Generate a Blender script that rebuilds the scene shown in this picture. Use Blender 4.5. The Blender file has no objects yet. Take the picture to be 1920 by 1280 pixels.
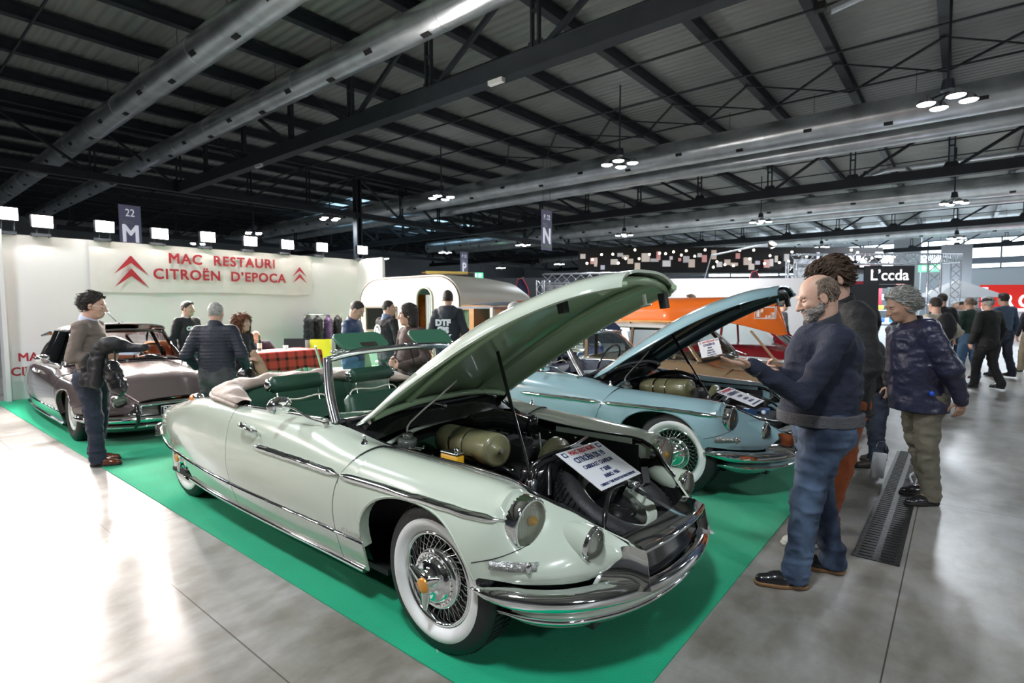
import bpy, math, random
import numpy as np
from mathutils import Matrix, Vector
random.seed(5)
rng = np.random.default_rng(5)
SC = bpy.context.scene
COL = SC.collection
pi = math.pi

# ------------------------------------------------------------------ camera
fpx = 1024.0
A_ = Vector((842, 69, -fpx)).normalized()
B_ = Vector((-1250, 58, -fpx)).normalized()
Z_ = A_.cross(B_).normalized()
B_ = Z_.cross(A_)
cam_d = bpy.data.cameras.new('camera')
cam = bpy.data.objects.new('camera', cam_d)
COL.objects.link(cam)
# rows of R are the world axes written in camera coordinates
R_ = Matrix((A_, B_, Z_))
M4 = R_.to_4x4()
M4.translation = Vector((0, 0, 1.54))
cam.matrix_world = M4
cam_d.sensor_width = 36.0
cam_d.lens = 36.0 * fpx / 1920.0
cam_d.clip_end = 400
cam_d.dof.use_dof = True
cam_d.dof.focus_distance = 3.0
cam_d.dof.aperture_fstop = 3.2
SC.camera = cam

# ------------------------------------------------------------------ view, world
SC.view_settings.view_transform = 'Standard'
SC.view_settings.look = 'None'
SC.view_settings.exposure = 0.0
SC.view_settings.gamma = 1.0
SC.view_settings.use_curve_mapping = False
W_ = bpy.data.worlds.new('hall_air')
SC.world = W_
W_.use_nodes = True
W_.node_tree.nodes['Background'].inputs[0].default_value = (0.50, 0.62, 0.80, 1)
W_.node_tree.nodes['Background'].inputs[1].default_value = 0.10

LAMP_X = [-0.9, 17.8, 35.6, 54.3]
LAMP_Y = [-17.8, -8.7, 0.45, 9.6, 18.8, 28.0, 37.2, 46.4]
def light(kind, name, loc, energy, color, size=0.3, target=None, spot=None, blend=0.6):
    d = bpy.data.lights.new(name, kind)
    d.energy = energy
    d.color = color
    if kind == 'AREA':
        d.size = size
    else:
        d.shadow_soft_size = size
    if spot:
        d.spot_size = spot
        d.spot_blend = blend
    o = bpy.data.objects.new(name, d)
    COL.objects.link(o)
    o.location = loc
    if target is not None:
        o.rotation_euler = (Vector(target) - Vector(loc)).to_track_quat('-Z', 'Y').to_euler()
    return o
for X in LAMP_X[:3]:
    for Y in LAMP_Y[:7]:
        if X > 20 and Y > 25: continue
        e = (820 if X < 20 else 2300) if X > 0 else 900
        light('SPOT', 'hall_lamp_light', (X, Y, 6.45), e, (0.86, 0.93, 1.0), 0.35, (X, Y, 0), 2.95, 0.35)
for Y in LAMP_Y[:5]:
    light('SPOT', 'hall_lamp_light', (54.3, Y, 6.45), 4200, (0.72, 0.87, 1.0), 0.5, (54.3, Y, 0), 2.6, 0.5)
# stand floodlights on top of the white wall: same places as the lamp bodies built later
FLOODS = [(1.76, 3.12, 800), (2.21, 3.04, 800), (3.09, 3.05, 800), (3.98, 3.01, 700), (4.86, 3.03, 650), (5.74, 3.02, 600), (6.60, 3.02, 550), (7.49, 3.03, 500), (8.66, 3.05, 400)]
for x, z, e in FLOODS:
    light('SPOT', 'flood_light', (x, 12.05, z), e, (1.0, 0.90, 0.84), 0.12, (x * 0.8 - 0.3, 4.5, 0.2), 2.3, 0.7)
for y, e in ((9.2, 330), (6.2, 330)):  # added unseen floods off to the left, lighting the car side and floor
    light('SPOT', 'flood_light', (-1.9, y, 3.3), e, (1.0, 0.91, 0.86), 0.15, (2.4, y - 1.6, 0.4), 1.9, 0.7)
# light coming in through the high window band of the far hall wall
lw = light('AREA', 'window_daylight', (76.0, 4.0, 7.4), 5200, (0.72, 0.87, 1.0), 2.0, (60.0, 4.0, 4.0))
lw.data.shape = 'RECTANGLE'; lw.data.size = 34.0; lw.data.size_y = 2.0

# ------------------------------------------------------------------ materials
_M = {}
def mat(name, col=(0.5, 0.5, 0.5), rough=0.5, metal=0.0, coat=0.0, emit=None, es=0.0, bump=None, var=None, alpha=None, spec=None, sheen=0.0, coatr=0.04):
    """Procedural Principled material; bump=(scale,strength[,detail]); var=(scale,amount) noise colour variation."""
    if name in _M: return _M[name]
    m = bpy.data.materials.new(name)
    m.use_nodes = True
    nt = m.node_tree
    b = nt.nodes['Principled BSDF']
    c = (col[0], col[1], col[2], 1)
    b.inputs['Base Color'].default_value = c
    b.inputs['Roughness'].default_value = rough
    b.inputs['Metallic'].default_value = metal
    if coat:
        b.inputs['Coat Weight'].default_value = coat
        b.inputs['Coat Roughness'].default_value = coatr
    if spec is not None: b.inputs['Specular IOR Level'].default_value = spec
    if sheen: b.inputs['Sheen Weight'].default_value = sheen
    if emit:
        b.inputs['Emission Color'].default_value = (emit[0], emit[1], emit[2], 1)
        b.inputs['Emission Strength'].default_value = es
    if bump or var:
        tc = nt.nodes.new('ShaderNodeTexCoord')
    if var:
        n = nt.nodes.new('ShaderNodeTexNoise')
        n.inputs['Scale'].default_value = var[0]
        n.inputs['Detail'].default_value = 5
        nt.links.new(tc.outputs['Object'], n.inputs['Vector'])
        r = nt.nodes.new('ShaderNodeValToRGB')
        a = var[1]
        r.color_ramp.elements[0].position = 0.3
        r.color_ramp.elements[1].position = 0.7
        r.color_ramp.elements[0].color = (col[0]*(1-a), col[1]*(1-a), col[2]*(1-a), 1)
        r.color_ramp.elements[1].color = (min(1, col[0]*(1+a)), min(1, col[1]*(1+a)), min(1, col[2]*(1+a)), 1)
        nt.links.new(n.outputs['Fac'], r.inputs['Fac'])
        nt.links.new(r.outputs['Color'], b.inputs['Base Color'])
    if bump:
        n2 = nt.nodes.new('ShaderNodeTexNoise')
        n2.inputs['Scale'].default_value = bump[0]
        n2.inputs['Detail'].default_value = bump[2] if len(bump) > 2 else 3
        nt.links.new(tc.outputs['Object'], n2.inputs['Vector'])
        bp = nt.nodes.new('ShaderNodeBump')
        bp.inputs['Strength'].default_value = bump[1]
        bp.inputs['Distance'].default_value = 0.02
        nt.links.new(n2.outputs['Fac'], bp.inputs['Height'])
        nt.links.new(bp.outputs['Normal'], b.inputs['Normal'])
    _M[name] = m
    return m
def glassmat(name='clear_glass', tint=(0.86, 0.92, 0.92), ior=1.5):
    if name in _M: return _M[name]
    m = bpy.data.materials.new(name); m.use_nodes = True
    nt = m.node_tree; nt.nodes.clear()
    out = nt.nodes.new('ShaderNodeOutputMaterial')
    tr = nt.nodes.new('ShaderNodeBsdfTransparent'); tr.inputs[0].default_value = (*tint, 1)
    gl = nt.nodes.new('ShaderNodeBsdfGlossy'); gl.inputs['Roughness'].default_value = 0.02
    fr = nt.nodes.new('ShaderNodeFresnel'); fr.inputs[0].default_value = ior
    mx = nt.nodes.new('ShaderNodeMixShader')
    nt.links.new(fr.outputs[0], mx.inputs[0]); nt.links.new(tr.outputs[0], mx.inputs[1]); nt.links.new(gl.outputs[0], mx.inputs[2])
    nt.links.new(mx.outputs[0], out.inputs[0])
    _M[name] = m
    return m
def strands(o_parent, name, m, base, n_, seed, dirf, L=.05, r=.0035, jit=.35):
    """locks of hair as tapered strips; base(i)->(point, normal), dirf(point, normal)->combing direction"""
    rr = random.Random(seed); mb = MB()
    for i in range(n_):
        q = base(rr)
        if q is None: continue
        p, nn = q; d = dirf(p, nn); d = d - nn*(d@nn)*.7; d = d/np.linalg.norm(d)
        j = np.array([rr.uniform(-1,1) for _ in range(3)])*jit; d = d+j; d = d/np.linalg.norm(d); l = L*rr.uniform(.6,1.25)
        c = np.cross(nn, d)*rr.uniform(-.5,.5)
        pts = [p - nn*.006, p + d*l*.35 + nn*l*.10, p + d*l*.7 + nn*l*.08 + c*l*.25, p + d*l + c*l*.6]
        mb.tube([tuple(x) for x in pts], [r, r*1.1, r*.8, r*.15], 4, caps=False)
    return mb.build(name, m, o_parent)
def emat(name, col, s):
    return mat(name, (0.8, 0.8, 0.8), 0.5, emit=col, es=s)

# ------------------------------------------------------------------ mesh helpers
class MB:
    """collects geometry and links it as ONE mesh object"""
    def __init__(s): s.v = []; s.f = []; s.m = []; s.sm = []; s.cm = 0; s.cs = True; s.T = None
    def add(s, V, F, smooth=None):
        b = len(s.v)
        if s.T is not None: V = [tuple(s.T @ Vector(p)) for p in V]
        s.v.extend([tuple(map(float, p)) for p in V])
        for f in F:
            s.f.append([b + i for i in f]); s.m.append(s.cm); s.sm.append(s.cs if smooth is None else smooth)
        return s
    def box(s, c, d, rz=0.0, mtx=None):
        x, y, z = d[0]/2, d[1]/2, d[2]/2
        P = [(-x,-y,-z),(x,-y,-z),(x,y,-z),(-x,y,-z),(-x,-y,z),(x,-y,z),(x,y,z),(-x,y,z)]
        R = mtx if mtx is not None else Matrix.Rotation(rz, 3, 'Z')
        P = [R @ Vector(p) + Vector(c) for p in P]
        return s.add(P, [(0,3,2,1),(4,5,6,7),(0,1,5,4),(1,2,6,5),(2,3,7,6),(3,0,4,7)], False)
    def rbox(s, c, d, r=0.01, rz=0.0, mtx=None, n=3):
        """box with rounded vertical edges and a small top chamfer"""
        x, y, z = d[0]/2, d[1]/2, d[2]/2
        r = min(r, x*0.98, y*0.98)
        ch = min(r*0.6, z*0.5)
        R = mtx if mtx is not None else Matrix.Rotation(rz, 3, 'Z')
        def ring(zz, ins):
            o = []
            for q, (sx, sy) in enumerate(((1,1),(-1,1),(-1,-1),(1,-1))):
                for i in range(n+1):
                    a = (q + i/n) * pi/2
                    o.append(R @ Vector(((x-r)*sx + (r-ins)*math.cos(a), (y-r)*sy + (r-ins)*math.sin(a), zz)) + Vector(c))
            return o
        rings = [ring(-z, ch), ring(-z+ch, 0), ring(z-ch, 0), ring(z, ch)]
        N = len(rings[0]); V = [p for g in rings for p in g]; F = []
        for k in range(3):
            for i in range(N):
                j = (i+1) % N
                F.append((k*N+i, k*N+j, (k+1)*N+j, (k+1)*N+i))
        s.add(V, F)
        return s.add(rings[0][::-1] + rings[3], [tuple(range(N)), tuple(range(N, 2*N))], False)
    def cyl(s, a, b, r, r2=None, n=12, caps=True):
        a = Vector(a); b = Vector(b); r2 = r if r2 is None else r2
        d = (b-a)
        if d.length < 1e-7: return s
        q = d.to_track_quat('Z', 'Y').to_matrix()
        V = []
        for (p, rr) in ((a, r), (b, r2)):
            for i in range(n):
                t = 2*pi*i/n
                V.append(q @ Vector((rr*math.cos(t), rr*math.sin(t), 0)) + p)
        s.add(V, [(i, (i+1)%n, n+(i+1)%n, n+i) for i in range(n)])
        if caps: s.add(V, [tuple(range(n))[::-1], tuple(range(n, 2*n))], False)
        return s
    def bar(s, a, b, w, h=None, up=(0,0,1)):
        """rectangular bar from a to b, w across, h in the 'up' direction"""
        a = Vector(a); b = Vector(b); h = w if h is None else h
        d = (b-a); L = d.length
        if L < 1e-7: return s
        z = d.normalized(); u = Vector(up)
        if abs(z.dot(u)) > 0.99: u = Vector((1,0,0))
        x = z.cross(u).normalized(); y = x.cross(z).normalized()
        P = []
        for p in (a, b):
            for sx, sy in ((-1,-1),(1,-1),(1,1),(-1,1)):
                P.append(p + x*sx*w/2 + y*sy*h/2)
        return s.add(P, [(0,1,2,3)[::-1],(4,5,6,7),(0,1,5,4),(1,2,6,5),(2,3,7,6),(3,0,4,7)], False)
    def tube(s, pts, r, n=8, closed=False, caps=True):
        pts = [Vector(p) for p in pts]; N = len(pts)
        rr = r if hasattr(r, '__len__') else [r]*N
        V = []; prev = None
        for i, p in enumerate(pts):
            t = (pts[(i+1)%N] - pts[i-1]) if closed else (pts[min(i+1,N-1)] - pts[max(i-1,0)])
            t.normalize()
            if prev is None:
                u = Vector((0,0,1)) if abs(t.z) < 0.9 else Vector((1,0,0))
                x = t.cross(u).normalized()
            else:
                x = (prev - t*prev.dot(t)).normalized()
            prev = x; y = t.cross(x)
            for k in range(n):
                a = 2*pi*k/n
                V.append(p + (x*math.cos(a) + y*math.sin(a))*rr[i])
        F = []
        for i in range(N if closed else N-1):
            j = (i+1) % N
            for k in range(n):
                l = (k+1) % n
                F.append((i*n+k, i*n+l, j*n+l, j*n+k))
        s.add(V, F)
        if caps and not closed: s.add([V[k] for k in range(n)] + [V[(N-1)*n+k] for k in range(n)], [tuple(range(n))[::-1], tuple(range(n, 2*n))], False)
        return s
    def lathe(s, prof, c=(0,0,0), axis=(0,0,1), n=32, arc=(0, 2*pi)):
        """prof: list of (radius, height along axis)"""
        q = Vector(axis).to_track_quat('Z', 'Y').to_matrix(); c = Vector(c)
        full = abs(arc[1]-arc[0]-2*pi) < 1e-6
        m = n if full else n+1
        V = []
        for (r, h) in prof:
            for i in range(m):
                t = arc[0] + (arc[1]-arc[0])*i/n
                V.append(q @ Vector((r*math.cos(t), r*math.sin(t), h)) + c)
        F = []
        for k in range(len(prof)-1):
            for i in range(n):
                j = (i+1) % m
                F.append((k*m+i, k*m+j, (k+1)*m+j, (k+1)*m+i))
        return s.add(V, F)
    def ball(s, c, r, n=12, m=8):
        if not hasattr(r, '__len__'): r = (r, r, r)
        V = []; F = []
        for i in range(m+1):
            ph = pi*i/m
            for j in range(n):
                t = 2*pi*j/n
                V.append((c[0]+r[0]*math.sin(ph)*math.cos(t), c[1]+r[1]*math.sin(ph)*math.sin(t), c[2]+r[2]*math.cos(ph)))
        for i in range(m):
            for j in range(n):
                k = (j+1) % n
                F.append((i*n+j, (i+1)*n+j, (i+1)*n+k, i*n+k))
        return s.add(V, F)
    def quad(s, a, b, c, d): return s.add([a, b, c, d], [(0,1,2,3)], False)
    def grid(s, G, flip=False, closeu=False, closev=False):
        G = np.asarray(G, float); n, k = G.shape[:2]
        V = G.reshape(-1, 3); F = []
        for i in range(n if closeu else n-1):
            a = (i+1) % n
            for j in range(k if closev else k-1):
                b = (j+1) % k
                q = (i*k+j, a*k+j, a*k+b, i*k+b)
                F.append(q[::-1] if flip else q)
        return s.add(V, F)
    def prism(s, poly, z0, z1, axis='z'):
        """extrude a 2D polygon; axis gives the extrusion axis"""
        n = len(poly)
        def P(p, h):
            return (p[0], p[1], h) if axis == 'z' else ((h, p[0], p[1]) if axis == 'x' else (p[0], h, p[1]))
        V = [P(p, z0) for p in poly] + [P(p, z1) for p in poly]
        return s.add(V, [tuple(range(n))[::-1], tuple(range(n, 2*n))] + [(i, (i+1)%n, n+(i+1)%n, n+i) for i in range(n)], False)
    def build(s, name, mats, parent=None, mods=None, sharp=40):
        me = bpy.data.meshes.new(name)
        me.from_pydata(s.v, [], s.f)
        if not isinstance(mats, (list, tuple)): mats = [mats]
        for m in mats: me.materials.append(m)
        me.polygons.foreach_set('material_index', s.m)
        me.polygons.foreach_set('use_smooth', s.sm)
        me.validate()
        o = bpy.data.objects.new(name, me)
        COL.objects.link(o)
        if parent is not None: o.parent = parent
        if mods: mods(o)
        return o
def solid(t=0.01, off=-1.0):
    def f(o):
        m = o.modifiers.new('thickness', 'SOLIDIFY'); m.thickness = t; m.offset = off
        m = o.modifiers.new('crisp_edges', 'EDGE_SPLIT'); m.split_angle = 0.8
    return f
def bevel(w=0.004, seg=2):
    def f(o):
        m = o.modifiers.new('bevel', 'BEVEL'); m.width = w; m.segments = seg; m.limit_method = 'ANGLE'; m.angle_limit = 0.6
    return f
def thing(name, label, cat, loc=(0,0,0), rz=0.0, group=None):
    o = bpy.data.objects.new(name, None)
    o.empty_display_size = 0.1
    COL.objects.link(o); o.location = loc; o.rotation_euler = (0, 0, rz)
    o['label'] = label; o['category'] = cat
    if group: o['group'] = group
    return o
def tag(o, label, cat, group=None):
    o['label'] = label; o['category'] = cat
    if group: o['group'] = group
    return o
def struct(o): o['kind'] = 'structure'; return o
def kids(o): return [c for c in bpy.data.objects if c.parent == o]
def copy_tree(o, parent=None, ch=None):
    if ch is None:
        ch = {}
        for c in bpy.data.objects:
            if c.parent: ch.setdefault(c.parent.name, []).append(c)
    c = o.copy(); COL.objects.link(c)
    if parent is not None: c.parent = parent
    for k in ch.get(o.name, []): copy_tree(k, c, ch)
    return c
FONT = {}
def text(name, s, loc, size, m, rot=(pi/2, 0, 0), parent=None, ext=0.002, align='CENTER', width=1.0, bold=0.0, shear=0.0, space=1.0, fat=0.0):
    """writing as real raised lettering, turned into a mesh"""
    cu = bpy.data.curves.new(name, 'FONT')
    cu.body = s; cu.size = size; cu.extrude = ext; cu.align_x = align; cu.align_y = 'CENTER'; cu.offset = bold
    cu.shear = shear; cu.space_character = space; cu.resolution_u = 3
    t = bpy.data.objects.new(name, cu)
    COL.objects.link(t)
    dg = bpy.context.evaluated_depsgraph_get()
    me = bpy.data.meshes.new_from_object(t.evaluated_get(dg))
    bpy.data.objects.remove(t); bpy.data.curves.remove(cu)
    for v in me.vertices: v.co.x *= width
    if fat:
        V0 = [tuple(v.co) for v in me.vertices]; F0 = [tuple(p.vertices) for p in me.polygons]; n0 = len(V0); VV = []; FF = []
        for q, (dx, dy) in enumerate(((-fat,-fat),(fat,-fat),(fat,fat),(-fat,fat),(-fat,0),(fat,0))):
            VV += [(x+dx, y+dy, z+.00002*q) for x, y, z in V0]; FF += [tuple(i+q*n0 for i in f) for f in F0]
        bpy.data.meshes.remove(me); me = bpy.data.meshes.new(name); me.from_pydata(VV, [], FF)
    me.materials.clear(); me.materials.append(m)
    o = bpy.data.objects.new(name, me)
    COL.objects.link(o); o.location = loc; o.rotation_euler = rot
    if parent is not None: o.parent = parent
    return o
def hermite(t, P, q):
    """smooth interpolation of control values P (n,...) given at t, at queries q"""
    t = np.asarray(t, float); P = np.asarray(P, float); q = np.atleast_1d(np.asarray(q, float))
    n = len(t)
    d = (P[1:] - P[:-1]) / (t[1:] - t[:-1]).reshape((-1,) + (1,)*(P.ndim-1))
    T = np.zeros_like(P); T[0] = d[0]; T[-1] = d[-1]
    h = t[1:] - t[:-1]
    for i in range(1, n-1):
        T[i] = (d[i-1]*h[i] + d[i]*h[i-1]) / (h[i-1] + h[i])
    i = np.clip(np.searchsorted(t, q, side='right') - 1, 0, n-2)
    u = ((q - t[i]) / h[i]); sh = (-1,) + (1,)*(P.ndim-1)
    u = u.reshape(sh); hh = h[i].reshape(sh)
    return ((2*u**3-3*u**2+1)*P[i] + (u**3-2*u**2+u)*hh*T[i] + (-2*u**3+3*u**2)*P[i+1] + (u**3-u**2)*hh*T[i+1])
def curve(P, n):
    P = np.asarray(P, float)
    t = np.concatenate([[0], np.cumsum(np.linalg.norm(np.diff(P, axis=0), axis=1))])
    return hermite(t, P, np.linspace(0, t[-1], n))
def loft(S, nu, nv):
    """S (n,k,3) control sections -> dense (nu,nv,3)"""
    S = np.asarray(S, float)
    A = np.array([curve(s, nv) for s in S])
    t = np.concatenate([[0], np.cumsum(np.linalg.norm(np.diff(A.mean(axis=1), axis=0), axis=1))])
    return hermite(t, A, np.linspace(0, t[-1], nu))
def mir(G): G = np.array(G, float); G[..., 1] *= -1; return G
def raw_mesh(name, V, Q, m, parent=None):
    me = bpy.data.meshes.new(name)
    V = np.asarray(V, np.float32); Q = np.asarray(Q, np.int32)
    me.vertices.add(len(V)); me.vertices.foreach_set('co', V.ravel())
    me.loops.add(Q.size); me.loops.foreach_set('vertex_index', Q.ravel())
    me.polygons.add(len(Q)); me.polygons.foreach_set('loop_start', np.arange(0, Q.size, 4, dtype=np.int32))
    me.update(calc_edges=True)
    me.polygons.foreach_set('use_smooth', np.ones(len(Q), bool))
    me.materials.append(m)
    me.validate()
    o = bpy.data.objects.new(name, me); COL.objects.link(o)
    if parent is not None: o.parent = parent
    return o
# ================================================================== hall
def concrete(name='polished_concrete'):
    m = bpy.data.materials.new(name); m.use_nodes = True
    nt = m.node_tree; b = nt.nodes['Principled BSDF']; N = nt.nodes.new; L = nt.links.new
    tc = N('ShaderNodeTexCoord')
    n1 = N('ShaderNodeTexNoise'); n1.inputs['Scale'].default_value = 0.8; n1.inputs['Detail'].default_value = 9; n1.inputs['Roughness'].default_value = 0.65
    n2 = N('ShaderNodeTexNoise'); n2.inputs['Scale'].default_value = 3.4; n2.inputs['Detail'].default_value = 8; n2.inputs['Distortion'].default_value = .25
    mp = N('ShaderNodeMapping'); mp.inputs['Scale'].default_value = (1.0, 2.2, 1)
    L(tc.outputs['Object'], n1.inputs['Vector']); L(tc.outputs['Object'], mp.inputs['Vector']); L(mp.outputs[0], n2.inputs['Vector'])
    r = N('ShaderNodeValToRGB'); r.color_ramp.elements[0].position = .36; r.color_ramp.elements[1].position = .58
    r.color_ramp.elements[0].color = (.20, .185, .155, 1); r.color_ramp.elements[1].color = (.40, .39, .37, 1)
    L(n1.outputs['Fac'], r.inputs['Fac'])
    r2 = N('ShaderNodeValToRGB'); r2.color_ramp.elements[0].position = .36; r2.color_ramp.elements[1].position = .60
    r2.color_ramp.elements[0].color = (.70, .67, .61, 1); r2.color_ramp.elements[1].color = (1, 1, 1, 1)
    L(n2.outputs['Fac'], r2.inputs['Fac'])
    mx = N('ShaderNodeMix'); mx.data_type = 'RGBA'; mx.blend_type = 'MULTIPLY'; mx.inputs[0].default_value = .8
    L(r.outputs[0], mx.inputs[6]); L(r2.outputs[0], mx.inputs[7])
    # saw-cut joints
    bk = N('ShaderNodeTexBrick'); bk.inputs['Scale'].default_value = 1.0; bk.offset = 0; bk.squash = 1
    bk.inputs['Brick Width'].default_value = 4.23; bk.inputs['Row Height'].default_value = 4.23
    bk.inputs['Mortar Size'].default_value = .004; bk.inputs['Mortar Smooth'].default_value = .3
    bk.inputs['Color1'].default_value = (1,1,1,1); bk.inputs['Color2'].default_value = (.93,.93,.93,1); bk.inputs['Mortar'].default_value = (.28,.26,.24,1)
    mp2 = N('ShaderNodeMapping'); mp2.inputs['Location'].default_value = (-1.08, -.20, 0)
    L(tc.outputs['Object'], mp2.inputs['Vector']); L(mp2.outputs[0], bk.inputs['Vector'])
    m2 = N('ShaderNodeMix'); m2.data_type = 'RGBA'; m2.blend_type = 'MULTIPLY'; m2.inputs[0].default_value = 1
    L(mx.outputs[2], m2.inputs[6]); L(bk.outputs['Color'], m2.inputs[7]); L(m2.outputs[2], b.inputs['Base Color'])
    rr = N('ShaderNodeMapRange'); rr.inputs['To Min'].default_value = .22; rr.inputs['To Max'].default_value = .44
    L(n2.outputs['Fac'], rr.inputs['Value']); L(rr.outputs[0], b.inputs['Roughness'])
    bp = N('ShaderNodeBump'); bp.inputs['Strength'].default_value = .03; bp.inputs['Distance'].default_value = .01
    L(n1.outputs['Fac'], bp.inputs['Height']); L(bp.outputs[0], b.inputs['Normal'])
    return m
def corrugated(name, c0, c1, axis, period):
    """profiled steel deck seen from below: real ribs are modelled near, this shades them"""
    m = bpy.data.materials.new(name); m.use_nodes = True
    nt = m.node_tree; b = nt.nodes['Principled BSDF']; N = nt.nodes.new; L = nt.links.new
    tc = N('ShaderNodeTexCoord'); w = N('ShaderNodeTexWave'); w.wave_type = 'BANDS'; w.bands_direction = axis; w.wave_profile = 'SIN'
    w.inputs['Scale'].default_value = 0.314/period; w.inputs['Distortion'].default_value = 0
    L(tc.outputs['Object'], w.inputs['Vector'])
    bp = N('ShaderNodeBump'); bp.inputs['Strength'].default_value = 1.0; bp.inputs['Distance'].default_value = .06
    L(w.outputs['Fac'], bp.inputs['Height']); L(bp.outputs[0], b.inputs['Normal'])
    n = N('ShaderNodeTexNoise'); n.inputs['Scale'].default_value = .35; L(tc.outputs['Object'], n.inputs['Vector'])
    r = N('ShaderNodeValToRGB'); r.color_ramp.elements[0].color = (*c0, 1); r.color_ramp.elements[1].color = (*c1, 1); r.color_ramp.elements[0].position = .35; r.color_ramp.elements[1].position = .65
    L(n.outputs['Fac'], r.inputs['Fac']); L(r.outputs[0], b.inputs['Base Color']); b.inputs['Roughness'].default_value = .55
    return m
FLOOR = concrete()
DECK = corrugated('steel_deck', (.27,.285,.27), (.36,.37,.35), 'X', 0.30)
STEEL = mat('dark_blue_steel', (.022,.027,.036), .5, var=(2, .2))
DUCT = mat('galvanised_duct', (.74,.78,.82), .28, .85, bump=(7,.12,3), var=(1.5,.18))
WALLP = mat('hall_wall_paint', (.33,.35,.38), .8, var=(.4,.08))
WHITEP = mat('stand_wall_white', (.80,.78,.76), .6, var=(1.2,.02))
EMW = emat('lamp_glow', (.88,.95,1.0), 60)
EMF = emat('flood_glow', (1.0,.93,.88), 260)

m = MB(); m.quad((-25,-40,0),(78,-40,0),(78,61,0),(-25,61,0)); fl = m.build('floor', FLOOR); struct(fl)
ZR = 9.35
m = MB()
# ribbed roof deck
m.box((26.5,10.5,ZR+.06), (103,101,.1)); ce = m.build('ceiling', DECK); struct(ce)
m = MB(); m.box((26.5,61,4.7), (103,.2,9.4)); struct(m.build('wall_back', WALLP))
m = MB(); m.box((-25,10.5,4.7), (.2,101,9.4)); struct(m.build('wall_left', WALLP))
m = MB(); m.box((26.5,-40,4.7), (103,.2,9.4)); struct(m.build('wall_near', WALLP))
# far wall with its high window band
m = MB(); m.box((78,10.5,2.7), (.3,101,5.4)); m.box((78,10.5,9.05), (.3,101,.7)); m.box((78,45,7.3), (.3,33,2.8)); m.box((78,-36,7.3), (.3,8,2.8)); struct(m.build('wall_right', mat('far_wall_paint', (.72,.76,.82), .8)))
WINE = emat('window_daylight_glow', (.78,.92,1.0), 4.5)
WFR = mat('window_frame_grey', (.25,.28,.32), .4)
y = -31.0
k = 1
while y < 27:
    m = MB(); m.box((78.05, y+1.55, 7.05), (.05, 2.95, 3.2)); w = struct(m.build('window_%d' % k, WINE)); 
    m = MB(); m.box((77.85, y, 7.05), (.15,.16,3.3)); m.box((77.85, y+1.55, 5.45), (.15,3.1,.12)); m.box((77.85, y+1.55, 8.65), (.15,3.1,.12)); m.box((77.85,y+1.55,7.3),(.1,.06,2.7)); f = m.build('window_frame', WFR, w)
    y += 3.1; k += 1
# structural beams ------------------------------------------------------
def purlins():
    """roof beams across the hall, along X"""
    proto = None
    for i, Y in enumerate([-38.39+2.6*k for k in range(38)]):
        if proto is None:
            m = MB(); m.box((0,0,0), (100,.10,.32)); m.box((0,0,-.17), (100,.24,.03)); m.box((0,0,.15), (100,.22,.03))
            proto = m.build('roof_beam', STEEL); proto.location = (27, Y, ZR-.22)
            tag(proto, 'dark steel roof beam running under the corrugated ceiling', 'beam', 'parallel beams under the hall roof'); o = proto
        else:
            o = proto.copy(); COL.objects.link(o); o.location = (27, Y, ZR-.22)
purlins()
def rods():
    proto = None
    for X in [0.5, 3.4, 12.6, 15.6, 18.6, 22.0, 25.2, 31.5, 35, 38.5, 42, 50, 54, 58]:
        if proto is None:
            m = MB(); m.cyl((0,-38,0),(0,60,0),.035,n=6); proto = m.build('sag_rod', STEEL); o = proto
            tag(o, 'thin dark rod crossing the roof beams under the ceiling', 'rod', 'thin rods crossing under the roof beams')
        else: o = proto.copy(); COL.objects.link(o)
        o.location = (X, 0, ZR-.5)
rods()
def wind_braces():
    proto = None
    for Xa in (19.6, 38.3):
        for k in range(12):
            Y = -12.39+2.6*k
            if proto is None:
                m = MB(); m.bar((0,0,0),(2.9,2.6,0),.06,.06); m.bar((2.9,0,0),(0,2.6,0),.04,.04); proto = m.build('wind_brace', STEEL); o = proto
                tag(o, 'crossed dark steel bracing between two roof beams', 'brace', 'crossed braces between the roof beams')
            else: o = proto.copy(); COL.objects.link(o)
            o.location = (Xa, Y, ZR-.45)
wind_braces()
ZC, ZT = 7.0, 9.0
def truss_y(X, y0, y1, label, phase=7.3, step=3.4, dens=1):
    """lattice girder along Y: chords, paired verticals, diagonals are its parts"""
    t = thing('lattice_girder', label, 'girder', (X, 0, 0), 0)
    m = MB(); m.box((0,(y0+y1)/2,ZC-.12), (.34,y1-y0,.40)); m.build('bottom_chord', STEEL, t)
    m = MB(); m.box((0,(y0+y1)/2,ZT), (.30,y1-y0,.26)); m.build('top_chord', STEEL, t)
    k0 = int((y0-phase)/step)
    k = k0; vp = None; dp = None
    while phase + k*step < y1:
        y = phase + k*step
        if y > y0:
            if vp is None:
                m = MB(); m.box((0,-.09,(ZC+ZT)/2), (.10,.05,ZT-ZC)); m.box((0,.09,(ZC+ZT)/2), (.10,.05,ZT-ZC)); m.prism([(-.32,ZC),(.32,ZC),(.18,ZC+.28),(-.18,ZC+.28)], -.02, .02, 'x'); m.box((0,0,ZC+.9),(.1,.2,.06)); m.box((0,0,ZC+1.5),(.1,.2,.06))
                vp = m.build('upright', STEEL, t); o = vp
            else: o = vp.copy(); COL.objects.link(o)
            o.location = (0, y, 0)
            if y + step < y1:
                mid = (y0+y1)/2 if dens == 1 else 13.0
                d = 0 if y < mid else 1
                key = 'd%d' % d
                m = MB()
                if d == 0: m.bar((0,.1,ZT),(0,step-.1,ZC), .09,.12)
                else: m.bar((0,.1,ZC),(0,step-.1,ZT), .09,.12)
                o = m.build('diagonal', STEEL, t); o.location = (0, y, 0)
        k += 1
    return t
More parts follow.
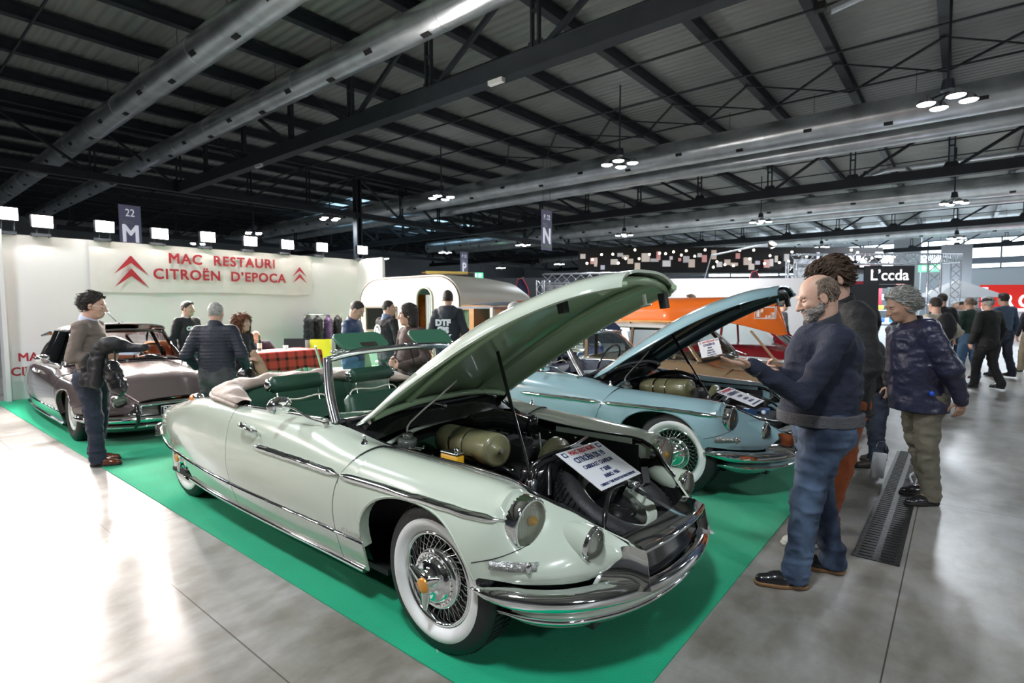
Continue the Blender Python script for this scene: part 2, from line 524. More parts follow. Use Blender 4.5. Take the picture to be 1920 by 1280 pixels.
truss_y(9.75, -6, 27, 'nearest dark lattice girder running over the stand towards the white wall', dens=2)
truss_y(28.45, -38, 52, 'dark lattice girder behind the first right-hand silver duct')
truss_y(47.15, -38, 52, 'dark lattice girder behind the second right-hand silver duct')
truss_y(65.6, -38, 46, 'farthest dark lattice girder in front of the high windows')
def truss_x(Y, x0, x1, label, phase=9.75, step=3.14):
    t = thing('lattice_girder', label, 'girder', (0, Y, 0), 0)
    m = MB(); m.box(((x0+x1)/2,0,ZC-.12), (x1-x0,.30,.30)); m.build('bottom_chord', STEEL, t)
    m = MB(); m.box(((x0+x1)/2,0,ZT), (x1-x0,.30,.26)); m.build('top_chord', STEEL, t)
    k = int((x0-phase)/step); vp = None
    while phase + k*step < x1:
        x = phase + k*step
        if x > x0:
            if vp is None:
                m = MB(); m.box((-.08,0,(ZC+ZT)/2), (.05,.10,ZT-ZC)); m.box((.08,0,(ZC+ZT)/2), (.05,.10,ZT-ZC)); m.prism([(-.32,ZC),(.32,ZC),(.18,ZC+.28),(-.18,ZC+.28)], -.02, .02, 'y')
                vp = m.build('upright', STEEL, t); o = vp
            else: o = vp.copy(); COL.objects.link(o)
            o.location = (x, 0, 0)
            if x + step < x1:
                m = MB()
                if int(round((x-phase)/step)) % 6 < 3: m.bar((.1,0,ZC),(step-.1,0,ZT), .09,.12, (0,1,0))
                else: m.bar((.1,0,ZT),(step-.1,0,ZC), .09,.12, (0,1,0))
                o = m.build('diagonal', STEEL, t); o.location = (x, 0, 0)
        k += 1
    return t
truss_x(27.2, -24, 47.2, 'long dark cross girder carried by the column behind the white stand wall')
truss_x(45.5, 9, 66, 'far dark cross girder in front of the blue-lit back wall')
m = MB(); m.box((-.14,0,4.6), (.10,.36,9.2)); m.box((.14,0,4.6), (.10,.36,9.2)); m.box((0,0,4.6), (.22,.05,9.2)); m.box((0,0,.02),(.6,.6,.04)); c = m.build('column', STEEL); c.location = (19.1, 27.2, 0)
tag(c, 'dark steel column rising behind the right end of the white stand wall', 'column')
for (X, Y, lb) in ((47.15,45.5,'distant dark steel column at the far cross girder'), (65.6,-14.5,'far steel column below the high windows at the right edge'),(65.6,9.0,'pale wide pillar in front of the high windows')):
    m = MB(); 
    if 'pale' in lb: m.box((0,0,4.5), (1.2,2.2,9.0)); mt_ = mat('pale_pillar', (.85,.88,.92), .8)
    else: m.box((0,0,4.6), (.4,.4,9.2)); mt_ = STEEL
    c = m.build('column', mt_); c.location = (X if 'pale' not in lb else 67.2, Y if 'pale' not in lb else 4.3, 0); tag(c, lb, 'column')
# ducts --------------------------------------------------------------------
def duct(X, z, r, y0, y1, label, oy=0.0, vents=True):
    t = thing('air_duct', label, 'duct', (X, 0, z))
    prof = []
    m = MB(); n = 28; y = y0; V = []
    ys = []
    while y < y1:
        ys += [(y+.03, r), (y+2.97, r), (y+2.97, r*1.02), (y+3.03, r*1.02), (y+3.03, r)]
        y += 3.0
    G = [[(rr*math.cos(2*pi*k/n), yy, rr*math.sin(2*pi*k/n)) for k in range(n)] for yy, rr in ys]
    m.grid(np.array(G), True, closev=True); m.build('duct_pipe', DUCT, t, lambda o: setattr(o.modifiers.new('crisp_edges', 'EDGE_SPLIT'), 'split_angle', .7))
    o0 = None; k = 0; y = y0 + .9 + oy
    while y < y1 and vents:
        a = math.radians(-140 if k % 2 == 0 else -105) if X < 15 else math.radians(-160 if k % 2 == 0 else -130)
        m = MB(); p = Vector((r*math.cos(a), 0, r*math.sin(a)))
        R = Matrix.Rotation(-a, 3, 'Y')
        m.box((0,0,0), (.04,.26,.12), mtx=R)
        o = m.build('outlet', BLACKM, t); o.location = (p.x, y, p.z)
        y += 1.9 if X < 15 else 2.4; k += 1
        if k > 40: break
    m = MB()
    yy = y0+1.4
    while yy < y1: m.cyl((0,yy,r),(0,yy,ZR-z-.1),.008,n=4); yy += 3.0
    m.build('hanger', STEEL, t)
    return t
BLACKM = mat('black_matt', (0.014, 0.014, 0.015), 0.6)
duct(5.98, 8.0, .38, -9, 56, 'large silver air duct nearest the camera, crossing the upper left')
duct(8.68, 8.0, .36, -9, 50, 'second silver air duct beside the nearest lattice girder', .5)
duct(22.8, 8.0, .52, -30, 50, 'wide silver air duct crossing the upper right behind the lamps')
duct(25.9, 8.0, .34, -30, 50, 'ribbed silver air duct just behind the wide right-hand one', .6, False)
duct(39.8, 7.9, .55, -34, 44, 'silver air duct in the second bay on the right')
duct(44.0, 7.9, .36, -34, 44, 'thin distant duct beyond the second bay', .4, False)
duct(60.0, 7.9, .5, -34, 44, 'farthest silver duct before the high windows')
def spot_bar(X, Y, z, L, label):
    t = thing('ceiling_conveyor', label, 'cable duct', (X, Y, z))
    m = MB(); m.cyl((0,0,0),(0,-L,0),.10,n=12); m.build('pipe', DUCT, t)
    m = MB(); m.cyl((0,-.2,0),(-.15,.35,-.18),.09,n=10); m.build('branch', DUCT, t); m = MB(); m.cyl((0,-1.0,0),(-.2,-1.25,-.28),.08,n=10); m.build('branch', DUCT, t)
    m = MB(); m.box((-.1,.55,-.02),(.18,.22,.16)); m.build('end_box', BLACKM, t)
spot_bar(13.6, 2.0, 7.9, 16, 'thin silver pipe with angled branches high at upper right')
spot_bar(31.6, 3.2, 7.9, 18, 'thin silver pipe with angled branches in the second bay')
# hanging lamps ------------------------------------------------------------
def lamp_cluster(X, Y, z=6.6, n=4, sc=1.0):
    t = thing('hanging_lamp', '', 'lamp', (X, Y, z), .4)
    m = MB(); m.cyl((0,0,.45),(0,0,ZR-z),.03,n=6); m.build('rod', STEEL, t)
    m = MB(); m.cyl((0,0,.30),(0,0,.55),.16*sc,.12*sc,n=12); 
    for k in range(4):
        a = k*pi/2; m.cyl((0,0,.25),(.42*sc*math.cos(a),.42*sc*math.sin(a),.10),.025,n=6)
    m.build('bracket', STEEL, t)
    for k in range(4):
        a = k*pi/2
        m = MB(); m.lathe([(.05,.20),(.12,.14),(.20,.02),(.205,0)], (0,0,0), (0,0,1), 16); o = m.build('lamp_shade', CHROME2_, t); o.location = (.45*sc*math.cos(a), .45*sc*math.sin(a), 0)
        m = MB(); m.lathe([(.185,.02),(.12,-.02),(0,-.03)], (0,0,0), (0,0,1), 16); d = m.build('lamp_glass', EMW, o)
    return t
CHROME2_ = mat('brushed_chrome', (0.55, 0.57, 0.60), 0.18, 1.0)
_lc = lamp_cluster(LAMP_X[1], LAMP_Y[3])
LBL = {(1,2):'brightest cluster of four hanging lamps, at the upper right', (1,3):'cluster of hanging lamps in front of the wide duct, right of centre', (1,4):'pair-like cluster of hanging lamps beside the dark column', (1,5):'cluster of hanging lamps just above the banner wall floodlights',
       (2,2):'three-lamp cluster glowing at the right edge above the second duct', (2,3):'three-lamp cluster hanging above the logo booth', (2,4):'lamp cluster hanging right of the N sign', (3,2):'lamp cluster low before the high windows', (3,3):'far lamp cluster above the curly-haired visitor'}
for i, X in enumerate(LAMP_X):
    for j, Y in enumerate(LAMP_Y):
        if (i, j) == (1, 3): o = _lc
        elif X < 0 and Y > 12: continue
        elif X < 0:
            o = copy_tree(_lc); o.location = (X, Y, 6.6); o['label'] = 'cluster of four hanging lamps overhead'; o['group'] = 'overhead lamps outside the picture'; continue
        else: o = copy_tree(_lc); o.location = (X, Y, 6.6)
        if (i, j) in LBL: o['label'] = LBL[(i, j)]
        else: o['label'] = 'small distant cluster of hanging hall lamps'; o['group'] = 'distant hanging hall lamps'
# skylight strips in the far roof
SKY = emat('skylight_glow', (.45,.75,.95), 1.4)
for k, (x, y0) in enumerate(((24.0,33),(27.5,34),(31.0,35),(34.5,36),(38.0,36.5))):
    m = MB(); m.box((0,0,0),(1.3,8.0,.04)); o = m.build('skylight', SKY); o.location = (x, y0+4, ZR-.02); o['kind'] = 'structure'
# emergency lamp and beacons under beams
for (x, y, z, lb) in ((9.6,8.3,6.62,'small white emergency light under the nearest girder'),(9.6,19.5,6.6,'second small white fitting farther along the nearest girder')):
    m = MB(); m.box((0,0,0),(.12,.42,.10)); m.cyl((0,0,0),(0,0,.25),.01,n=4); o = m.build('emergency_light', mat('white_plastic',(.8,.8,.8),.4)); o.location = (x,y,z); tag(o, lb, 'light fitting')
# ---------------------------------------------------------------- stand
CARPET = mat('green_carpet', (.0, .36, .18), .95, bump=(180,.35), var=(3,.08), sheen=.2, spec=.1)
m = MB()
P = [(1.505,1.0-.08),(9.6,.92),(9.6,12.4),(1.505,12.4)]
m.prism(P, .001, .007); tag(m.build('green_carpet', CARPET), 'bright green carpet under the cars of the stand', 'carpet')
m = MB(); m.box((5.19,12.44,1.405),(7.0,.08,2.81)); sw = m.build('stand_wall', WHITEP); tag(sw, 'white partition wall of the stand carrying the banner', 'partition wall')
m = MB(); m.box((8.71,11.90,1.405),(.08,1.10,2.81)); tag(m.build('stand_side_wall', WHITEP), 'short white return panel at the right end of the stand wall', 'partition wall')
m = MB(); m.box((1.66,12.36,1.43),(.06,.30,2.86)); tag(m.build('stand_side_wall', WHITEP), 'white end panel at the far left edge of the stand wall', 'partition wall')
BAN = mat('banner_cloth', (.76,.72,.68), .7, bump=(3.0,.7,4), var=(2.2,.05))
m = MB(); G = []
for i in range(61):
    u = i/60; x = 2.88 + 4.44*u
    G.append([(x, 12.375 - .012 - .010*math.sin(u*23+v*2)*(v) - .006*math.sin(u*61), 2.80 - .93*v - .015*math.sin(u*9)*v) for v in np.linspace(0,1,16)])
m.grid(np.array(G), True); bn = m.build('banner', BAN); tag(bn, 'white cloth banner with red writing hung on the stand wall', 'banner')
REDP = mat('banner_red', (.42,.022,.032), .6)
def chevrons(cx, cz, w, par, y=12.325):
    for dz in (.0,-.22*w/.5):
        m = MB(); h = .20*w/.5
        top = [(-w/2,-h),(0,h*.55),(w/2,-h),(w/2-.10*w,-h),(0,-h*.18),(-w/2+.10*w,-h)]
        # apex arrow with pointed feet
        m.prism([(cx-w/2, cz+dz-h), (cx-.02*w, cz+dz+h*.55), (cx, cz+dz-h*.05), (cx-w*.17, cz+dz-h*.38)], y-.004, y, 'y')
        m.prism([(cx+w/2, cz+dz-h), (cx+w*.17, cz+dz-h*.38), (cx, cz+dz-h*.05), (cx+.02*w, cz+dz+h*.55)], y-.004, y, 'y')
        m.prism([(cx-.02*w, cz+dz+h*.55), (cx+.02*w, cz+dz+h*.55), (cx, cz+dz-h*.05)], y-.004, y, 'y')
        m.build('chevron_emblem', REDP, par)
chevrons(3.52, 2.43, .56, bn); chevrons(6.98, 2.44, .36, bn)
text('banner_text', 'MAC  RESTAURI', (5.27, 12.325, 2.545), .285, REDP, (pi/2,0,0), bn, .003, width=.98, fat=.0065, space=1.14)
text('banner_text', 'CITROËN  D’EPOCA', (5.25, 12.325, 2.225), .285, REDP, (pi/2,0,0), bn, .003, width=.97, fat=.0065, space=1.12)
lo = thing('wall_poster', 'red lettering low on the white wall behind the grey car', 'sign', (0,0,0))
m = MB(); m.box((2.9,12.39,.62),(2.3,.006,.62)); m.build('poster_sheet', mat('poster_white',(.80,.80,.80),.5), lo)
text('poster_text', 'MAC RESTAURI', (1.82, 12.383, .72), .20, REDP, (pi/2,0,0), lo, .002, align='LEFT', width=.95, fat=.004)
text('poster_text', 'CITROËN D’EPOCA', (1.72, 12.383, .48), .20, REDP, (pi/2,0,0), lo, .002, align='LEFT', width=.95, fat=.004)
# floodlights
FL = None
for i, (x, z, e) in enumerate(FLOODS):
    t = thing('floodlight', '', 'floodlight', (x, 12.30, 0), 0)
    m = MB(); m.cyl((-.06,0,2.78),(-.06,-.05,z),.012,n=6); m.cyl((.10,0,2.78),(.10,-.05,z),.012,n=6); m.box((0,.02,2.82),(.26,.10,.05)); m.build('bracket', STEEL, t)
    m = MB(); m.rbox((0,-.10,z),(.30,.10,.22),.02); hd = m.build('lamp_head', BLACKM, t)
    m = MB(); m.box((0,-.155,z-.005),(.27,.01,.19)); m.build('lamp_glass', EMF, hd)
    t['label'] = ['biggest white glare of a floodlight at the left edge of the wall','second floodlight from the left on the wall','floodlight above the left end of the banner','floodlight just right of the M sign','floodlight above the middle of the banner','floodlight above the banner text, right of its middle','floodlight above the right emblem of the banner','floodlight above the right end of the banner','floodlight at the right end of the stand wall'][i]
# hanging hall signs
SIGNW = mat('lit_sign_white', (0.85, 0.85, 0.9), 0.5, emit=(.8,.82,.9), es=.55)
SIGNB = mat('sign_purple_grey', (.17,.17,.25), .5, emit=(.10,.10,.16), es=.4)
def hsign(px, letter, pos, rz, label, h=2.1, w=.9):
    t = thing('hanging_sign', label, 'sign', pos, rz)
    m = MB(); m.box((0,0,0),(w,.05,h)); b = m.build('sign_board', SIGNB, t)
    for s_ in (-1,1):
        m = MB(); m.cyl((s_*w*.35,0,h/2),(s_*w*.35,0,ZR-pos[2]+.03),.012,n=4); m.build('cable', STEEL, t)
    text('sign_number', 'P. 22' if letter != 'M' else '22', (0,-.03,h*.32), .36 if letter != 'M' else .5, SIGNW, (pi/2,0,0), b, .004, width=.8)
    text('sign_letter', letter, (0,-.03,-h*.16), 1.15, SIGNW, (pi/2,0,0), b, .004, width=.85, fat=.02)
    for k in range(3):
        m = MB(); m.box((-w*.2+.05*k,-.028,h*.16-.07*k),(w*.45,.006,.03)); m.build('sign_line', PAPER_, b)
    if letter == 'N':
        m = MB(); m.box((0,-.028,-h*.40),(w*.8,.006,.05)); m.build('green_stripe', mat('lime',(.35,.6,.05),.5), b)
PAPER_ = mat('white_card', (0.82, 0.82, 0.84), 0.4)
SIGNW = mat('lit_sign_white', (0.85, 0.85, 0.9), 0.5, emit=(.8,.82,.9), es=.55)
hsign(0, 'N', (23.9,17.2,5.6), 0, 'hanging sign with a big letter N above the open bonnet')
hsign(0, 'M', (8.9,31.0,5.45), 0, 'hanging sign with a big letter M above the banner')
hsign(0, 'P', (34.4,33.6,5.3), 0, 'small distant hanging sign with the letter P above the caravan')
# exit signs
GRN = emat('exit_green', (.05,.75,.30), 1.6)
EXW = emat('exit_white', (.8,1,.9), 2.2)
def exit_sign(pos, rz, w, label):
    t = thing('exit_sign', label, 'exit sign', pos, rz)
    m = MB(); m.box((0,0,0),(w,.08,w*.34)); b = m.build('sign_box', GRN, t)
    for s_ in (-1,1):
        m = MB(); m.cyl((s_*w*.3,0,w*.17),(s_*w*.3,0,ZR-pos[2]+.03),.012,n=4); m.build('cable', STEEL, t)
    m = MB()
    for k in (-1,0,1):
        m.box((k*w*.29,-.045,0),(w*.13,.004,w*.20)); m.box((k*w*.29+w*.05,-.045,w*.03),(w*.09,.004,w*.05))
    m.build('pictogram', EXW, b)
exit_sign((38.6,36.2,4.6), -.7, 1.5, 'green exit sign glowing above the caravan roof')
exit_sign((46.0,13.0,2.4+.2), -.9, 1.6, 'green exit sign on the dark wall between the two open bonnets')
exit_sign((62.5,2.2,4.85), -1.45, 1.9, 'green exit sign above the red shop front at the right')
# ================================================================== cars
CHROME = mat('chrome', (0.86, 0.87, 0.88), 0.06, 1.0)
CHROME2 = mat('brushed_chrome', (0.55, 0.57, 0.60), 0.18, 1.0)
RUBBER = mat('tyre_rubber', (0.018, 0.018, 0.020), 0.55, bump=(60, 0.15))
BLACKP = mat('black_enamel', (0.012, 0.012, 0.013), 0.18, coat=0.5)
BLACKM = mat('black_matt', (0.014, 0.014, 0.015), 0.6)
ENGDARK = mat('engine_bay_dark', (0.010, 0.011, 0.011), 0.45, bump=(25, 0.3))
WHITEW = mat('whitewall_rubber', (0.80, 0.80, 0.78), 0.45)
OLIVE = mat('olive_enamel', (0.20, 0.19, 0.10), 0.28, coat=0.4, var=(9, 0.15))
GLASS = glassmat('clear_glass')
LENS = glassmat('lens_glass', (0.97, 0.97, 0.94), 1.6)
AMBER = mat('amber_lens', (0.90, 0.24, 0.04), 0.15, coat=1.0)
CREAM_PIPE = mat('cream_piping', (0.75, 0.70, 0.58), 0.5)
PAPER = mat('white_card', (0.82, 0.82, 0.84), 0.4)
NAVY_INK = mat('navy_ink', (0.02, 0.035, 0.12), 0.5)
RED_INK = mat('red_ink', (0.60, 0.03, 0.04), 0.5)
BRASS = mat('brass_orange', (0.75, 0.33, 0.06), 0.3, 0.3)

# half-body control sections, (x, y, z) from sill bottom up to the bonnet/cockpit edge
SEC = [
 [(-4.06,.44,.42),(-4.08,.44,.47),(-4.08,.43,.52),(-4.06,.42,.545),(-4.03,.39,.572),(-3.99,.35,.585),(-3.94,.28,.590)],
 [(-3.98,.57,.40),(-3.99,.58,.46),(-3.97,.575,.54),(-3.94,.56,.580),(-3.90,.53,.612),(-3.86,.48,.630),(-3.80,.40,.635)],
 [(-3.80,.66,.38),(-3.80,.67,.45),(-3.79,.67,.55),(-3.77,.655,.62),(-3.75,.625,.652),(-3.71,.565,.680),(-3.68,.47,.683)],
 [(-3.45,.735,.32),(-3.45,.75,.42),(-3.45,.765,.54),(-3.44,.75,.64),(-3.43,.715,.695),(-3.42,.64,.735),(-3.42,.53,.738)],
 [(-3.0,.76,.22),(-3.0,.80,.39),(-3.0,.825,.55),(-3.0,.81,.67),(-3.0,.778,.755),(-3.0,.715,.808),(-3.0,.60,.818)],
 [(-2.4,.795,.20),(-2.4,.845,.375),(-2.4,.87,.55),(-2.4,.855,.70),(-2.4,.826,.81),(-2.4,.785,.862),(-2.4,.71,.875)],
 [(-1.9,.805,.20),(-1.9,.86,.375),(-1.9,.885,.56),(-1.9,.872,.70),(-1.9,.838,.815),(-1.9,.80,.868),(-1.9,.745,.882)],
 [(-1.35,.805,.20),(-1.35,.86,.375),(-1.35,.888,.56),(-1.35,.875,.70),(-1.35,.835,.815),(-1.35,.785,.872),(-1.35,.725,.893)],
 [(-.95,.80,.20),(-.95,.855,.375),(-.95,.888,.56),(-.95,.875,.70),(-.95,.83,.80),(-.95,.76,.855),(-.95,.665,.872)],
 [(-.72,.80,.20),(-.72,.855,.375),(-.72,.888,.56),(-.72,.876,.70),(-.72,.828,.785),(-.72,.735,.825),(-.72,.585,.795)],
 [(-.4,.80,.20),(-.4,.855,.375),(-.4,.888,.56),(-.4,.875,.68),(-.4,.82,.772),(-.4,.71,.808),(-.4,.545,.768)],
 [(0,.80,.20),(0,.85,.375),(0,.880,.56),(0,.862,.67),(0,.805,.757),(0,.69,.790),(0,.525,.755)],
 [(.27,.80,.30),(.27,.835,.42),(.27,.845,.53),(.275,.825,.64),(.28,.775,.725),(.28,.68,.768),(.28,.56,.745)],
 [(.355,.775,.40),(.365,.797,.46),(.365,.793,.55),(.350,.785,.64),(.340,.747,.717),(.335,.665,.752),(.330,.570,.729)],
 [(.395,.755,.41),(.415,.780,.46),(.410,.768,.53),(.392,.742,.575),(.380,.700,.595),(.375,.640,.625),(.375,.548,.712)],
 [(.47,.70,.42),(.485,.73,.465),(.475,.715,.51),(.455,.69,.55),(.445,.64,.585),(.435,.575,.635),(.42,.52,.688)],
 [(.56,.58,.41),(.575,.60,.455),(.57,.59,.50),(.555,.57,.54),(.535,.53,.57),(.52,.49,.60),(.50,.455,.642)],
 [(.60,.47,.405),(.625,.475,.44),(.63,.465,.475),(.63,.45,.50),(.625,.43,.52),(.615,.41,.55),(.60,.395,.582)],
 [(.605,.43,.41),(.63,.435,.44),(.64,.425,.465),(.65,.41,.485),(.655,.39,.505),(.66,.37,.525),(.665,.345,.545)],
]
_SA = np.array(SEC, float)
_SX = _SA[:, 3, 0]
def side_poly(xv, m=64):
    C = hermite(_SX, _SA, [xv])[0]
    return curve(C, m)
def panel_grid(xs, zlow, nv=26, ztop=None, inner=1.0):
    G = []
    for x in xs:
        P = side_poly(x, 90)
        zl = zlow(x)
        i0 = 0
        while i0 < len(P)-2 and P[i0+1, 2] < zl: i0 += 1
        if P[i0, 2] < zl:
            u = (zl - P[i0, 2]) / max(1e-6, P[i0+1, 2]-P[i0, 2])
            P = np.vstack([P[i0]+(P[i0+1]-P[i0])*u, P[i0+1:]])
        G.append(curve(P, nv))
    return np.array(G)
def arch_x(n, xc=-0.135, a=0.385):
    return [xc - a*math.cos(pi*i/n) for i in range(n+1)]
def arch_z(x, xc=-0.135, a=0.385, zb=0.34, hgt=0.335):
    u = (x-xc)/a
    return zb + hgt*max(0.0, 1-abs(u)**2.3)**(1/2.3)
def zl_front(x):
    if x < -0.52: return 0.20
    if x <= 0.25: return max(0.20 if x < -0.15 else 0.42, arch_z(x))
    return 0.44 - .03*max(0, min(1, (x-.3)/.25))
def zl_rear(x):
    if x > -2.86: return 0.20
    if x > -2.98: return 0.20 + 0.175*(-2.86-x)/0.12
    return 0.375 + max(0, (-3.5-x))*0.10

def wire_wheel(par, cx, cy, cz, side, white=True, cap=True, R=0.335, spokes=20, hubdisc=False):
    """side = +1 outer face towards +y. Wheel is a part; tyre, rim, spokes, hub are its sub-parts."""
    def pt(r, h, t): return (cx + r*math.cos(t), cy + side*h, cz + r*math.sin(t))
    ax = (0, side, 0)
    c = (cx, cy, cz)
    t = MB()
    t.lathe([(.205,-.15),(.25,-.165),(.30,-.16),(R-.012,-.13),(R,-.10),(R+.001,-.05),(R,0.0),(R-.010,.018),(.305,.030),(.272,.037)], c, ax, 56)
    if not white: t.lathe([(.272,.037),(.26,.036),(.235,.028),(.205,.012)], c, ax, 56)
    # tread blocks
    for k in range(72):
        a = 2*pi*k/72
        for (h0, h1, o) in ((-.13,-.075,0),(-.065,-.01,.5)):
            aa = a + o*2*pi/72
            p = Vector(pt(R+.001, (h0+h1)/2, aa))
            t.box(p, (.010, (h1-h0), .017), mtx=Matrix.Rotation(-aa, 3, 'Y'))
    tyre = t.build('tyre', RUBBER, par)
    if white:
        w = MB(); w.lathe([(.272,.0365),(.262,.041),(.248,.042),(.235,.036),(.222,.025),(.212,.015)], c, ax, 56); w.build('whitewall', WHITEW, tyre)
        tt = text('tyre_marking', 'X', (cx + .02, cy + side*.036, cz - .318), .02, WHITEW, (pi/2, 0, 0 if side < 0 else pi), tyre, .0005)
    r = MB()
    r.lathe([(.212,.013),(.208,.022),(.200,.024),(.195,.012),(.188,-.03),(.188,-.12),(.205,-.15)], c, ax, 56)
    rim = r.build('rim', CHROME if cap else mat('rim_paint', (.6,.6,.56), .3), par)
    d = MB(); d.lathe([(.188,-.10),(.02,-.10),(.0,-.10)], c, ax, 32); d.build('brake_backing', BLACKM, par)
    if cap:
        s = MB()
        for k in range(spokes*2):
            a = 2*pi*k/(spokes*2)
            for da, hh, hr in ((.42,.020,.11),(-.42,-.03,.11)):
                s.cyl(pt(.194, -.005 if hh > 0 else -.03, a), pt(hr, hh, a+da), .0018, n=5, caps=False)
        s.build('spokes', CHROME, rim)
        h = MB()
        h.lathe([(.138,-.03),(.135,.016),(.126,.030),(.117,.032),(.108,.024),(.100,.026),(.096,.046),(.082,.056),(.052,.062),(.050,.084),(.038,.092),(0,.094)], c, ax, 48)
        for k in range(30):
            a = 2*pi*k/30
            p = pt(.112, .031, a)
            h.box(p, (.007,.012,.015), mtx=Matrix.Rotation(-a, 3, 'Y'))
        hub = h.build('hub_cap', CHROME, rim)
        sp = MB()
        for k in range(3):
            a = 2*pi*k/3 + .5
            p0 = Vector(pt(.012, .072, a)); p1 = Vector(pt(.104, .082, a)); 
            sp.cyl(p0, p1, .030, .013, 10)
            sp.ball(p1, .013, 8, 6)
        sp.build('knock_off_spinner', CHROME, hub)
        bd = MB(); bd.lathe([(.034,.088),(.032,.101),(.026,.1035),(0,.1045)], c, ax, 24); b2 = bd.build('badge', BRASS, hub)
    elif hubdisc:
        h = MB(); h.lathe([(.19,-.02),(.17,.01),(.12,.022),(.06,.028),(0,.03)], c, ax, 40)
        h.build('hub_cap', CHROME2, rim)
    return tyre

def lamp(par, name, c, r, ax=(1,0,0), depth=.07, bulb=True, ring=True, cone=0.0):
    """headlamp or fog lamp: chrome bowl ring, reflector and ribbed lens"""
    m = MB(); m.lathe([(r*1.10,-depth),(r*1.16,-depth*.4),(r*1.17,0),(r*1.12,.014),(r*1.02,.020),(r,.012)], c, ax, 40)
    bz = m.build(name, CHROME, par)
    m = MB(); m.lathe([(r,.010),(r*.9,-.012),(r*.6,-.028),(r*.25,-.036),(0,-.038)], c, ax, 32); m.build('reflector', mat('lamp_reflector',(.78,.77,.72),.30,.25), bz)
    m = MB()
    prof = [(r*math.sin(a), .010 + (r*.30+cone)*math.cos(a)**1.0*(1 if cone == 0 else math.cos(a))) for a in np.linspace(pi/2, 0, 9)]
    m.lathe(prof, c, ax, 40); ln = m.build('lens', LENS, bz)
    # vertical flutes of the lens
    m = MB()
    q = Vector(ax).to_track_quat('Z', 'Y').to_matrix()
    for k in range(-8, 9):
        yy = k*r/9.2; hh = math.sqrt(max(0, (r*.92)**2-yy*yy))
        zc = .006
        m.bar(Vector(c)+Vector((zc, yy, -hh)), Vector(c)+Vector((zc, yy, hh)), .0016, .0016)
    m.build('lens_flutes', mat('frosted_flute', (.85,.85,.82), .25), bz)
    if bulb:
        m = MB(); m.ball((c[0]-.002, c[1]+.028, c[2]+.004), (.024,.026,.020), 10, 8); m.build('bulb', mat('yellow_bulb', (.85,.45,.05), .2), bz)
    return bz

HOODE = [(-1.05,.615,.800),(-.80,.605,.918),(-.60,.60,1.045),(-.35,.59,1.195),(0.04,.555,1.41),(.25,.51,1.505),(.42,.455,1.57),(.54,.385,1.605),(.61,.29,1.625)]
HOODC = [0.045,.105,.13,.145,.145,.13,.115,.10,.09]
CLOSE = [(-1.02,.60,.83),(-.80,.585,.81),(-.5,.555,.80),(-.2,.535,.785),(.1,.535,.765),(.3,.55,.735),(.42,.515,.69),(.53,.44,.63),(.68,.34,.54)]
CLOSEC = [.105,.11,.115,.115,.105,.095,.085,.075,.05]
def hood_grid(E, C, off=0.0, ny=29, nx=48):
    E = np.array(E, float); t = np.concatenate([[0], np.cumsum(np.linalg.norm(np.diff(E, axis=0), axis=1))])
    q = np.linspace(0, t[-1], nx); e = hermite(t, E, q); c = hermite(t, np.array(C)[:, None], q)[:, 0]
    T = np.gradient(e[:, [0, 2]], axis=0); T /= np.linalg.norm(T, axis=1)[:, None]; N = np.stack([-T[:, 1], T[:, 0]], 1)
    G = np.zeros((nx, ny, 3))
    for j, s in enumerate(np.linspace(-1, 1, ny)):
        a = math.sin(s*pi/2)
        w = 1 - abs(a)**2.6
        w = (1-abs(a)**3.0)**.62
        bulge = c*w - off
        G[:, j, 1] = a*(e[:, 1]-off*.6)
        G[:, j, 0] = e[:, 0] + N[:, 0]*bulge
        G[:, j, 2] = e[:, 2] + N[:, 1]*bulge
    return G

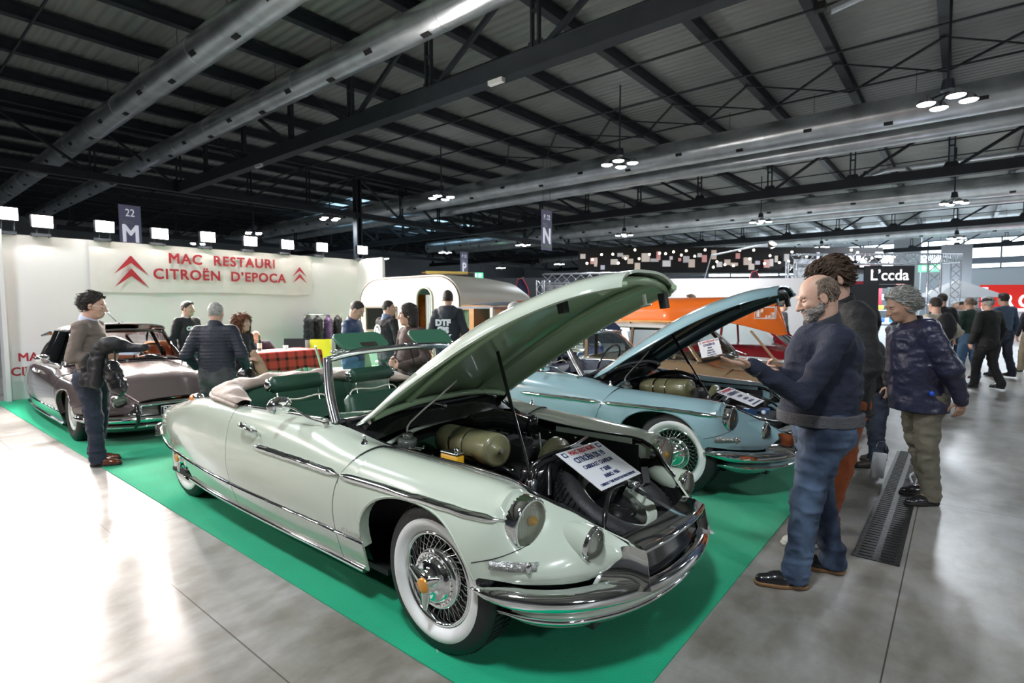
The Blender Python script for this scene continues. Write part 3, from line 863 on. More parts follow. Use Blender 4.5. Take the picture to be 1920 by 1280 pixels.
LR_SPLIT = {'bumper_wedge','bay_seal','bonnet_hinge','windscreen_wiper','gutter_trim','window_pillar','front_seat','rear_pillar','script_badge','inner_wing','header_catch','rubber_buffer'}
def ds_car(label, cat, pos, rz, paint, seat, kind='cabriolet', hood='open', white=True, sign=False, dz=0.0, plate=None, spokes=15, name='car', interior_col=None):
    C = thing(name, label, cat, (pos[0], pos[1], 0), rz)
    c0 = C
    # body height offset (suspension) : body parts hang under this z
    def B(m, nm, mt, par=None, mods=None):
        if nm in LR_SPLIT and m.v:
            mm = [MB(), MB()]; side_ = [0 if sum(m.v[i][1] for i in f)/len(f) < 0 else 1 for f in m.f]
            for q in (0, 1):
                ids = sorted({i for f, s_ in zip(m.f, side_) if s_ == q for i in f}); mp = {i: k for k, i in enumerate(ids)}
                mm[q].v = [m.v[i] for i in ids]; fs = [(f, a, b) for f, s_, a, b in zip(m.f, side_, m.m, m.sm) if s_ == q]
                mm[q].f = [[mp[i] for i in f] for f, a, b in fs]; mm[q].m = [a for f, a, b in fs]; mm[q].sm = [b for f, a, b in fs]
            if mm[0].f and mm[1].f:
                o2 = mm[0].build(nm, mt, par if par is not None else C, mods); m = mm[1]
                if par is None and dz: o2.location.z = dz
        o = m.build(nm, mt, par if par is not None else C, mods)
        if par is None and dz: o.location.z = dz
        return o
    cab = kind in ('cabriolet',)
    # ---------------- body sides
    for s in (1, -1):
        S = (lambda G: G) if s > 0 else mir
        fl = (s > 0)
        ax = arch_x(26)
        xs_w = [-0.665+ (ax[0]+0.665)*i/6 for i in range(6)] + ax + [0.27,.30,.33,.36,.39,.42,.45,.48,.52,.56,.60,.64,.67,.695]
        m = MB(); G = panel_grid(xs_w, zl_front, 28); m.grid(S(G), fl)
        # turned-in arch flange
        A = []
        for x in ax:
            P = panel_grid([x], zl_front, 4)[0][0]
            A.append([P, P + np.array([0, -.012, .006]), P + np.array([0, -.055, .012])])
        m.grid(S(np.array(A)), not fl)
        fend = B(m, 'front_fender', paint, mods=solid(.010))
        # seam line between upper fender and nose
        m = MB(); pts = []
        for x, z in ((.25,.50),(.33,.535),(.38,.56),(.42,.575)):
            P = side_poly(x, 120); k = np.argmin(abs(P[:60, 2]-z)); pts.append((P[k, 0], s*(P[k, 1]+.001), P[k, 2]))
        m.tube(curve(pts, 12), .0022, 5); B(m, 'seam', BLACKM, fend)
        # door
        xd0, xd1 = -1.98, -.673
        gap = lambda z: 0.0
        def door_x(x, z):
            # front edge leans: top further forward, like the shut line in the picture
            return x + max(0, (z-.45))*0.0
        m = MB(); G = panel_grid(np.linspace(xd0, xd1, 22), lambda x: .20, 26)
        fr = np.clip((G[:, :, 0]-(-1.2))/(.527), 0, 1)**2
        lean = hermite([0,.2,.45,.60,.70,.78,.90,1.5], np.array([-.085,-.085,-.065,-.03,.015,.075,.155,.2])[:, None], G[:, :, 2].ravel())[:, 0].reshape(G.shape[:2])
        DG = G.copy(); DG[:, :, 0] += lean*fr
        m.grid(S(DG), fl); door = B(m, 'door', paint, mods=solid(.010))
        # patch behind the leaning shut line belongs to the fender
        m = MB(); G2 = panel_grid(np.linspace(-.96, -.695, 10), lambda x: .20, 26)
        G2[:, :, 0] -= 0.0
        rear_edge = DG[-1]
        P2 = np.zeros((8, 26, 3))
        base = panel_grid([-.66], lambda x: .20, 26)[0]
        for i in range(8):
            u = i/7
            P2[i] = (rear_edge + np.array([.006, 0, 0]))*(1-u) + base*u
        m.grid(S(P2), fl); B(m, 'door_post', paint, fend)
        m = MB(); L = [(p[0]+.003, s*(p[1]-.004), p[2]) for p in rear_edge]; m.tube(L, .0045, 5); B(m, 'shut_line', BLACKM, fend)
        # rear fender
        xr = list(np.linspace(-4.075, -3.5, 14)) + list(np.linspace(-3.4, -3.0, 8)) + [-2.98,-2.95,-2.92,-2.89,-2.86] + list(np.linspace(-2.8, -1.99, 12))
        m = MB(); G = panel_grid(xr, zl_rear, 26); m.grid(S(G), fl)
        rf = B(m, 'rear_fender', paint, mods=solid(.010))
        # added dark liner, its colour standing in for shade behind the panel gaps
        m = MB(); G = panel_grid(np.linspace(-3.9, -.55, 20), lambda x: .24 if x > -2.86 else .40, 10)[:, :8]; G = G.copy(); G[:, :, 1] -= .05; m.grid(S(G), fl)
        B(m, 'gap_shade_liner', BLACKM)
        # trims
        def strip(x0, x1, z, w, h, n=26, taper=True, nm='side_trim', zf=None):
            m = MB(); P = []
            for x in np.linspace(x0, x1, n):
                zz = zf(x) if zf else z
                Q = side_poly(x, 200); km = int(Q[:, 2].argmax()); k = 5 + np.argmin(abs(Q[5:km, 2]-zz)); q = Q[k]; t = (Q[k+1]-Q[k-1]); t /= np.linalg.norm(t); nn = np.array([0, t[2], -t[1]]); nn /= np.linalg.norm(nn)
                if nn[1] < 0: nn = -nn
                u = 1.0
                if taper: u = min(1, (x-x0)/.04+.25, (x1-x)/.09+.12)
                hh = h*u/2
                P.append([q-t*hh-nn*.004, q-t*hh*.8+nn*w*.55, q-t*hh*.15+nn*w, q+t*hh*.15+nn*w*.9, q+t*hh*.8+nn*w*.5, q+t*hh-nn*.004])
            m.grid(S(np.array(P)), fl)
            return m
        if cab:
            m = strip(-1.57, -.665, .697, .018, .042); B(m, 'molding', CHROME)
            m = strip(-.640, .355, .694, .018, .040, zf=lambda x: .697-.05*max(0, (x+.0))); B(m, 'molding', CHROME)
        m = strip(-3.93, -2.0, .378, .014, .018, taper=False, zf=lambda x: .378 + max(0, (-3.45-x))*.11); B(m, 'sill_trim', CHROME)
        m = strip(-1.97, -.76, .378, .014, .018, taper=False); B(m, 'sill_trim', CHROME)
        m = strip(-.735, -.50, .378, .014, .018, taper=False); B(m, 'sill_trim', CHROME)
        m = MB(); P = [(x, s*(side_poly(x)[0][1]+.008), .205) for x in np.linspace(-2.9, -.56, 20)]; m.tube(P, .016, 8); B(m, 'rocker_trim', CHROME)
        # door handle
        if True:
            m = MB(); y = s*.862
            hx = -1.66
            m.tube(curve([(hx-.10, y+s*.012,.806),(hx-.05,y+s*.040,.812),(hx+.02,y+s*.046,.808),(hx+.09,y+s*.035,.796),(hx+.10,y+s*.006,.786)], 14), [.009]*2+[.014]*8+[.010]*4, 8)
            m.ball((hx-.065, y+s*.030, .813), (.022,.014,.016)); m.ball((hx-.07, y-s*.002, .80), (.016,.012,.016))
            B(m, 'door_handle', CHROME, door)
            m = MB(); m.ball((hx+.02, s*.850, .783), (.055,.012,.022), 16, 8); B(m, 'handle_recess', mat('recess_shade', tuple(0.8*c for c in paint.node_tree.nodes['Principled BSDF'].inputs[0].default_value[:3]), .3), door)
            # mirror
            m = MB(); bx, bz = -1.00, .885
            m.cyl((bx, s*.735, bz-.012), (bx, s*.74, bz+.012), .018, n=10)
            m.tube(curve([(bx, s*.745, bz+.008),(bx-.10, s*.79, bz+.035),(bx-.20, s*.83, bz+.085),(bx-.25,s*.85,bz+.095)], 12), .006, 7)
            stalk = B(m, 'door_mirror', CHROME, door)
            m = MB(); m.ball((bx-.275, s*.865, bz+.095), (.030, .078, .052), 20, 12); B(m, 'mirror_shell', CHROME, stalk)
        # headlamp
        hl = lamp(C, 'headlamp', (.385, s*.662, .640+dz), .098, (1,0,-.05), .13)
        m = MB(); m.lathe([(.10,-.30),(.116,-.17),(.119,-.10),(.113,-.02)], (.385, s*.662, .640), (1,0,-.04), 32); B(m, 'headlamp_bucket', paint)
        # fog lamp pod
        m = MB(); m.lathe([(.012,-.235),(.045,-.19),(.062,-.12),(.074,-.05),(.077,0.0)], (.585, s*.495, .553), (.97, -s*.07, -.12), 32); B(m, 'fog_lamp_pod', paint)
        lamp(C, 'fog_lamp', (.590, s*.4945, .552+dz), .066, (1,0,-.1), .035, bulb=False, cone=.018)
        m = MB(); m.tube(curve([(.36,s*.64,.665-.02),(.42,s*.66,.56),(.50,s*.63,.515),(.575,s*.57,.495),(.60,s*.50,.49)], 16), .0022, 5)
        if s: B(m, 'pod_seam', BLACKM)
        # front indicator
        if cab and white:
            m = MB(); P = []
            for x in np.linspace(.31, .455, 7):
                Q = side_poly(x, 200); k = np.argmin(abs(Q[:110, 2]-.507)); q = Q[k]
                P.append(q + np.array([.008*(x-.25), .010, 0]))
            g = [[p+np.array([0,-.012,-.020]), p+np.array([0,.004,-.016]), p+np.array([.002,.006,.0]), p+np.array([0,.004,.014]), p+np.array([0,-.014,.018])] for p in P]
            m.grid(S(np.array(g)), fl); ind = B(m, 'indicator', mat('clear_ribbed_lens', (.42,.43,.42), .12, .6, bump=(90, .8)))
            m = MB(); m.ball((.458, s*.752, .506), (.012,.018,.026), 12, 8); B(m, 'indicator_cap', CHROME, ind)
        elif not white:
            m = MB(); m.ball((.47, s*.74, .50), (.12,.03,.028), 16, 8); B(m, 'bumper_bullet', CHROME)
    # script badge on the fender
    if cab and white:
        for s in (1, -1):
            m = MB()
            Q = side_poly(-.6, 200); k = np.argmin(abs(Q[:120, 2]-.405)); y = Q[k, 1]+.006
            n = 15
            for i in range(n):
                x = -.70 + .20*i/n; h = .012 + .006*((i*7) % 3)
                m.bar((x, s*y, .398), (x+.006, s*y, .398+h), .003, .004)
            m.bar((-.70, s*y, .402), (-.505, s*y, .402), .004, .003)
            B(m, 'script_badge', CHROME)
    # ---------------- bonnet
    if hood == 'open':
        m = MB(); m.grid(hood_grid(HOODE, HOODC), False)
        # rolled rim
        E = np.array(HOODE); e = curve(E, 48)
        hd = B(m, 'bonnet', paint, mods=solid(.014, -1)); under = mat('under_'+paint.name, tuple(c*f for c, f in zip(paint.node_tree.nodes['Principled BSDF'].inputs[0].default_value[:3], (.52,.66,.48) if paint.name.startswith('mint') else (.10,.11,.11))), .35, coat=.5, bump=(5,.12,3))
        m = MB()
        inner = hood_grid([(x, y-.045, z+.012) for x, y, z in HOODE], [max(.01, c-.035) for c in HOODC], 0, 21, 40)
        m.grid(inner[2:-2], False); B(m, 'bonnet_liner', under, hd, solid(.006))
        m = MB()
        for s in (1, -1):
            P = [(x, s*(y*.52), z+.5*c+.005) for (x, y, z), c in zip(HOODE[1:-1], HOODC[1:-1])]
            m.tube(curve(P, 26), .020, 8)
            P = [(x, s*(y-.035), z+.012) for (x, y, z), c in zip(HOODE, HOODC)]
            m.tube(curve(P, 30), .014, 8)
        for i, f in ((1,.8),(7,.75)):
            x, y, z = HOODE[i]; c = HOODC[i]
            P = [(x+.03*(1-abs(u)), u*(y-.04), z + (c-.045)*(1-abs(u)**2.4)) for u in np.linspace(-1, 1, 15)]
            m.tube(P, .020, 8)
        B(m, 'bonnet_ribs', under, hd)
        m = MB()
        for (x, y, z) in ((.30,-.30,1.565),(.55,.25,1.585)):
            m.bar((x, y, z+.02), (x+.015, y, z-.055), .045, .035)
        B(m, 'rubber_buffer', BLACKM, hd)
        m = MB(); m.cyl((.50,.14,1.60), (.51,.14,1.545), .012, n=8); m.cyl((.51,.14,1.548), (.512,.14,1.54), .03, n=12); B(m, 'bonnet_catch', paint, hd)
        m = MB(); m.tube(curve([(-.95,-.50,.90),(-.97,-.2,.95),(-.98,0,.965),(-.97,.2,.95),(-.95,.52,.90)], 20), .022, 8); B(m, 'weather_strip', BLACKM, hd)
        m = MB()
        for s in (1, -1):
            m.bar((-1.00, s*.585, .80), (-.93, s*.57, .70), .014, .028); m.bar((-.88, s*.585, .86), (-.80, s*.565, .70), .014, .028)
            m.prism([(-.93,.88),(-.80,.93),(-.78,.90),(-.86,.83),(-.94,.82)], s*.585-.006, s*.585+.006, 'y')
        B(m, 'bonnet_hinge', BLACKP)
        m = MB(); m.cyl((-.47, .12, 1.285), (.10,-.28,.70), .008, n=8); m.cyl((-.47, .12, 1.285), (-.20,-.07,1.0), .012, n=8)
        B(m, 'bonnet_stay', BLACKP)
    else:
        m = MB(); m.grid(hood_grid(CLOSE, CLOSEC), False); B(m, 'bonnet', paint, mods=solid(.012))
        m = MB(); m.tube(curve([(.55,-.36,.595),(.67,-.2,.575),(.69,0,.582),(.67,.2,.575),(.55,.36,.595)], 20), .008, 6); B(m, 'bonnet_lip_trim', CHROME)
    # ---------------- front bumper
    def sweep(prof, plan, nm, mt, n=60, par=None):
        pl = curve(plan, n); T = np.gradient(pl[:, :2], axis=0); T /= np.linalg.norm(T, axis=1)[:, None]
        N = np.stack([T[:, 1], -T[:, 0]], 1)
        if N[n//2, 0] < 0: N = -N
        if plan[0][0] < -2: N = -N if N[n//2, 0] > 0 else N
        G = []
        for i in range(n):
            u = min(1.0, min(i, n-1-i)/5.0)**.5*.9 + .1
            G.append([(pl[i, 0]+N[i, 0]*a, pl[i, 1]+N[i, 1]*a, pl[i, 2]+b*u) for a, b in prof])
        m = MB(); m.grid(np.array(G)); return B(m, nm, mt, par)
    half = [(.235,.835,.395),(.33,.835,.388),(.46,.775,.375),(.58,.67,.365),(.68,.52,.36),(.745,.36,.355),(.785,.18,.35)]
    plan = [(x,-y,z) for x,y,z in half] + [(.795,0,.35)] + [(x,y,z) for x,y,z in half[::-1]]
    sweep([(-.06,.038),(-.01,.042),(.018,.030),(.030,.008),(.024,-.018),(.008,-.034),(-.03,-.038),(-.06,-.034),(-.06,.038)], plan, 'front_bumper', CHROME)
    low = [(.32,.78,.285),(.42,.755,.275),(.54,.68,.265),(.66,.50,.255),(.72,.34,.25),(.755,.17,.25)]
    plan2 = [(x,-y,z) for x,y,z in low] + [(.765,0,.25)] + [(x,y,z) for x,y,z in low[::-1]]
    v = sweep([(-.10,.045),(-.004,.045),(.006,.030),(0,.008),(-.02,-.018),(-.10,-.05)], plan2, 'front_valance', paint)
    sweep([(-.01,.014),(.012,.010),(.018,0),(.012,-.012),(-.01,-.014)], [(x,y,z+.02) for x,y,z in plan2], 'valance_trim', CHROME, par=v)
    # number plate surround and wedges
    m = MB()
    for s in (1, -1):
        G = [[(.640,s*.385,.508),(.672,s*.368,.524),(.755,s*.335,.515)],
             [(.625,s*.415,.475),(.668,s*.380,.472),(.765,s*.335,.465)],
             [(.60,s*.45,.42),(.660,s*.412,.412),(.775,s*.345,.41)],
             [(.60,s*.53,.375),(.69,s*.47,.372),(.795,s*.37,.366)]]
        m.grid(loft(G, 10, 10), s < 0)
        G = [[(.755,s*.335,.515),(.765,s*.335,.465),(.775,s*.345,.41),(.795,s*.37,.366)],[(.70,s*.325,.51),(.71,s*.325,.46),(.72,s*.33,.41),(.73,s*.345,.366)]]
        m.grid(np.array(G), s < 0)
    wd = B(m, 'bumper_wedge', CHROME, mods=solid(.004, 0))
    m = MB(); P = [(.755,-.34,.515),(.785,-.17,.520),(.792,0,.522),(.785,.17,.520),(.755,.34,.515)]
    pl = curve(P, 24); m.grid(np.array([[(p[0]-.115, p[1]*1.0, p[2]+.028),(p[0]-.06, p[1], p[2]+.022),(p[0]-.02, p[1], p[2]+.014),(p[0], p[1], p[2]+.002),(p[0]+.002, p[1], p[2]-.010),(p[0]-.014, p[1], p[2]-.018)] for p in pl])); B(m, 'grille_lip', CHROME)
    m = MB(); m.grid(np.array([[(p[0]-.05, p[1]*.96, .50),(p[0]-.045, p[1]*.96, .44),(p[0]-.035, p[1]*.96, .385)] for p in pl])); rec = B(m, 'plate_recess', BLACKP)
    m = MB(); m.box((.12,0,.22), (.9,1.05,.02)); B(m, 'undertray', BLACKM)
    if not (cab and white):
        for s in (1,-1):
            m = MB(); m.tube(curve([(.77,s*.40,.28),(.835,s*.395,.34),(.84,s*.39,.43),(.80,s*.385,.50),(.74,s*.385,.53)], 14), [.016]*3+[.022]*8+[.016]*3, 8); B(m, 'overrider', BLACKP if kind == 'sedan' else CHROME)
    if plate:
        m = MB(); m.rbox((0,0,0), (.52,.115,.008), .02); 
        pb = m.build('number_plate', BLACKP, rec); pb.rotation_euler = (pi/2, 0, pi/2); pb.location = (.805, .10, .438)
        fr = MB(); fr.tube([(-.25,-.05,.006),(.25,-.05,.006),(.25,.05,.006),(-.25,.05,.006)], .0035, 6, closed=True); f2 = fr.build('plate_border', PAPER, pb)
        text('plate_characters', plate, (0, 0, .005), .105, PAPER, (0,0,0), pb, .001, width=.92)
    # ---------------- rear
    m = MB(); R = []
    for x in np.linspace(-3.94, -2.7, 16):
        P = side_poly(x, 40)[-1]; hh = .012
        R.append([(P[0], P[1]*u, P[2] + hh*(1-u*u)) for u in np.linspace(-1, 1, 15)])
    m.grid(np.array(R)); B(m, 'boot_lid', paint, mods=solid(.01))
    # close the tail
    m = MB(); P = side_poly(-4.08, 20); R = []
    for u in np.linspace(-1, 1, 13):
        R.append([(p[0]-.03*(1-u*u), p[1]*u, p[2]) for p in P])
    m.grid(np.array(R)); B(m, 'tail_panel', paint)
    rb = [(-3.74,.715,.42),(-3.93,.655,.43),(-4.06,.53,.435),(-4.13,.30,.44)]
    sweep([(.03,.045),(-.005,.048),(-.028,.025),(-.032,0),(-.024,-.022),(0,-.04),(.03,-.04)], [(x,-y,z) for x,y,z in rb]+[(-4.15,0,.44)]+[(x,y,z) for x,y,z in rb[::-1]], 'rear_bumper', CHROME, 40)
    if cab and white:
        for s in (1, -1):
            m = MB(); m.ball((-4.10, s*.50, .455), (.05,.035,.055), 14, 10); m.ball((-3.60, s*.60, .455-.0), (.01,.01,.01), 6, 4)
            B(m, 'rear_overrider', CHROME)
            m = MB(); m.ball((-2.96, s*.672, .832), (.060,.040,.034), 16, 10); ti = B(m, 'rear_indicator', CHROME)
            m = MB(); m.ball((-2.995, s*.694, .828), (.040,.032,.026), 16, 10); B(m, 'indicator_lens', AMBER, ti)
    # ---------------- wheels
    for s in (1, -1):
        wire_wheel(C, -.02, s*.795, .335, s, white, white, spokes=spokes, hubdisc=not white)
        wire_wheel(C, -3.125, s*.695, .335, s, white, white, spokes=12, hubdisc=not white)
    for s in (1, -1):
        m = MB(); m.box((-.1, s*.50, .45), (.80,.01,.55)); B(m, 'wheel_house', BLACKM)
        m = MB(); m.box((-3.12, s*.47, .42), (.9,.01,.45)); B(m, 'wheel_house', BLACKM)
    m = MB(); m.box((-1.9,0,.20), (2.9,1.50,.03)); m.box((-3.5,0,.33), (.9,1.1,.03)); m.cyl((-3.125,-.66,.33),(-3.125,.66,.33),.03); m.cyl((0,-.72,.33),(0,.72,.33),.03)
    B(m, 'floor_pan', BLACKM)
    # ---------------- windscreen
    top = [(-1.27,-.545,1.222),(-1.215,-.40,1.255),(-1.16,-.2,1.272),(-1.145,0,1.277),(-1.16,.2,1.272),(-1.215,.40,1.255),(-1.27,.545,1.222)]
    if not cab: top = [(x-.05, y*1.02, z+.05) for x,y,z in top]
    bot = [(-.975,-.68,.885),(-.86,-.45,.925),(-.79,-.22,.938),(-.765,0,.942),(-.79,.22,.938),(-.86,.45,.925),(-.975,.68,.885)]
    tc, bc = curve(top, 24), curve(bot, 24)
    m = MB(); G = np.array([[tuple(b*(1-u)+t*u + np.array([.03*math.sin(pi*u), 0, .01*math.sin(pi*u)])) for u in np.linspace(0, 1, 8)] for b, t in zip(bc, tc)])
    m.grid(G); B(m, 'windscreen', GLASS)
    fm = CHROME2 if cab else paint
    m = MB()
    L = curve([bot[0], (-1.08,-.645,1.0), (-1.19,-.59,1.12), top[0]], 12); Rr = [(p[0], -p[1], p[2]) for p in L[::-1]]
    m.tube([tuple(p) for p in L] + [tuple(p) for p in tc[1:-1]] + Rr, .021 if cab else .017, 10)
    m.tube([tuple(p+np.array([-.02, np.sign(-p[1])*-.004, 0])) for p in L], .022, 8); m.tube([(p[0]-.02, p[1], p[2]) for p in Rr], .022, 8)
    fr = B(m, 'windscreen_frame', fm)
    m = MB(); m.tube([tuple(p) for p in bc], .012, 6); B(m, 'screen_seal', BLACKM, fr)
    m = MB(); m.tube([tuple(p+np.array([-.028, 0, .008])) for p in tc], .010, 6); B(m, 'header_strip', mat('header_vinyl', (.10,.17,.12), .4), fr)
    # cowl between bonnet and screen
    m = MB(); G = []
    for y in np.linspace(-.66, .66, 25):
        k = abs(y)/.68; xb = np.interp(abs(y), [0,.22,.45,.68], [-.765,-.79,-.86,-.975]); zb = np.interp(abs(y), [0,.22,.45,.68], [.935,.931,.918,.88])
        G.append([(xb-.05, y, zb+.012),(xb, y, zb-.004),(xb+.06, y*1.0, zb-.035),(max(xb+.10, -.74), y*.98, zb-.085)])
    m.grid(np.array(G), True); B(m, 'cowl', BLACKP if hood == 'open' else paint)
    m = MB()
    for s0, s1 in ((-.42,-.05),(.05,.42)):
        xa = np.interp(abs(s0), [0,.22,.45,.68], [-.765,-.79,-.86,-.975]); 
        m.tube([(-.74, s1-.02, .925), (-.80-.02, (s0+s1)/2, .985), (-.86,s0,.955)], .005, 6)
        m.ball((-.74, s1-.02, .925), .014, 8, 6)
    B(m, 'windscreen_wiper', CHROME)
    # ---------------- engine bay
    if hood == 'open':
        m = MB()
        IE = [panel_grid([x], lambda x: .2, 6)[0][-1] for x in np.linspace(-.95, .69, 22)]
        for s in (1, -1):
            G = [[(p[0], s*p[1], p[2]-.002), (p[0], s*(p[1]+.012), p[2]-.035), (p[0], s*(p[1]-.02), p[2]-.10), (min(p[0], .62), s*max(.28, p[1]-.06), .24)] for p in IE]
            m.grid(np.array(G), s < 0)
        m.box((-.95,0,.55), (.03,1.3,.72)); m.box((-.17,0,.24), (1.6,1.1,.03))
        B(m, 'engine_bay', ENGDARK)
        m = MB()
        for s in (1, -1):
            m.tube([(p[0], s*(p[1]-.006), p[2]+.004) for p in IE[1:-1]], .0075, 6)
        B(m, 'bay_seal', BLACKP)
        m = MB(); m.tube(curve([(-.80,-.56,.80),(-.82,-.3,.865),(-.80,0,.885),(-.82,.3,.865),(-.80,.56,.80)], 22), .012, 6); m.tube(curve([(-.74,-.55,.76),(-.76,-.3,.81),(-.75,0,.83),(-.76,.3,.81),(-.74,.55,.76)], 22), .014, 6); B(m, 'firewall_lip', paint)
        m = MB(); m.grid(np.array([[(x, -.575, z) for z in (.755,.68,.58)] for x in np.linspace(-.95,-.5,6)])); m.grid(np.array([[(x, .515, z) for z in (.755,.66,.55)] for x in np.linspace(-.30,.25,6)])); B(m, 'inner_wing', paint, mods=solid(.004,0))
        ac = MB(); a, b = Vector((-.60,-.20,.765)), Vector((-.085,-.315,.80)); d = (b-a).normalized(); r = .088
        ac.lathe([(0,0),(r*.7,.0),(r*.95,.02),(r,.05),(r,.17),(r*.93,.175),(r*.93,.185),(r,.19),(r,.30),(r*.96,.31),(r*1.01,.32),(r*1.01,.50),(r*.97,.525),(r*.80,.532),(r*.3,.528),(r*.2,.545),(0,.548)], a, d, 36)
        af = B(ac, 'air_filter', OLIVE)
        m = MB(); m.lathe([(r*1.015,.172),(r*1.015,.188)], a, d, 36); m.lathe([(r*1.02,.31),(r*1.02,.32)], a, d, 36); m.cyl(a+d*.53, a+d*.565, .012, n=8); B(m, 'filter_band', CHROME2, af)
        m = MB(); m.tube(curve([(-.62,.02,.80),(-.48,-.02,.855),(-.34,.05,.865),(-.25,.12,.83)], 12), .055, 12); m.rbox((-.30,.20,.83), (.13,.10,.10), .03); B(m, 'intake_duct', BLACKP)
        m = MB()
        m.rbox((-.42,.08,.60), (.62,.26,.30), .04); m.rbox((-.05,.05,.52), (.30,.42,.30), .05); m.cyl((-.30,-.06,.72),(-.30,-.06,.80),.05); m.cyl((-.70,-.42,.62),(-.70,-.42,.72),.06)
        for k in range(5): m.cyl((-.62+.1*k, .20, .72), (-.62+.1*k, .20, .765), .016, n=8)
        B(m, 'engine_block', BLACKM)
        m = MB(); m.lathe([(0,0),(.055,0),(.055,.06),(.05,.07),(.02,.075),(0,.075)], (-.66,-.44,.735), (.2,-.1,1), 20); m.lathe([(.03,.075),(.03,.10),(0,.105)], (-.66,-.44,.735), (.2,-.1,1), 16); B(m, 'brake_reservoir', mat('smoked_plastic', (.09,.10,.09), .2))
        m = MB(); m.cyl((-.50,-.46,.70),(-.50,-.46,.72),.07,n=20); m.ball((-.60,-.52,.72),(.05,.04,.03)); B(m, 'fluid_tank', OLIVE)
        m = MB()
        random.seed(7)
        for k in range(14):
            x0, y0 = random.uniform(-.7,.1), random.uniform(-.42,.42); x1, y1 = x0+random.uniform(-.3,.35), y0+random.uniform(-.25,.25)
            m.tube(curve([(x0,y0,.58),(x0*.6+x1*.4,y0*.5+y1*.5,random.uniform(.66,.78)),(x1,y1,.60)], 10), random.choice([.006,.009,.014]), 6)
        m.tube(curve([(.02,-.30,.62),(.08,-.2,.74),(.10,.1,.765),(.02,.38,.75)], 16), .012, 6)
        B(m, 'hoses', BLACKP)
        m = MB()
        for k in range(14):
            x0, y0 = random.uniform(-.7,.15), random.uniform(-.42,.45); m = MB(); m.ball((x0,y0,random.uniform(.70,.76)), .009, 6, 4); B(m, 'bolt', CHROME)
        for a_, b_ in (((-.02,-.02,.70),(-.10,.06,.82)),((-.70,-.50,.765),(-.56,-.40,.75)),((-.69,-.52,.765),(-.55,-.43,.75))):
            m = MB(); m.cyl(a_, b_, .005, n=6); B(m, 'rod', CHROME)
        m = MB(); m.tube(curve([(-.60,-.10,1.10),(-.62,-.22,1.02),(-.66,-.36,.92),(-.68,-.42,.86),(-.67,-.43,.80)], 16), .006, 6); B(m, 'washer_hose', mat('clear_hose', (.55,.52,.47), .25))
        # radiator shroud
        m = MB(); m.rbox((.115,.02,.60), (.05,.62,.26), .02); m.rbox((.06,-.20,.60), (.10,.14,.24), .03); m.tube(curve([(.13,-.30,.66),(.13,-.28,.72),(.12,-.1,.745),(.12,.25,.745)], 14), .014, 8); B(m, 'radiator_shroud', BLACKP)
        m = MB(); m.lathe([(.17,-.01),(.165,.02),(.10,.03)], (-.02,.10,.63), (1,0,0), 28); B(m, 'fan_cowl', OLIVE)
        m = MB(); m.rbox((.135,-.31,.58), (.03,.05,.22), .01); m.rbox((.12,.10,.765), (.05,.09,.02), .01); B(m, 'radiator_bracket', CHROME2)
        if sign:
            # spare wheel with strap bracket
            a = math.radians(27); nx = Vector((math.sin(a), 0, math.cos(a))); sc = Vector((.385,.075,.515))
            sp = MB()
            sp.lathe([(.20,-.06),(.25,-.085),(.30,-.08),(.322,-.06),(.328,-.02),(.328,.03),(.318,.062),(.295,.080),(.27,.086),(.245,.082),(.225,.066),(.21,.045)], sc, nx, 56)
            q = nx.to_track_quat('Z', 'Y').to_matrix()
            for k in range(60):
                t = 2*pi*k/60
                for h in (-.035,.035):
                    tt = t + (h > 0)*pi/60
                    sp.box(q @ Vector((.329*math.cos(tt), .329*math.sin(tt), h)) + sc, (.008,.022,.052), mtx=q @ Matrix.Rotation(tt, 3, 'Z'))
            sw = B(sp, 'spare_tyre', RUBBER)
            m = MB(); m.lathe([(.212,.046),(.205,.055),(.198,.048),(.190,.01),(.175,.0),(.12,.012),(.11,.03),(.06,.03),(.05,.0)], sc, nx, 48); B(m, 'spare_rim', paint, sw)
            m = MB(); m.lathe([(.175,.004),(.12,.014),(.115,.033),(.05,.034),(.0,.034)], sc, nx, 36); B(m, 'spare_hub', BLACKP, sw)
            m = MB()
            def on(u, v, h): return q @ Vector((u, v, h)) + sc
            def onp(x, y, h):   # x along slope (down-front), y left
                sl = Vector((math.cos(a), 0, -math.sin(a))); return sc + sl*x + Vector((0,1,0))*y + nx*h
            m.bar(onp(-.02,.06,.10), onp(.30,.16,.095), .035, .008, nx); m.bar(onp(.03,.22,.09), onp(-.03,.24,.15), .04, .008)
            m.tube([tuple(p) for p in curve([onp(.12,-.33,.02), onp(.05,-.26,.10), onp(-.02,-.10,.115), onp(-.02,.06,.105)], 12)], .012, 6)
            m.bar(onp(-.02,.06,.10), onp(-.02,.06,.0), .03, .03)
            B(m, 'spare_bracket', BLACKP, sw)
            m = MB(); m.rbox(onp(.02,.06,.12), (.05,.06,.03), .01); m.cyl(onp(.04,.0,.12), onp(.04,.14,.12), .006, n=8); B(m, 'wing_nut', CHROME, sw)
        else:
            m = MB(); m.tube([tuple(p) for p in curve([(.14,-.36,.70),(.14,.1,.74),(.14,.40,.70),(.36,.40,.66),(.56,.22,.58),(.60,-.05,.56),(.52,-.28,.60),(.36,-.40,.66),(.14,-.36,.70)], 50)[:-1]], .012, 6, closed=True)
            dct = B(m, 'duct_rim', CHROME2)
            m = MB(); m.rbox((.34,0,.48), (.42,.60,.22), .10); B(m, 'air_duct', BLACKM)
            m = MB(); m.cyl((.30,-.05,.60),(.38,-.12,.61),.045,n=14); m.rbox((.42,.10,.60),(.08,.12,.05),.01); B(m, 'compressor', mat('blue_plastic', (.03,.12,.30), .3)); 
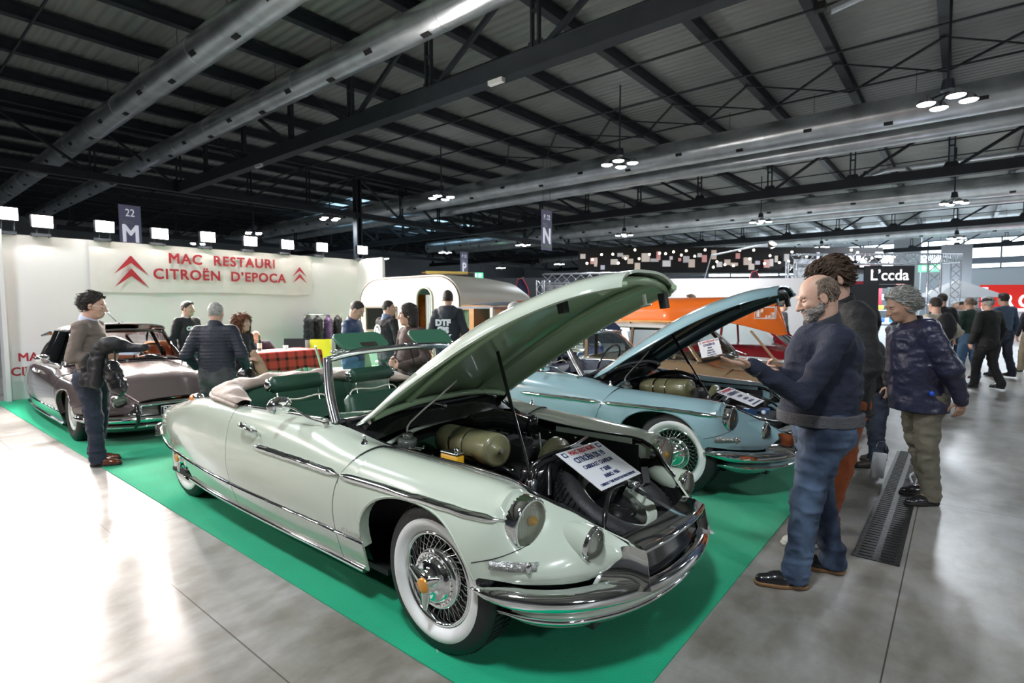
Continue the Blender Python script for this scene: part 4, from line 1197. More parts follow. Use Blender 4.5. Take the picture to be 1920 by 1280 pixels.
            m = MB(); m.cyl((.22,.02,.60),(.30,-.05,.605),.046,n=14); m.ball((.45,-.02,.61),.02); B(m, 'compressor_end', PAPER)
    # washer jets / aerial base on the fender
    if cab:
        for s in (1, -1):
            m = MB(); m.lathe([(.018,0),(.016,.012),(.008,.02),(.007,.035),(.010,.04),(0,.045)], (-.66, s*.725, .826), (0,0,1), 14); B(m, 'washer_jet', CHROME)
    # ---------------- cabin
    ic = interior_col or seat
    m = MB()
    for s in (1, -1):
        G = [[(x, s*(side_poly(x)[-1][1]-.015), side_poly(x)[-1][2]-.004), (x, s*(side_poly(x)[-1][1]-.03), side_poly(x)[-1][2]-.03), (x, s*.70, .55), (x, s*.68, .26)] for x in np.linspace(-2.75, -.98, 14)]
        m.grid(np.array(G), s < 0)
    m.box((-2.80,0,.62), (.06,1.2,.42))
    B(m, 'door_trim_panel', ic)
    m = MB(); m.box((-1.9,0,.24), (1.8,1.36,.02)); B(m, 'carpet', mat('cabin_carpet', (.02,.03,.025), .9))
    if cab:
        # cockpit chrome rail
        for s in (1, -1):
            m = MB(); m.tube([(x, s*(side_poly(x)[-1][1]), side_poly(x)[-1][2]+.004) for x in np.linspace(-1.98, -1.0, 14)], .010, 6); B(m, 'cockpit_rail', CHROME)
    # dashboard
    m = MB(); G = []
    for y in np.linspace(-.64, .64, 21):
        xb = np.interp(abs(y), [0,.22,.45,.68], [-.765,-.79,-.86,-.975])
        G.append([(xb-.02, y, .925-.06*(abs(y)/.68)**2), (xb-.12, y, .925), (xb-.22, y, .895), (xb-.26, y, .84), (xb-.22, y, .74), (xb-.10, y, .62)])
    m.grid(np.array(G), True); dsh = B(m, 'dashboard', ic)
    m = MB(); m.rbox((-1.08,.33,.93), (.05,.20,.06), .02); B(m, 'instrument_pod', BLACKP, dsh)
    m = MB(); wc = Vector((-1.30,.36,.93)); nx = Vector((-1,0,.45)).normalized(); q = nx.to_track_quat('Z','Y').to_matrix()
    m.tube([tuple(q @ Vector((.20*math.cos(t), .20*math.sin(t), 0)) + wc) for t in np.linspace(0, 2*pi, 37)[:-1]], .011, 8, closed=True)
    m.tube([tuple(q @ Vector((.0,-.20,0)) + wc), tuple(wc - nx*.03), (-1.0,.34,.80)], .012, 8)
    B(m, 'steering_wheel', BLACKP)
    m = MB()
    for y in (-.33,.33) if cab else (0,):
        w = .54 if cab else 1.2
        m.rbox((-1.68,y,.42), (.50,w,.18), .06); 
        m.rbox((-1.98,y,.62), (.12,w,.46), .055, mtx=Matrix.Rotation(-.22, 3, 'Y'))
    sf = B(m, 'front_seat', seat)
    if cab:
        m = MB()
        for y in (-.33,.33):
            m.tube(curve([(-1.975,y-.25,.74),(-2.02,y-.22,.865),(-2.02,y,.87),(-2.02,y+.22,.865),(-1.975,y+.25,.74)], 18), .006, 6)
        B(m, 'seat_piping', CREAM_PIPE, sf)
        for y in (-.33,.33):
            m = MB(); m.rbox((-2.06,y,.99), (.10,.42,.115), .045, mtx=Matrix.Rotation(-.2, 3, 'Y')); hr = B(m, 'headrest', seat)
            m = MB(); m.cyl((-2.04,y-.16,.93),(-2.00,y-.16,.80),.006); m.cyl((-2.04,y+.16,.93),(-2.00,y+.16,.80),.006); m.ball((-2.06,y-.215,.99),(.04,.02,.045)); m.ball((-2.06,y+.215,.99),(.04,.02,.045)); B(m, 'headrest_post', CHROME, hr)
    m = MB(); m.rbox((-2.45,0,.48), (.40,1.15,.16), .05); m.rbox((-2.68,0,.68), (.12,1.20,.42), .05, mtx=Matrix.Rotation(-.25, 3, 'Y')); B(m, 'rear_seat', seat)
    if cab:
        # folded hood (tonneau)
        tan = mat('tan_hood_cloth', (.36,.275,.225), .75, bump=(14,.5,6), sheen=.3)
        navy = mat('navy_hood_cloth', (.02,.025,.06), .7, sheen=.2)
        tm = tan if white and sign else navy
        U = curve([(-1.99,-.80,.885),(-2.25,-.785,.895),(-2.55,-.735,.893),(-2.80,-.60,.893),(-2.93,-.36,.905),(-2.97,0,.91),(-2.93,.36,.905),(-2.80,.60,.893),(-2.55,.735,.893),(-2.25,.785,.895),(-1.99,.80,.885)], 90)
        T = np.gradient(U[:, :2], axis=0); T /= np.linalg.norm(T, axis=1)[:, None]; N = np.stack([-T[:, 1], T[:, 0]], 1)
        cx = np.array([-2.2, 0]); 
        G = []
        for i, p in enumerate(U):
            n = N[i]
            if np.dot(cx - p[:2], n) < 0: n = -n
            u = i/89; w = .10 + .17*math.sin(pi*u)**.7; e = min(1, min(i, 89-i)/6)
            ring = []
            for k in range(16):
                t = 2*pi*k/16
                rr = w*(.5-.5*math.cos(t)); zz = math.sin(t)*.045*e
                zz += (.012*math.sin(u*37+rr*30)+.008*math.sin(u*71+rr*12))*max(0, math.sin(t))
                ring.append((p[0]+n[0]*rr, p[1]+n[1]*rr, p[2]+.020+zz))
            G.append(ring)
        m = MB(); m.grid(np.array(G), False, closev=True); tn = B(m, 'folded_hood', tm)
        m = MB(); m.tube([tuple(p+np.array([0,0,.002])) for p in U], .013, 8); B(m, 'hood_rail', tm, tn)
        # well lining
        m = MB(); m.grid(np.array([[(p[0]*.0+cx[0]+(p[0]-cx[0])*f, p[1]*f, z) for f, z in ((.80,.91),(.77,.84),(.76,.66),(.72,.50))] for p in U[6:-6]])); B(m, 'hood_well', ic)
        # sun visors tipped up
        for s, w in ((-1,.40),(1,.34)):
            m = MB(); m.rbox((0,0,0), (.16,w,.022), .05)
            vz = B(m, 'sun_visor', mat('visor_'+seat.name, tuple(min(1, c*1.9) for c in seat.node_tree.nodes['Principled BSDF'].inputs[0].default_value[:3]), .35))
            vz.location = (-1.29 if s < 0 else -1.27, s*.29, 1.325+dz); vz.rotation_euler = (0, .62, -.10*s)
            if s < 0:
                m = MB(); m.rbox((.055,.02,.014), (.04,.13,.006), .008); B2 = m.build('visor_mirror', mat('visor_mirror_glass', (.2,.17,.15), .1, .8), vz)
        m = MB(); m.ball((-1.24,-.50,1.27),(.03,.05,.012)); m.ball((-1.24,.50,1.27),(.03,.05,.012)); m.rbox((-1.15,0,1.292),(.04,.10,.02),.01); B(m, 'header_catch', CHROME)
        if white and sign:
            m = MB(); m.cyl((-1.08,.0,1.10),(-1.15,0,1.26),.004); m.ball((-1.09,0,1.10),(.012,.08,.022)); B(m, 'rear_view_mirror', BLACKP)
    else:
        # ---- greenhouse
        wag = kind == 'wagon'
        zr = 1.40
        roofc = mat('roof_'+name+kind, (.62,.60,.56) if wag else (.20,.18,.175), .25, coat=.6)
        xe = -3.95 if wag else -2.75
        rows = []
        xs = np.linspace(-1.30, xe, 22)
        for x in xs:
            u = (x+1.30)/(xe+1.30)
            hw = (.56+.05*math.sin(pi*min(1, u*1.2)*.5)) if wag else (.56+.04*math.sin(pi*u) - .10*u*u)
            zt = zr - (.02*(2*u-1)**2 if wag else (.04*(1-u)**3*0 + .30*max(0, u-.35)**1.6))
            ze = zt - .075
            rows.append([(x, hw*math.sin(a*pi/2), ze + .075*math.cos(a*pi/2)**.7 if abs(a) < 1 else ze) for a in np.linspace(-1, 1, 17)])
        m = MB(); m.grid(np.array(rows)); rf = B(m, 'roof', roofc, mods=solid(.015))
        m = MB()
        for s in (1, -1):
            m.tube([(r[0][0], s*r[-1][1]*1.01, r[-1][2]) for r in rows], .010, 6)
        B(m, 'gutter_trim', CHROME, rf)
        xp = [-1.98, -2.75] + ([-3.3] if wag else [])
        m = MB()
        def gx_(x): 
            i = int(np.clip(np.searchsorted(-xs, -x), 0, len(xs)-1)); return rows[i][-1]
        for s in (1, -1):
            for x in xp:
                g = gx_(x); b = side_poly(x)[-1]
                m = MB(); m.bar((x, s*b[1], b[2]), (x-.03, s*g[1], g[2]), .03, .05); B(m, 'window_pillar', paint if wag else BLACKP)
            g = rows[-1][-1]; b = side_poly(max(xe-.05, -3.9))[-1]
            if wag: m = MB(); m.bar((xe+.02, s*b[1], b[2]), (xe, s*g[1], g[2]), .05, .07); B(m, 'window_pillar', paint)
        for s in (1, -1):
            m = MB(); G = []
            for x in np.linspace(-1.02, xe+.05, 12):
                b = side_poly(x)[-1]; g = gx_(min(x-.02, -1.32))
                ztop = g[2] if x < -1.32 else (.90 + (x+1.0)/(-.32)*(g[2]-.90))
                G.append([(x, s*b[1], b[2]), (x if x < -1.32 else x, s*(b[1]*.25+g[1]*.75) if x >= -1.32 else s*g[1], max(b[2]+.005, ztop))])
            m.grid(np.array(G)); B(m, 'side_window', GLASS)
            m = MB(); m.tube([(x, s*(side_poly(x)[-1][1]+.004), side_poly(x)[-1][2]+.004) for x in np.linspace(xe+.1 if wag else -2.9, -1.0, 16)], .009, 6); B(m, 'window_trim', CHROME)
        if wag:
            # body side continues square to the tail and slatted blinds hang in the rear side windows
            m = MB()
            G = [[(x, s_*0+side_poly(x)[-1][1]*u, side_poly(x)[-1][2]+.01) for u in np.linspace(-1,1,5)] for s_ in (0,) for x in np.linspace(-3.9,-3.0,6)]; m.grid(np.array(G)); B(m, 'load_floor', paint)
            m = MB()
            for k in range(9): m.bar((-2.86, -.585+.004*k, .93+.04*k), (-3.22, -.585+.004*k, .93+.04*k), .004, .026)
            B(m, 'slatted_blind', CREAM_PIPE)
            m = MB(); m.box((xe, 0, 1.12), (.02,1.06,.46)); B(m, 'tailgate_window', GLASS)
        else:
            rw = MB(); G = []
            g = rows[-1]; 
            for u, p in zip(np.linspace(-1, 1, 17), g):
                G.append([p, (-3.05, u*.50, 1.05), (-3.22, u*.52, .90)])
            rw.grid(np.array(G)); B(rw, 'rear_window', GLASS)
            m = MB()
            for s in (1, -1):
                m.tube(curve([rows[-1][-1 if s > 0 else 0], (-3.02, s*.52, 1.07), (-3.30, s*.56, .88)], 8), .03, 8)
                m.tube(curve([(-2.0,s*.55,1.26),(-2.02,s*.53,1.12),(-2.0,s*.52,1.16),(-2.0,s*.54,1.26)],12), .008, 6)
            B(m, 'rear_pillar', BLACKP)
            m = MB(); m.cyl((-1.30,0,1.415),(-1.46,0,1.44),.012); m.cyl((-1.35,0,1.43),(-1.15,.0,1.44),.006); m.cyl((-1.40,0,1.43),(-2.05,-.18,1.86),.006,.003); B(m, 'roof_aerial', CHROME)
            m = MB(); m.cyl((-2.74,-.53,1.26),(-2.93,-.60,1.22),.03,.015,12); B(m, 'trumpet_indicator', CHROME)
        m = MB(); m.grid(np.array([[(x, y, zr-.115) for y in (-.5,0,.5)] for x in (-1.35,-2.0,-2.7)])); B(m, 'headlining', mat('orange_headlining', (.55,.20,.08), .7))
    return C
# ================================================================== the four cars
PMINT = mat('mint_paint', (0.60, 0.665, 0.555), 0.20, coat=1.0)
PBLUE = mat('light_blue_paint', (0.27, 0.42, 0.46), 0.18, coat=1.0)
PTAN = mat('golden_tan_paint', (0.30, 0.20, 0.115), 0.22, 0.25, coat=1.0)
PGREY = mat('warm_grey_paint', (0.125, 0.10, 0.10), 0.20, 0.3, coat=1.0)
LGREEN = mat('green_leather', (0.022, 0.075, 0.045), 0.40, bump=(45,.12))
LNAVY = mat('navy_leather', (.015,.022,.055), .4, bump=(45,.12))
LTAN = mat('tan_leather', (.20,.12,.06), .5, bump=(45,.12))
LORNG = mat('orange_leather', (.42,.16,.07), .5, bump=(45,.12))
CAR1 = ds_car('mint green open-top car with raised bonnet, wire wheels and whitewall tyres, in the foreground', 'car', (2.42,1.74), -1.575, PMINT, LGREEN, sign=True)
CAR2 = ds_car('pale blue open-top car with raised bonnet beside the mint one, navy seats', 'car', (5.06,1.75), -1.58, PBLUE, LNAVY)
CAR3 = ds_car('golden tan estate car with pale roof, standing under the orange canoe', 'car', (7.75,1.62), -1.575, PTAN, LTAN, kind='wagon', hood='closed', white=False, dz=-.08)
CAR4 = ds_car('metallic warm grey saloon with front number plate, in front of the white wall', 'car', (2.44,7.96), -1.59, PGREY, LORNG, kind='sedan', hood='closed', white=False, plate='BW 978 GS', dz=-.08)
# loose things on the cars
def loc2w(x, y, z, o=(2.42,1.74), a=-1.575): return (o[0]+math.cos(a)*x-math.sin(a)*y, o[1]+math.sin(a)*x+math.cos(a)*y, z)
def card(label, c, ex, ey, w, h, lines):
    """a stiff printed card: c centre, ex along the text, ey up the page"""
    ex = Vector(ex).normalized(); ey = (Vector(ey) - ex*Vector(ey).dot(ex)).normalized(); n = ex.cross(ey)
    R = Matrix((ex, ey, n)).transposed().to_4x4(); R.translation = Vector(c)
    m = MB(); m.box((0,0,-.0015),(w,h,.003)); o = m.build('info_card', PAPER); o.matrix_world = R; tag(o, label, 'sign')
    for (s, y, sz, col, wd, bo) in lines:
        t = text('card_text', s, (0, y*h, .0015), sz*h, col, (0,0,0), o, .0006, width=wd, fat=bo*.75)
    for sx in (-1,1):
        m = MB(); m.box((sx*w*.40, h*.40, .001),(w*.085, h*.11, .0016)); e = m.build('card_logo', NAVY_INK, o)
        m = MB(); m.lathe([(h*.034,.0),(h*.034,.0024),(0,.0024)], (sx*w*.40, h*.40, 0), (0,0,1), 16); m.build('logo_disc', PAPER, e)
    return o
LN = lambda a, b, c, d, e: [('MAC RESTAURI', .40, .14, RED_INK, .80, .0010), (a, .21, .18, NAVY_INK, .72, .0016), (b, .02, .125, NAVY_INK, .70, .0010), (c, -.14, .12, NAVY_INK, .70, .0010), (d, -.28, .12, NAVY_INK, .70, .0010), (e, -.42, .075, NAVY_INK, .60, .0004)]
tl, tr, bl, br = Vector((2.285,1.585,.785)), Vector((2.69,1.577,.775)), Vector((2.27,1.308,.652)), Vector((2.665,1.30,.645))
card('white printed card reading 1961, lying on the spare tyre of the mint car', (tl+tr+bl+br)/4, tr-tl, tl-bl, .405, .305, LN('CITROËN DS 19', 'CABRIOLET CHAPRON', '1° SERIE', 'ANNO: 1961', 'CABRIOLET 1° SERIE PRODOTTI IN TREDICI ESEMPLARI'))
tl, tr, bl, br = Vector((4.78,1.62,.80)), Vector((5.18,1.64,.795)), Vector((4.72,1.30,.70)), Vector((5.08,1.29,.70))
card('white printed card lying in the open bonnet of the pale blue car', (tl+tr+bl+br)/4, tr-tl, tl-bl, .39, .32, LN('CITROËN DS 21', 'LE CADDY', 'CHAPRON', 'ANNO: 1963', 'CABRIOLET PRODOTTI IN POCHI ESEMPLARI'))
card('white printed card in the side window of the tan estate car', (6.98,2.46,1.005), (0,-1,.28), (0,.12,1), .27, .21, LN('CITROËN ID', 'BREAK', 'FAMILIALE', 'ANNO: 1966', 'CARTA DI PRESENTAZIONE'))
m = MB(); p = loc2w(-.305,-.43,.72); m.rbox((0,0,0),(.13,.055,.10),.008); can = m.build('oil_can', mat('can_yellow',(.80,.42,.02),.35)); can.location = p; can.rotation_euler = (0,0,-1.60)
tag(can, 'yellow tin can wedged inside the engine bay of the mint car', 'can')
m = MB(); m.rbox((0,0,.056),(.132,.057,.012),.008); m.lathe([(.016,0),(.016,.022),(.012,.026),(0,.026)],(.035,0,.06),(0,0,1),14); m.build('can_top', CHROME2, can)
m = MB(); m.box((0,0,-.035),(.1305,.0555,.02)); m.build('can_band', RED_INK, can)
# canoe upside-down on the roof rack of the tan car
ORNG = mat('orange_gelcoat', (.86,.17,.015), .28, coat=.7)
def canoe():
    G = []
    ys = 1.79 + 4.84*(np.linspace(0, 1, 60)**1.5)
    for y in ys:
        u = (y-1.79)/4.84; e = min(u, 1-u)*2
        w = .44*min(1, (max(e,0.0)/.62))**.75 + .004
        dip = .22*max(0, 1-e/.36)**1.6          # gunwale sweeps down towards the stem
        zt = 1.665 - .03*max(0, 1-e/.25)**2 
        zt -= .44*max(0, 1-e/.085)**2.0
        zb = 1.335 - dip + .05*max(0, 1-e/.03)
        row = []
        for k in range(19):
            a = pi*k/18; cx = math.cos(a); sz = abs(math.sin(a))**.62
            row.append((7.98 + w*(abs(cx)**.75)*(1 if cx > 0 else -1), y, zb + (zt-zb)*sz))
        G.append(row)
    t = thing('canoe', 'orange canoe carried upside down on the roof of the tan estate car', 'canoe', (0,0,0))
    m = MB(); m.grid(np.array(G)); h = m.build('hull', ORNG, t, solid(.008))
    m = MB()
    for k in (0, -1): m.tube([tuple(r[k]) for r in G], .014, 6)
    m.build('gunwale', ORNG, t)
    # square emblem at the bow
    WP = mat('canoe_emblem', (.80,.60,.52), .4)
    def onh(y, z):
        i = int(np.argmin(abs(ys-y))); r = np.array(G[i]); k = 9+int(np.argmin(abs(r[9:,2]-z))); return r[k,0]-.006
    m = MB()
    a0, a1, z0, z1 = 1.91, 2.16, 1.36, 1.53
    def strip(y0, y1, zz0, zz1, n=8):
        m.grid(np.array([[(onh(y, z), y, z) for z in np.linspace(zz0, zz1, 4)] for y in np.linspace(y0, y1, n)]))
    strip(a0,a1,z0,z0+.02); strip(a0,a1,z1-.02,z1); strip(a0,a0+.02,z0,z1,3); strip(a1-.02,a1,z0,z1,3)
    strip(a0+.03,a0+.12,z0+.015,z0+.05); strip(a0+.02,a0+.06,z0+.04,z0+.09); strip(a1-.10,a1-.03,z1-.08,z1-.035); strip(a1-.07,a1-.02,z0+.03,z0+.10)
    m.build('emblem', WP, h, solid(.002, 0))
    return t
canoe()
rk = thing('roof_rack', 'chrome and varnished wood roof rack under the orange canoe', 'roof rack', (0,0,0))
m = MB(); 
for x in (7.35, 8.15): m.bar((x,3.0,1.345-.02),(x,5.3,1.345-.02),.05,.025)
m.build('wooden_slat', mat('varnished_wood', (.62,.33,.10), .35, var=(5,.2)), rk)
m = MB()
for y in (3.1,3.7,4.3,4.9):
    m.bar((7.25,y,1.30),(8.25,y,1.30),.02,.02)
for x in (7.25,8.25): m.cyl((x,3.0,1.285),(x,5.3,1.285),.011)
m.build('rack_frame', CHROME, rk)
for x in (7.22,8.28):
    for y in (3.1,3.7,4.3,4.9):
        m = MB(); m.cyl((x,y,1.20),(x,y,1.30),.012,n=8); m.ball((x,y,1.30),.02,8,6); m.build('rack_foot', CHROME, rk)
# ================================================================== figures
class SDF:
    """signed distance field sampled on a grid, built from smoothly blended tapered limbs, meshed by surface nets"""
    def __init__(s, lo, hi, h):
        s.lo = np.array(lo, float); s.h = h
        s.n = np.maximum(4, np.ceil((np.array(hi)-s.lo)/h).astype(int)+1)
        s.f = np.full(s.n, 1.0, np.float32)
    def _box(s, lo, hi):
        a = np.clip(np.floor((np.array(lo)-s.lo)/s.h).astype(int), 0, s.n-1)
        b = np.clip(np.ceil((np.array(hi)-s.lo)/s.h).astype(int)+1, a+1, s.n)
        sl = tuple(slice(a[i], b[i]) for i in range(3))
        ax = [s.lo[i] + s.h*np.arange(a[i], b[i], dtype=np.float32) for i in range(3)]
        return sl, ax[0][:, None, None], ax[1][None, :, None], ax[2][None, None, :]
    def _mix(s, sl, d, k, op='u'):
        f = s.f[sl]; d = d.astype(np.float32)
        if op == 'u':
            h = np.clip(.5+.5*(f-d)/k, 0, 1); s.f[sl] = f*(1-h)+d*h - k*h*(1-h)
        else:
            h = np.clip(.5-.5*(f+d)/k, 0, 1); s.f[sl] = f*(1-h)+(-d)*h + k*h*(1-h)
    def limb(s, a, b, ra, rb=None, k=.02, op='u', sq=None):
        """tapered capsule; sq=(axis vector, factor) flattens it along that axis"""
        rb = ra if rb is None else rb
        a = np.array(a, float); b = np.array(b, float); r = max(ra, rb)+k+s.h*2
        sl, x, y, z = s._box(np.minimum(a, b)-r, np.maximum(a, b)+r)
        d = b-a; L = max(1e-9, d@d)
        t = np.clip(((x-a[0])*d[0]+(y-a[1])*d[1]+(z-a[2])*d[2])/L, 0, 1)
        px, py, pz = x-a[0]-t*d[0], y-a[1]-t*d[1], z-a[2]-t*d[2]
        if sq is not None:
            v = np.array(sq[0], float); v /= np.linalg.norm(v); q = px*v[0]+py*v[1]+pz*v[2]; e = (1/sq[1]-1)*q
            px, py, pz = px+v[0]*e, py+v[1]*e, pz+v[2]*e
        s._mix(sl, np.sqrt(px*px+py*py+pz*pz)-(ra+(rb-ra)*t), k, op); return s
    def ell(s, c, r, k=.02, op='u', R=None):
        c = np.array(c, float); r = np.array(r, float); m = r.max()+k+s.h*2
        sl, x, y, z = s._box(c-m, c+m)
        x, y, z = x-c[0], y-c[1], z-c[2]
        if R is not None:
            R = np.array(R); x, y, z = (R[0,0]*x+R[1,0]*y+R[2,0]*z, R[0,1]*x+R[1,1]*y+R[2,1]*z, R[0,2]*x+R[1,2]*y+R[2,2]*z)
        q = np.sqrt((x/r[0])**2+(y/r[1])**2+(z/r[2])**2)
        q2 = np.sqrt((x/r[0]**2)**2+(y/r[1]**2)**2+(z/r[2]**2)**2)+1e-9
        s._mix(sl, q*(q-1)/q2, k, op); return s
    def cut(s, p, n):
        """remove everything on the side n of the plane through p"""
        _, x, y, z = s._box(s.lo, s.lo+s.h*s.n)
        d = (x-p[0])*n[0]+(y-p[1])*n[1]+(z-p[2])*n[2]
        s.f = np.maximum(s.f, d[:s.n[0], :s.n[1], :s.n[2]] if d.shape == tuple(s.n) else np.broadcast_to(d, s.n)).astype(np.float32); return s
    def wob(s, amp, sc, seed=0, zonly=False):
        _, x, y, z = s._box(s.lo, s.lo+s.h*s.n); x, y, z = x+seed*.37, y+seed*.71, z+seed*.13
        w = np.sin(z*sc*2.1+1.8*np.sin(x*sc*.8+y*sc*.5)+y*sc*.9)*np.sin(x*sc*.7-z*sc*.6+1.3*np.sin(y*sc*.9)) + .5*np.sin(z*sc*4.3+x*sc*2.2+1.5*np.sin(y*sc*2))
        if zonly: w = np.abs(np.sin(z*sc))**.5*np.ones_like(w) - .5
        s.f = (s.f + amp*w).astype(np.float32); return s
    def creases(s, amp, fr, seed=0, an=(1,1,1.5)):
        """ridged random folds, like cloth gathered along the limbs"""
        r = np.random.default_rng(int(seed)); T = r.uniform(-1, 1, (24,24,24)).astype(np.float32); W = []
        for i in range(3):
            q = (s.lo[i]+s.h*np.arange(s.n[i]))*fr*an[i] + 40.3; a = np.floor(q).astype(int); u = q-a; u = u*u*(3-2*u); M = np.zeros((s.n[i], 24), np.float32)
            M[np.arange(s.n[i]), a % 24] += 1-u; M[np.arange(s.n[i]), (a+1) % 24] += u; W.append(M)
        n = np.tensordot(W[0], T, (1,0)); n = np.tensordot(n, W[1], (1,1)).transpose(0,2,1); n = np.tensordot(n, W[2], (2,1))
        s.f = (s.f + amp*(.6-2.0*np.abs(n))*-1).astype(np.float32); return s
    def mesh(s, name, m, parent=None):
        f = s.f.copy(); f[0]=f[-1]=1; f[:,0]=f[:,-1]=1; f[:,:,0]=f[:,:,-1]=1
        g = f < 0; n = f.shape
        acc = np.zeros(tuple(k-1 for k in n)+(3,), np.float32); cnt = np.zeros(tuple(k-1 for k in n), np.float32)
        for ax in range(3):
            a = [slice(None)]*3; b = [slice(None)]*3; a[ax] = slice(0, -1); b[ax] = slice(1, None)
            f0, f1 = f[tuple(a)], f[tuple(b)]; cr = g[tuple(a)] != g[tuple(b)]
            t = np.where(cr, f0/(f0-f1+1e-12), 0)
            o = [k for k in range(3) if k != ax]
            for i in (0, 1):
                for j in (0, 1):
                    sl = [None]*3; sl[ax] = slice(None); sl[o[0]] = slice(i, n[o[0]]-1+i); sl[o[1]] = slice(j, n[o[1]]-1+j); sl = tuple(sl)
                    c = cr[sl]; cnt += c
                    acc[..., ax] += np.where(c, t[sl], 0); acc[..., o[0]] += c*i; acc[..., o[1]] += c*j
        idx = np.nonzero(cnt > 0); 
        if len(idx[0]) == 0: return None
        P = np.stack(idx, 1) + acc[idx]/cnt[idx][:, None]; V = s.lo + P*s.h
        ids = -np.ones(cnt.shape, np.int64); ids[idx] = np.arange(len(idx[0]))
        Q = []
        for ax in range(3):
            a = [slice(1, -1)]*3; b = [slice(1, -1)]*3; a[ax] = slice(0, -1); b[ax] = slice(1, None)
            g0 = g[tuple(a)]; g1 = g[tuple(b)]; o = [(ax+1) % 3, (ax+2) % 3]
            c = np.argwhere(g0 != g1); 
            if len(c) == 0: continue
            fl = g0[tuple(c.T)]
            c = c.copy(); c[:, o[0]] += 1; c[:, o[1]] += 1
            def at(i, j):
                d = c.copy(); d[:, o[0]] -= i; d[:, o[1]] -= j; return ids[tuple(d.T)]
            q = np.stack([at(1,1), at(0,1), at(0,0), at(1,0)], 1)
            q[~fl] = q[~fl][:, ::-1]; Q.append(q)
        return raw_mesh(name, V, np.concatenate(Q), m, parent)

SKIN = mat('skin', (.56,.34,.25), .5, bump=(120,.12), var=(14,.08))
SKIN2 = mat('skin_tanned', (.43,.25,.17), .5, bump=(120,.12), var=(14,.08))
EYEW = mat('eye_white', (.7,.68,.65), .2)
EYED = mat('eye_iris', (.05,.03,.02), .15)
LIPM = mat('lip', (.42,.18,.15), .45)
def fabric(name, col, rough=.8, sc=70, st=.25, va=.12): return mat(name, col, rough, bump=(sc, st, 6), var=(9, va), sheen=.02)
def puffer(name, col, freq=22, rough=.38):
    if name in _M: return _M[name]
    m = mat(name, col, rough, var=(6,.15)); nt = m.node_tree; b = nt.nodes['Principled BSDF']
    n = nt.nodes.new('ShaderNodeTexNoise'); n.inputs['Scale'].default_value = 13; n.inputs['Detail'].default_value = 4
    tc = nt.nodes.new('ShaderNodeTexCoord'); nt.links.new(tc.outputs['Object'], n.inputs['Vector'])
    bp = nt.nodes.new('ShaderNodeBump'); bp.inputs['Strength'].default_value = .6; bp.inputs['Distance'].default_value = .02
    nt.links.new(n.outputs['Fac'], bp.inputs['Height']); nt.links.new(bp.outputs[0], b.inputs['Normal']); return m
def denim(name, c0, c1):
    if name in _M: return _M[name]
    m = bpy.data.materials.new(name); m.use_nodes = True; nt = m.node_tree; b = nt.nodes['Principled BSDF']; N = nt.nodes.new; L = nt.links.new
    tc = N('ShaderNodeTexCoord'); n = N('ShaderNodeTexNoise'); n.inputs['Scale'].default_value = 5; n.inputs['Detail'].default_value = 6; n.inputs['Distortion'].default_value = .4
    mp = N('ShaderNodeMapping'); mp.inputs['Scale'].default_value = (1,1,.55); L(tc.outputs['Object'], mp.inputs[0]); L(mp.outputs[0], n.inputs['Vector'])
    r = N('ShaderNodeValToRGB'); r.color_ramp.elements[0].position = .38; r.color_ramp.elements[1].position = .66; r.color_ramp.elements[0].color = (*c0,1); r.color_ramp.elements[1].color = (*c1,1)
    L(n.outputs['Fac'], r.inputs[0]); L(r.outputs[0], b.inputs['Base Color']); b.inputs['Roughness'].default_value = .85
    n2 = N('ShaderNodeTexNoise'); n2.inputs['Scale'].default_value = 160; L(tc.outputs['Object'], n2.inputs['Vector'])
    bp = N('ShaderNodeBump'); bp.inputs['Strength'].default_value = .3; bp.inputs['Distance'].default_value = .004; L(n2.outputs['Fac'], bp.inputs['Height']); L(bp.outputs[0], b.inputs['Normal'])
    _M[name] = m; return m
HAIRM = {}
def hairmat(name, col):
    m = mat(name, col, .55, bump=(70,.9,6), var=(30,.35)); return m

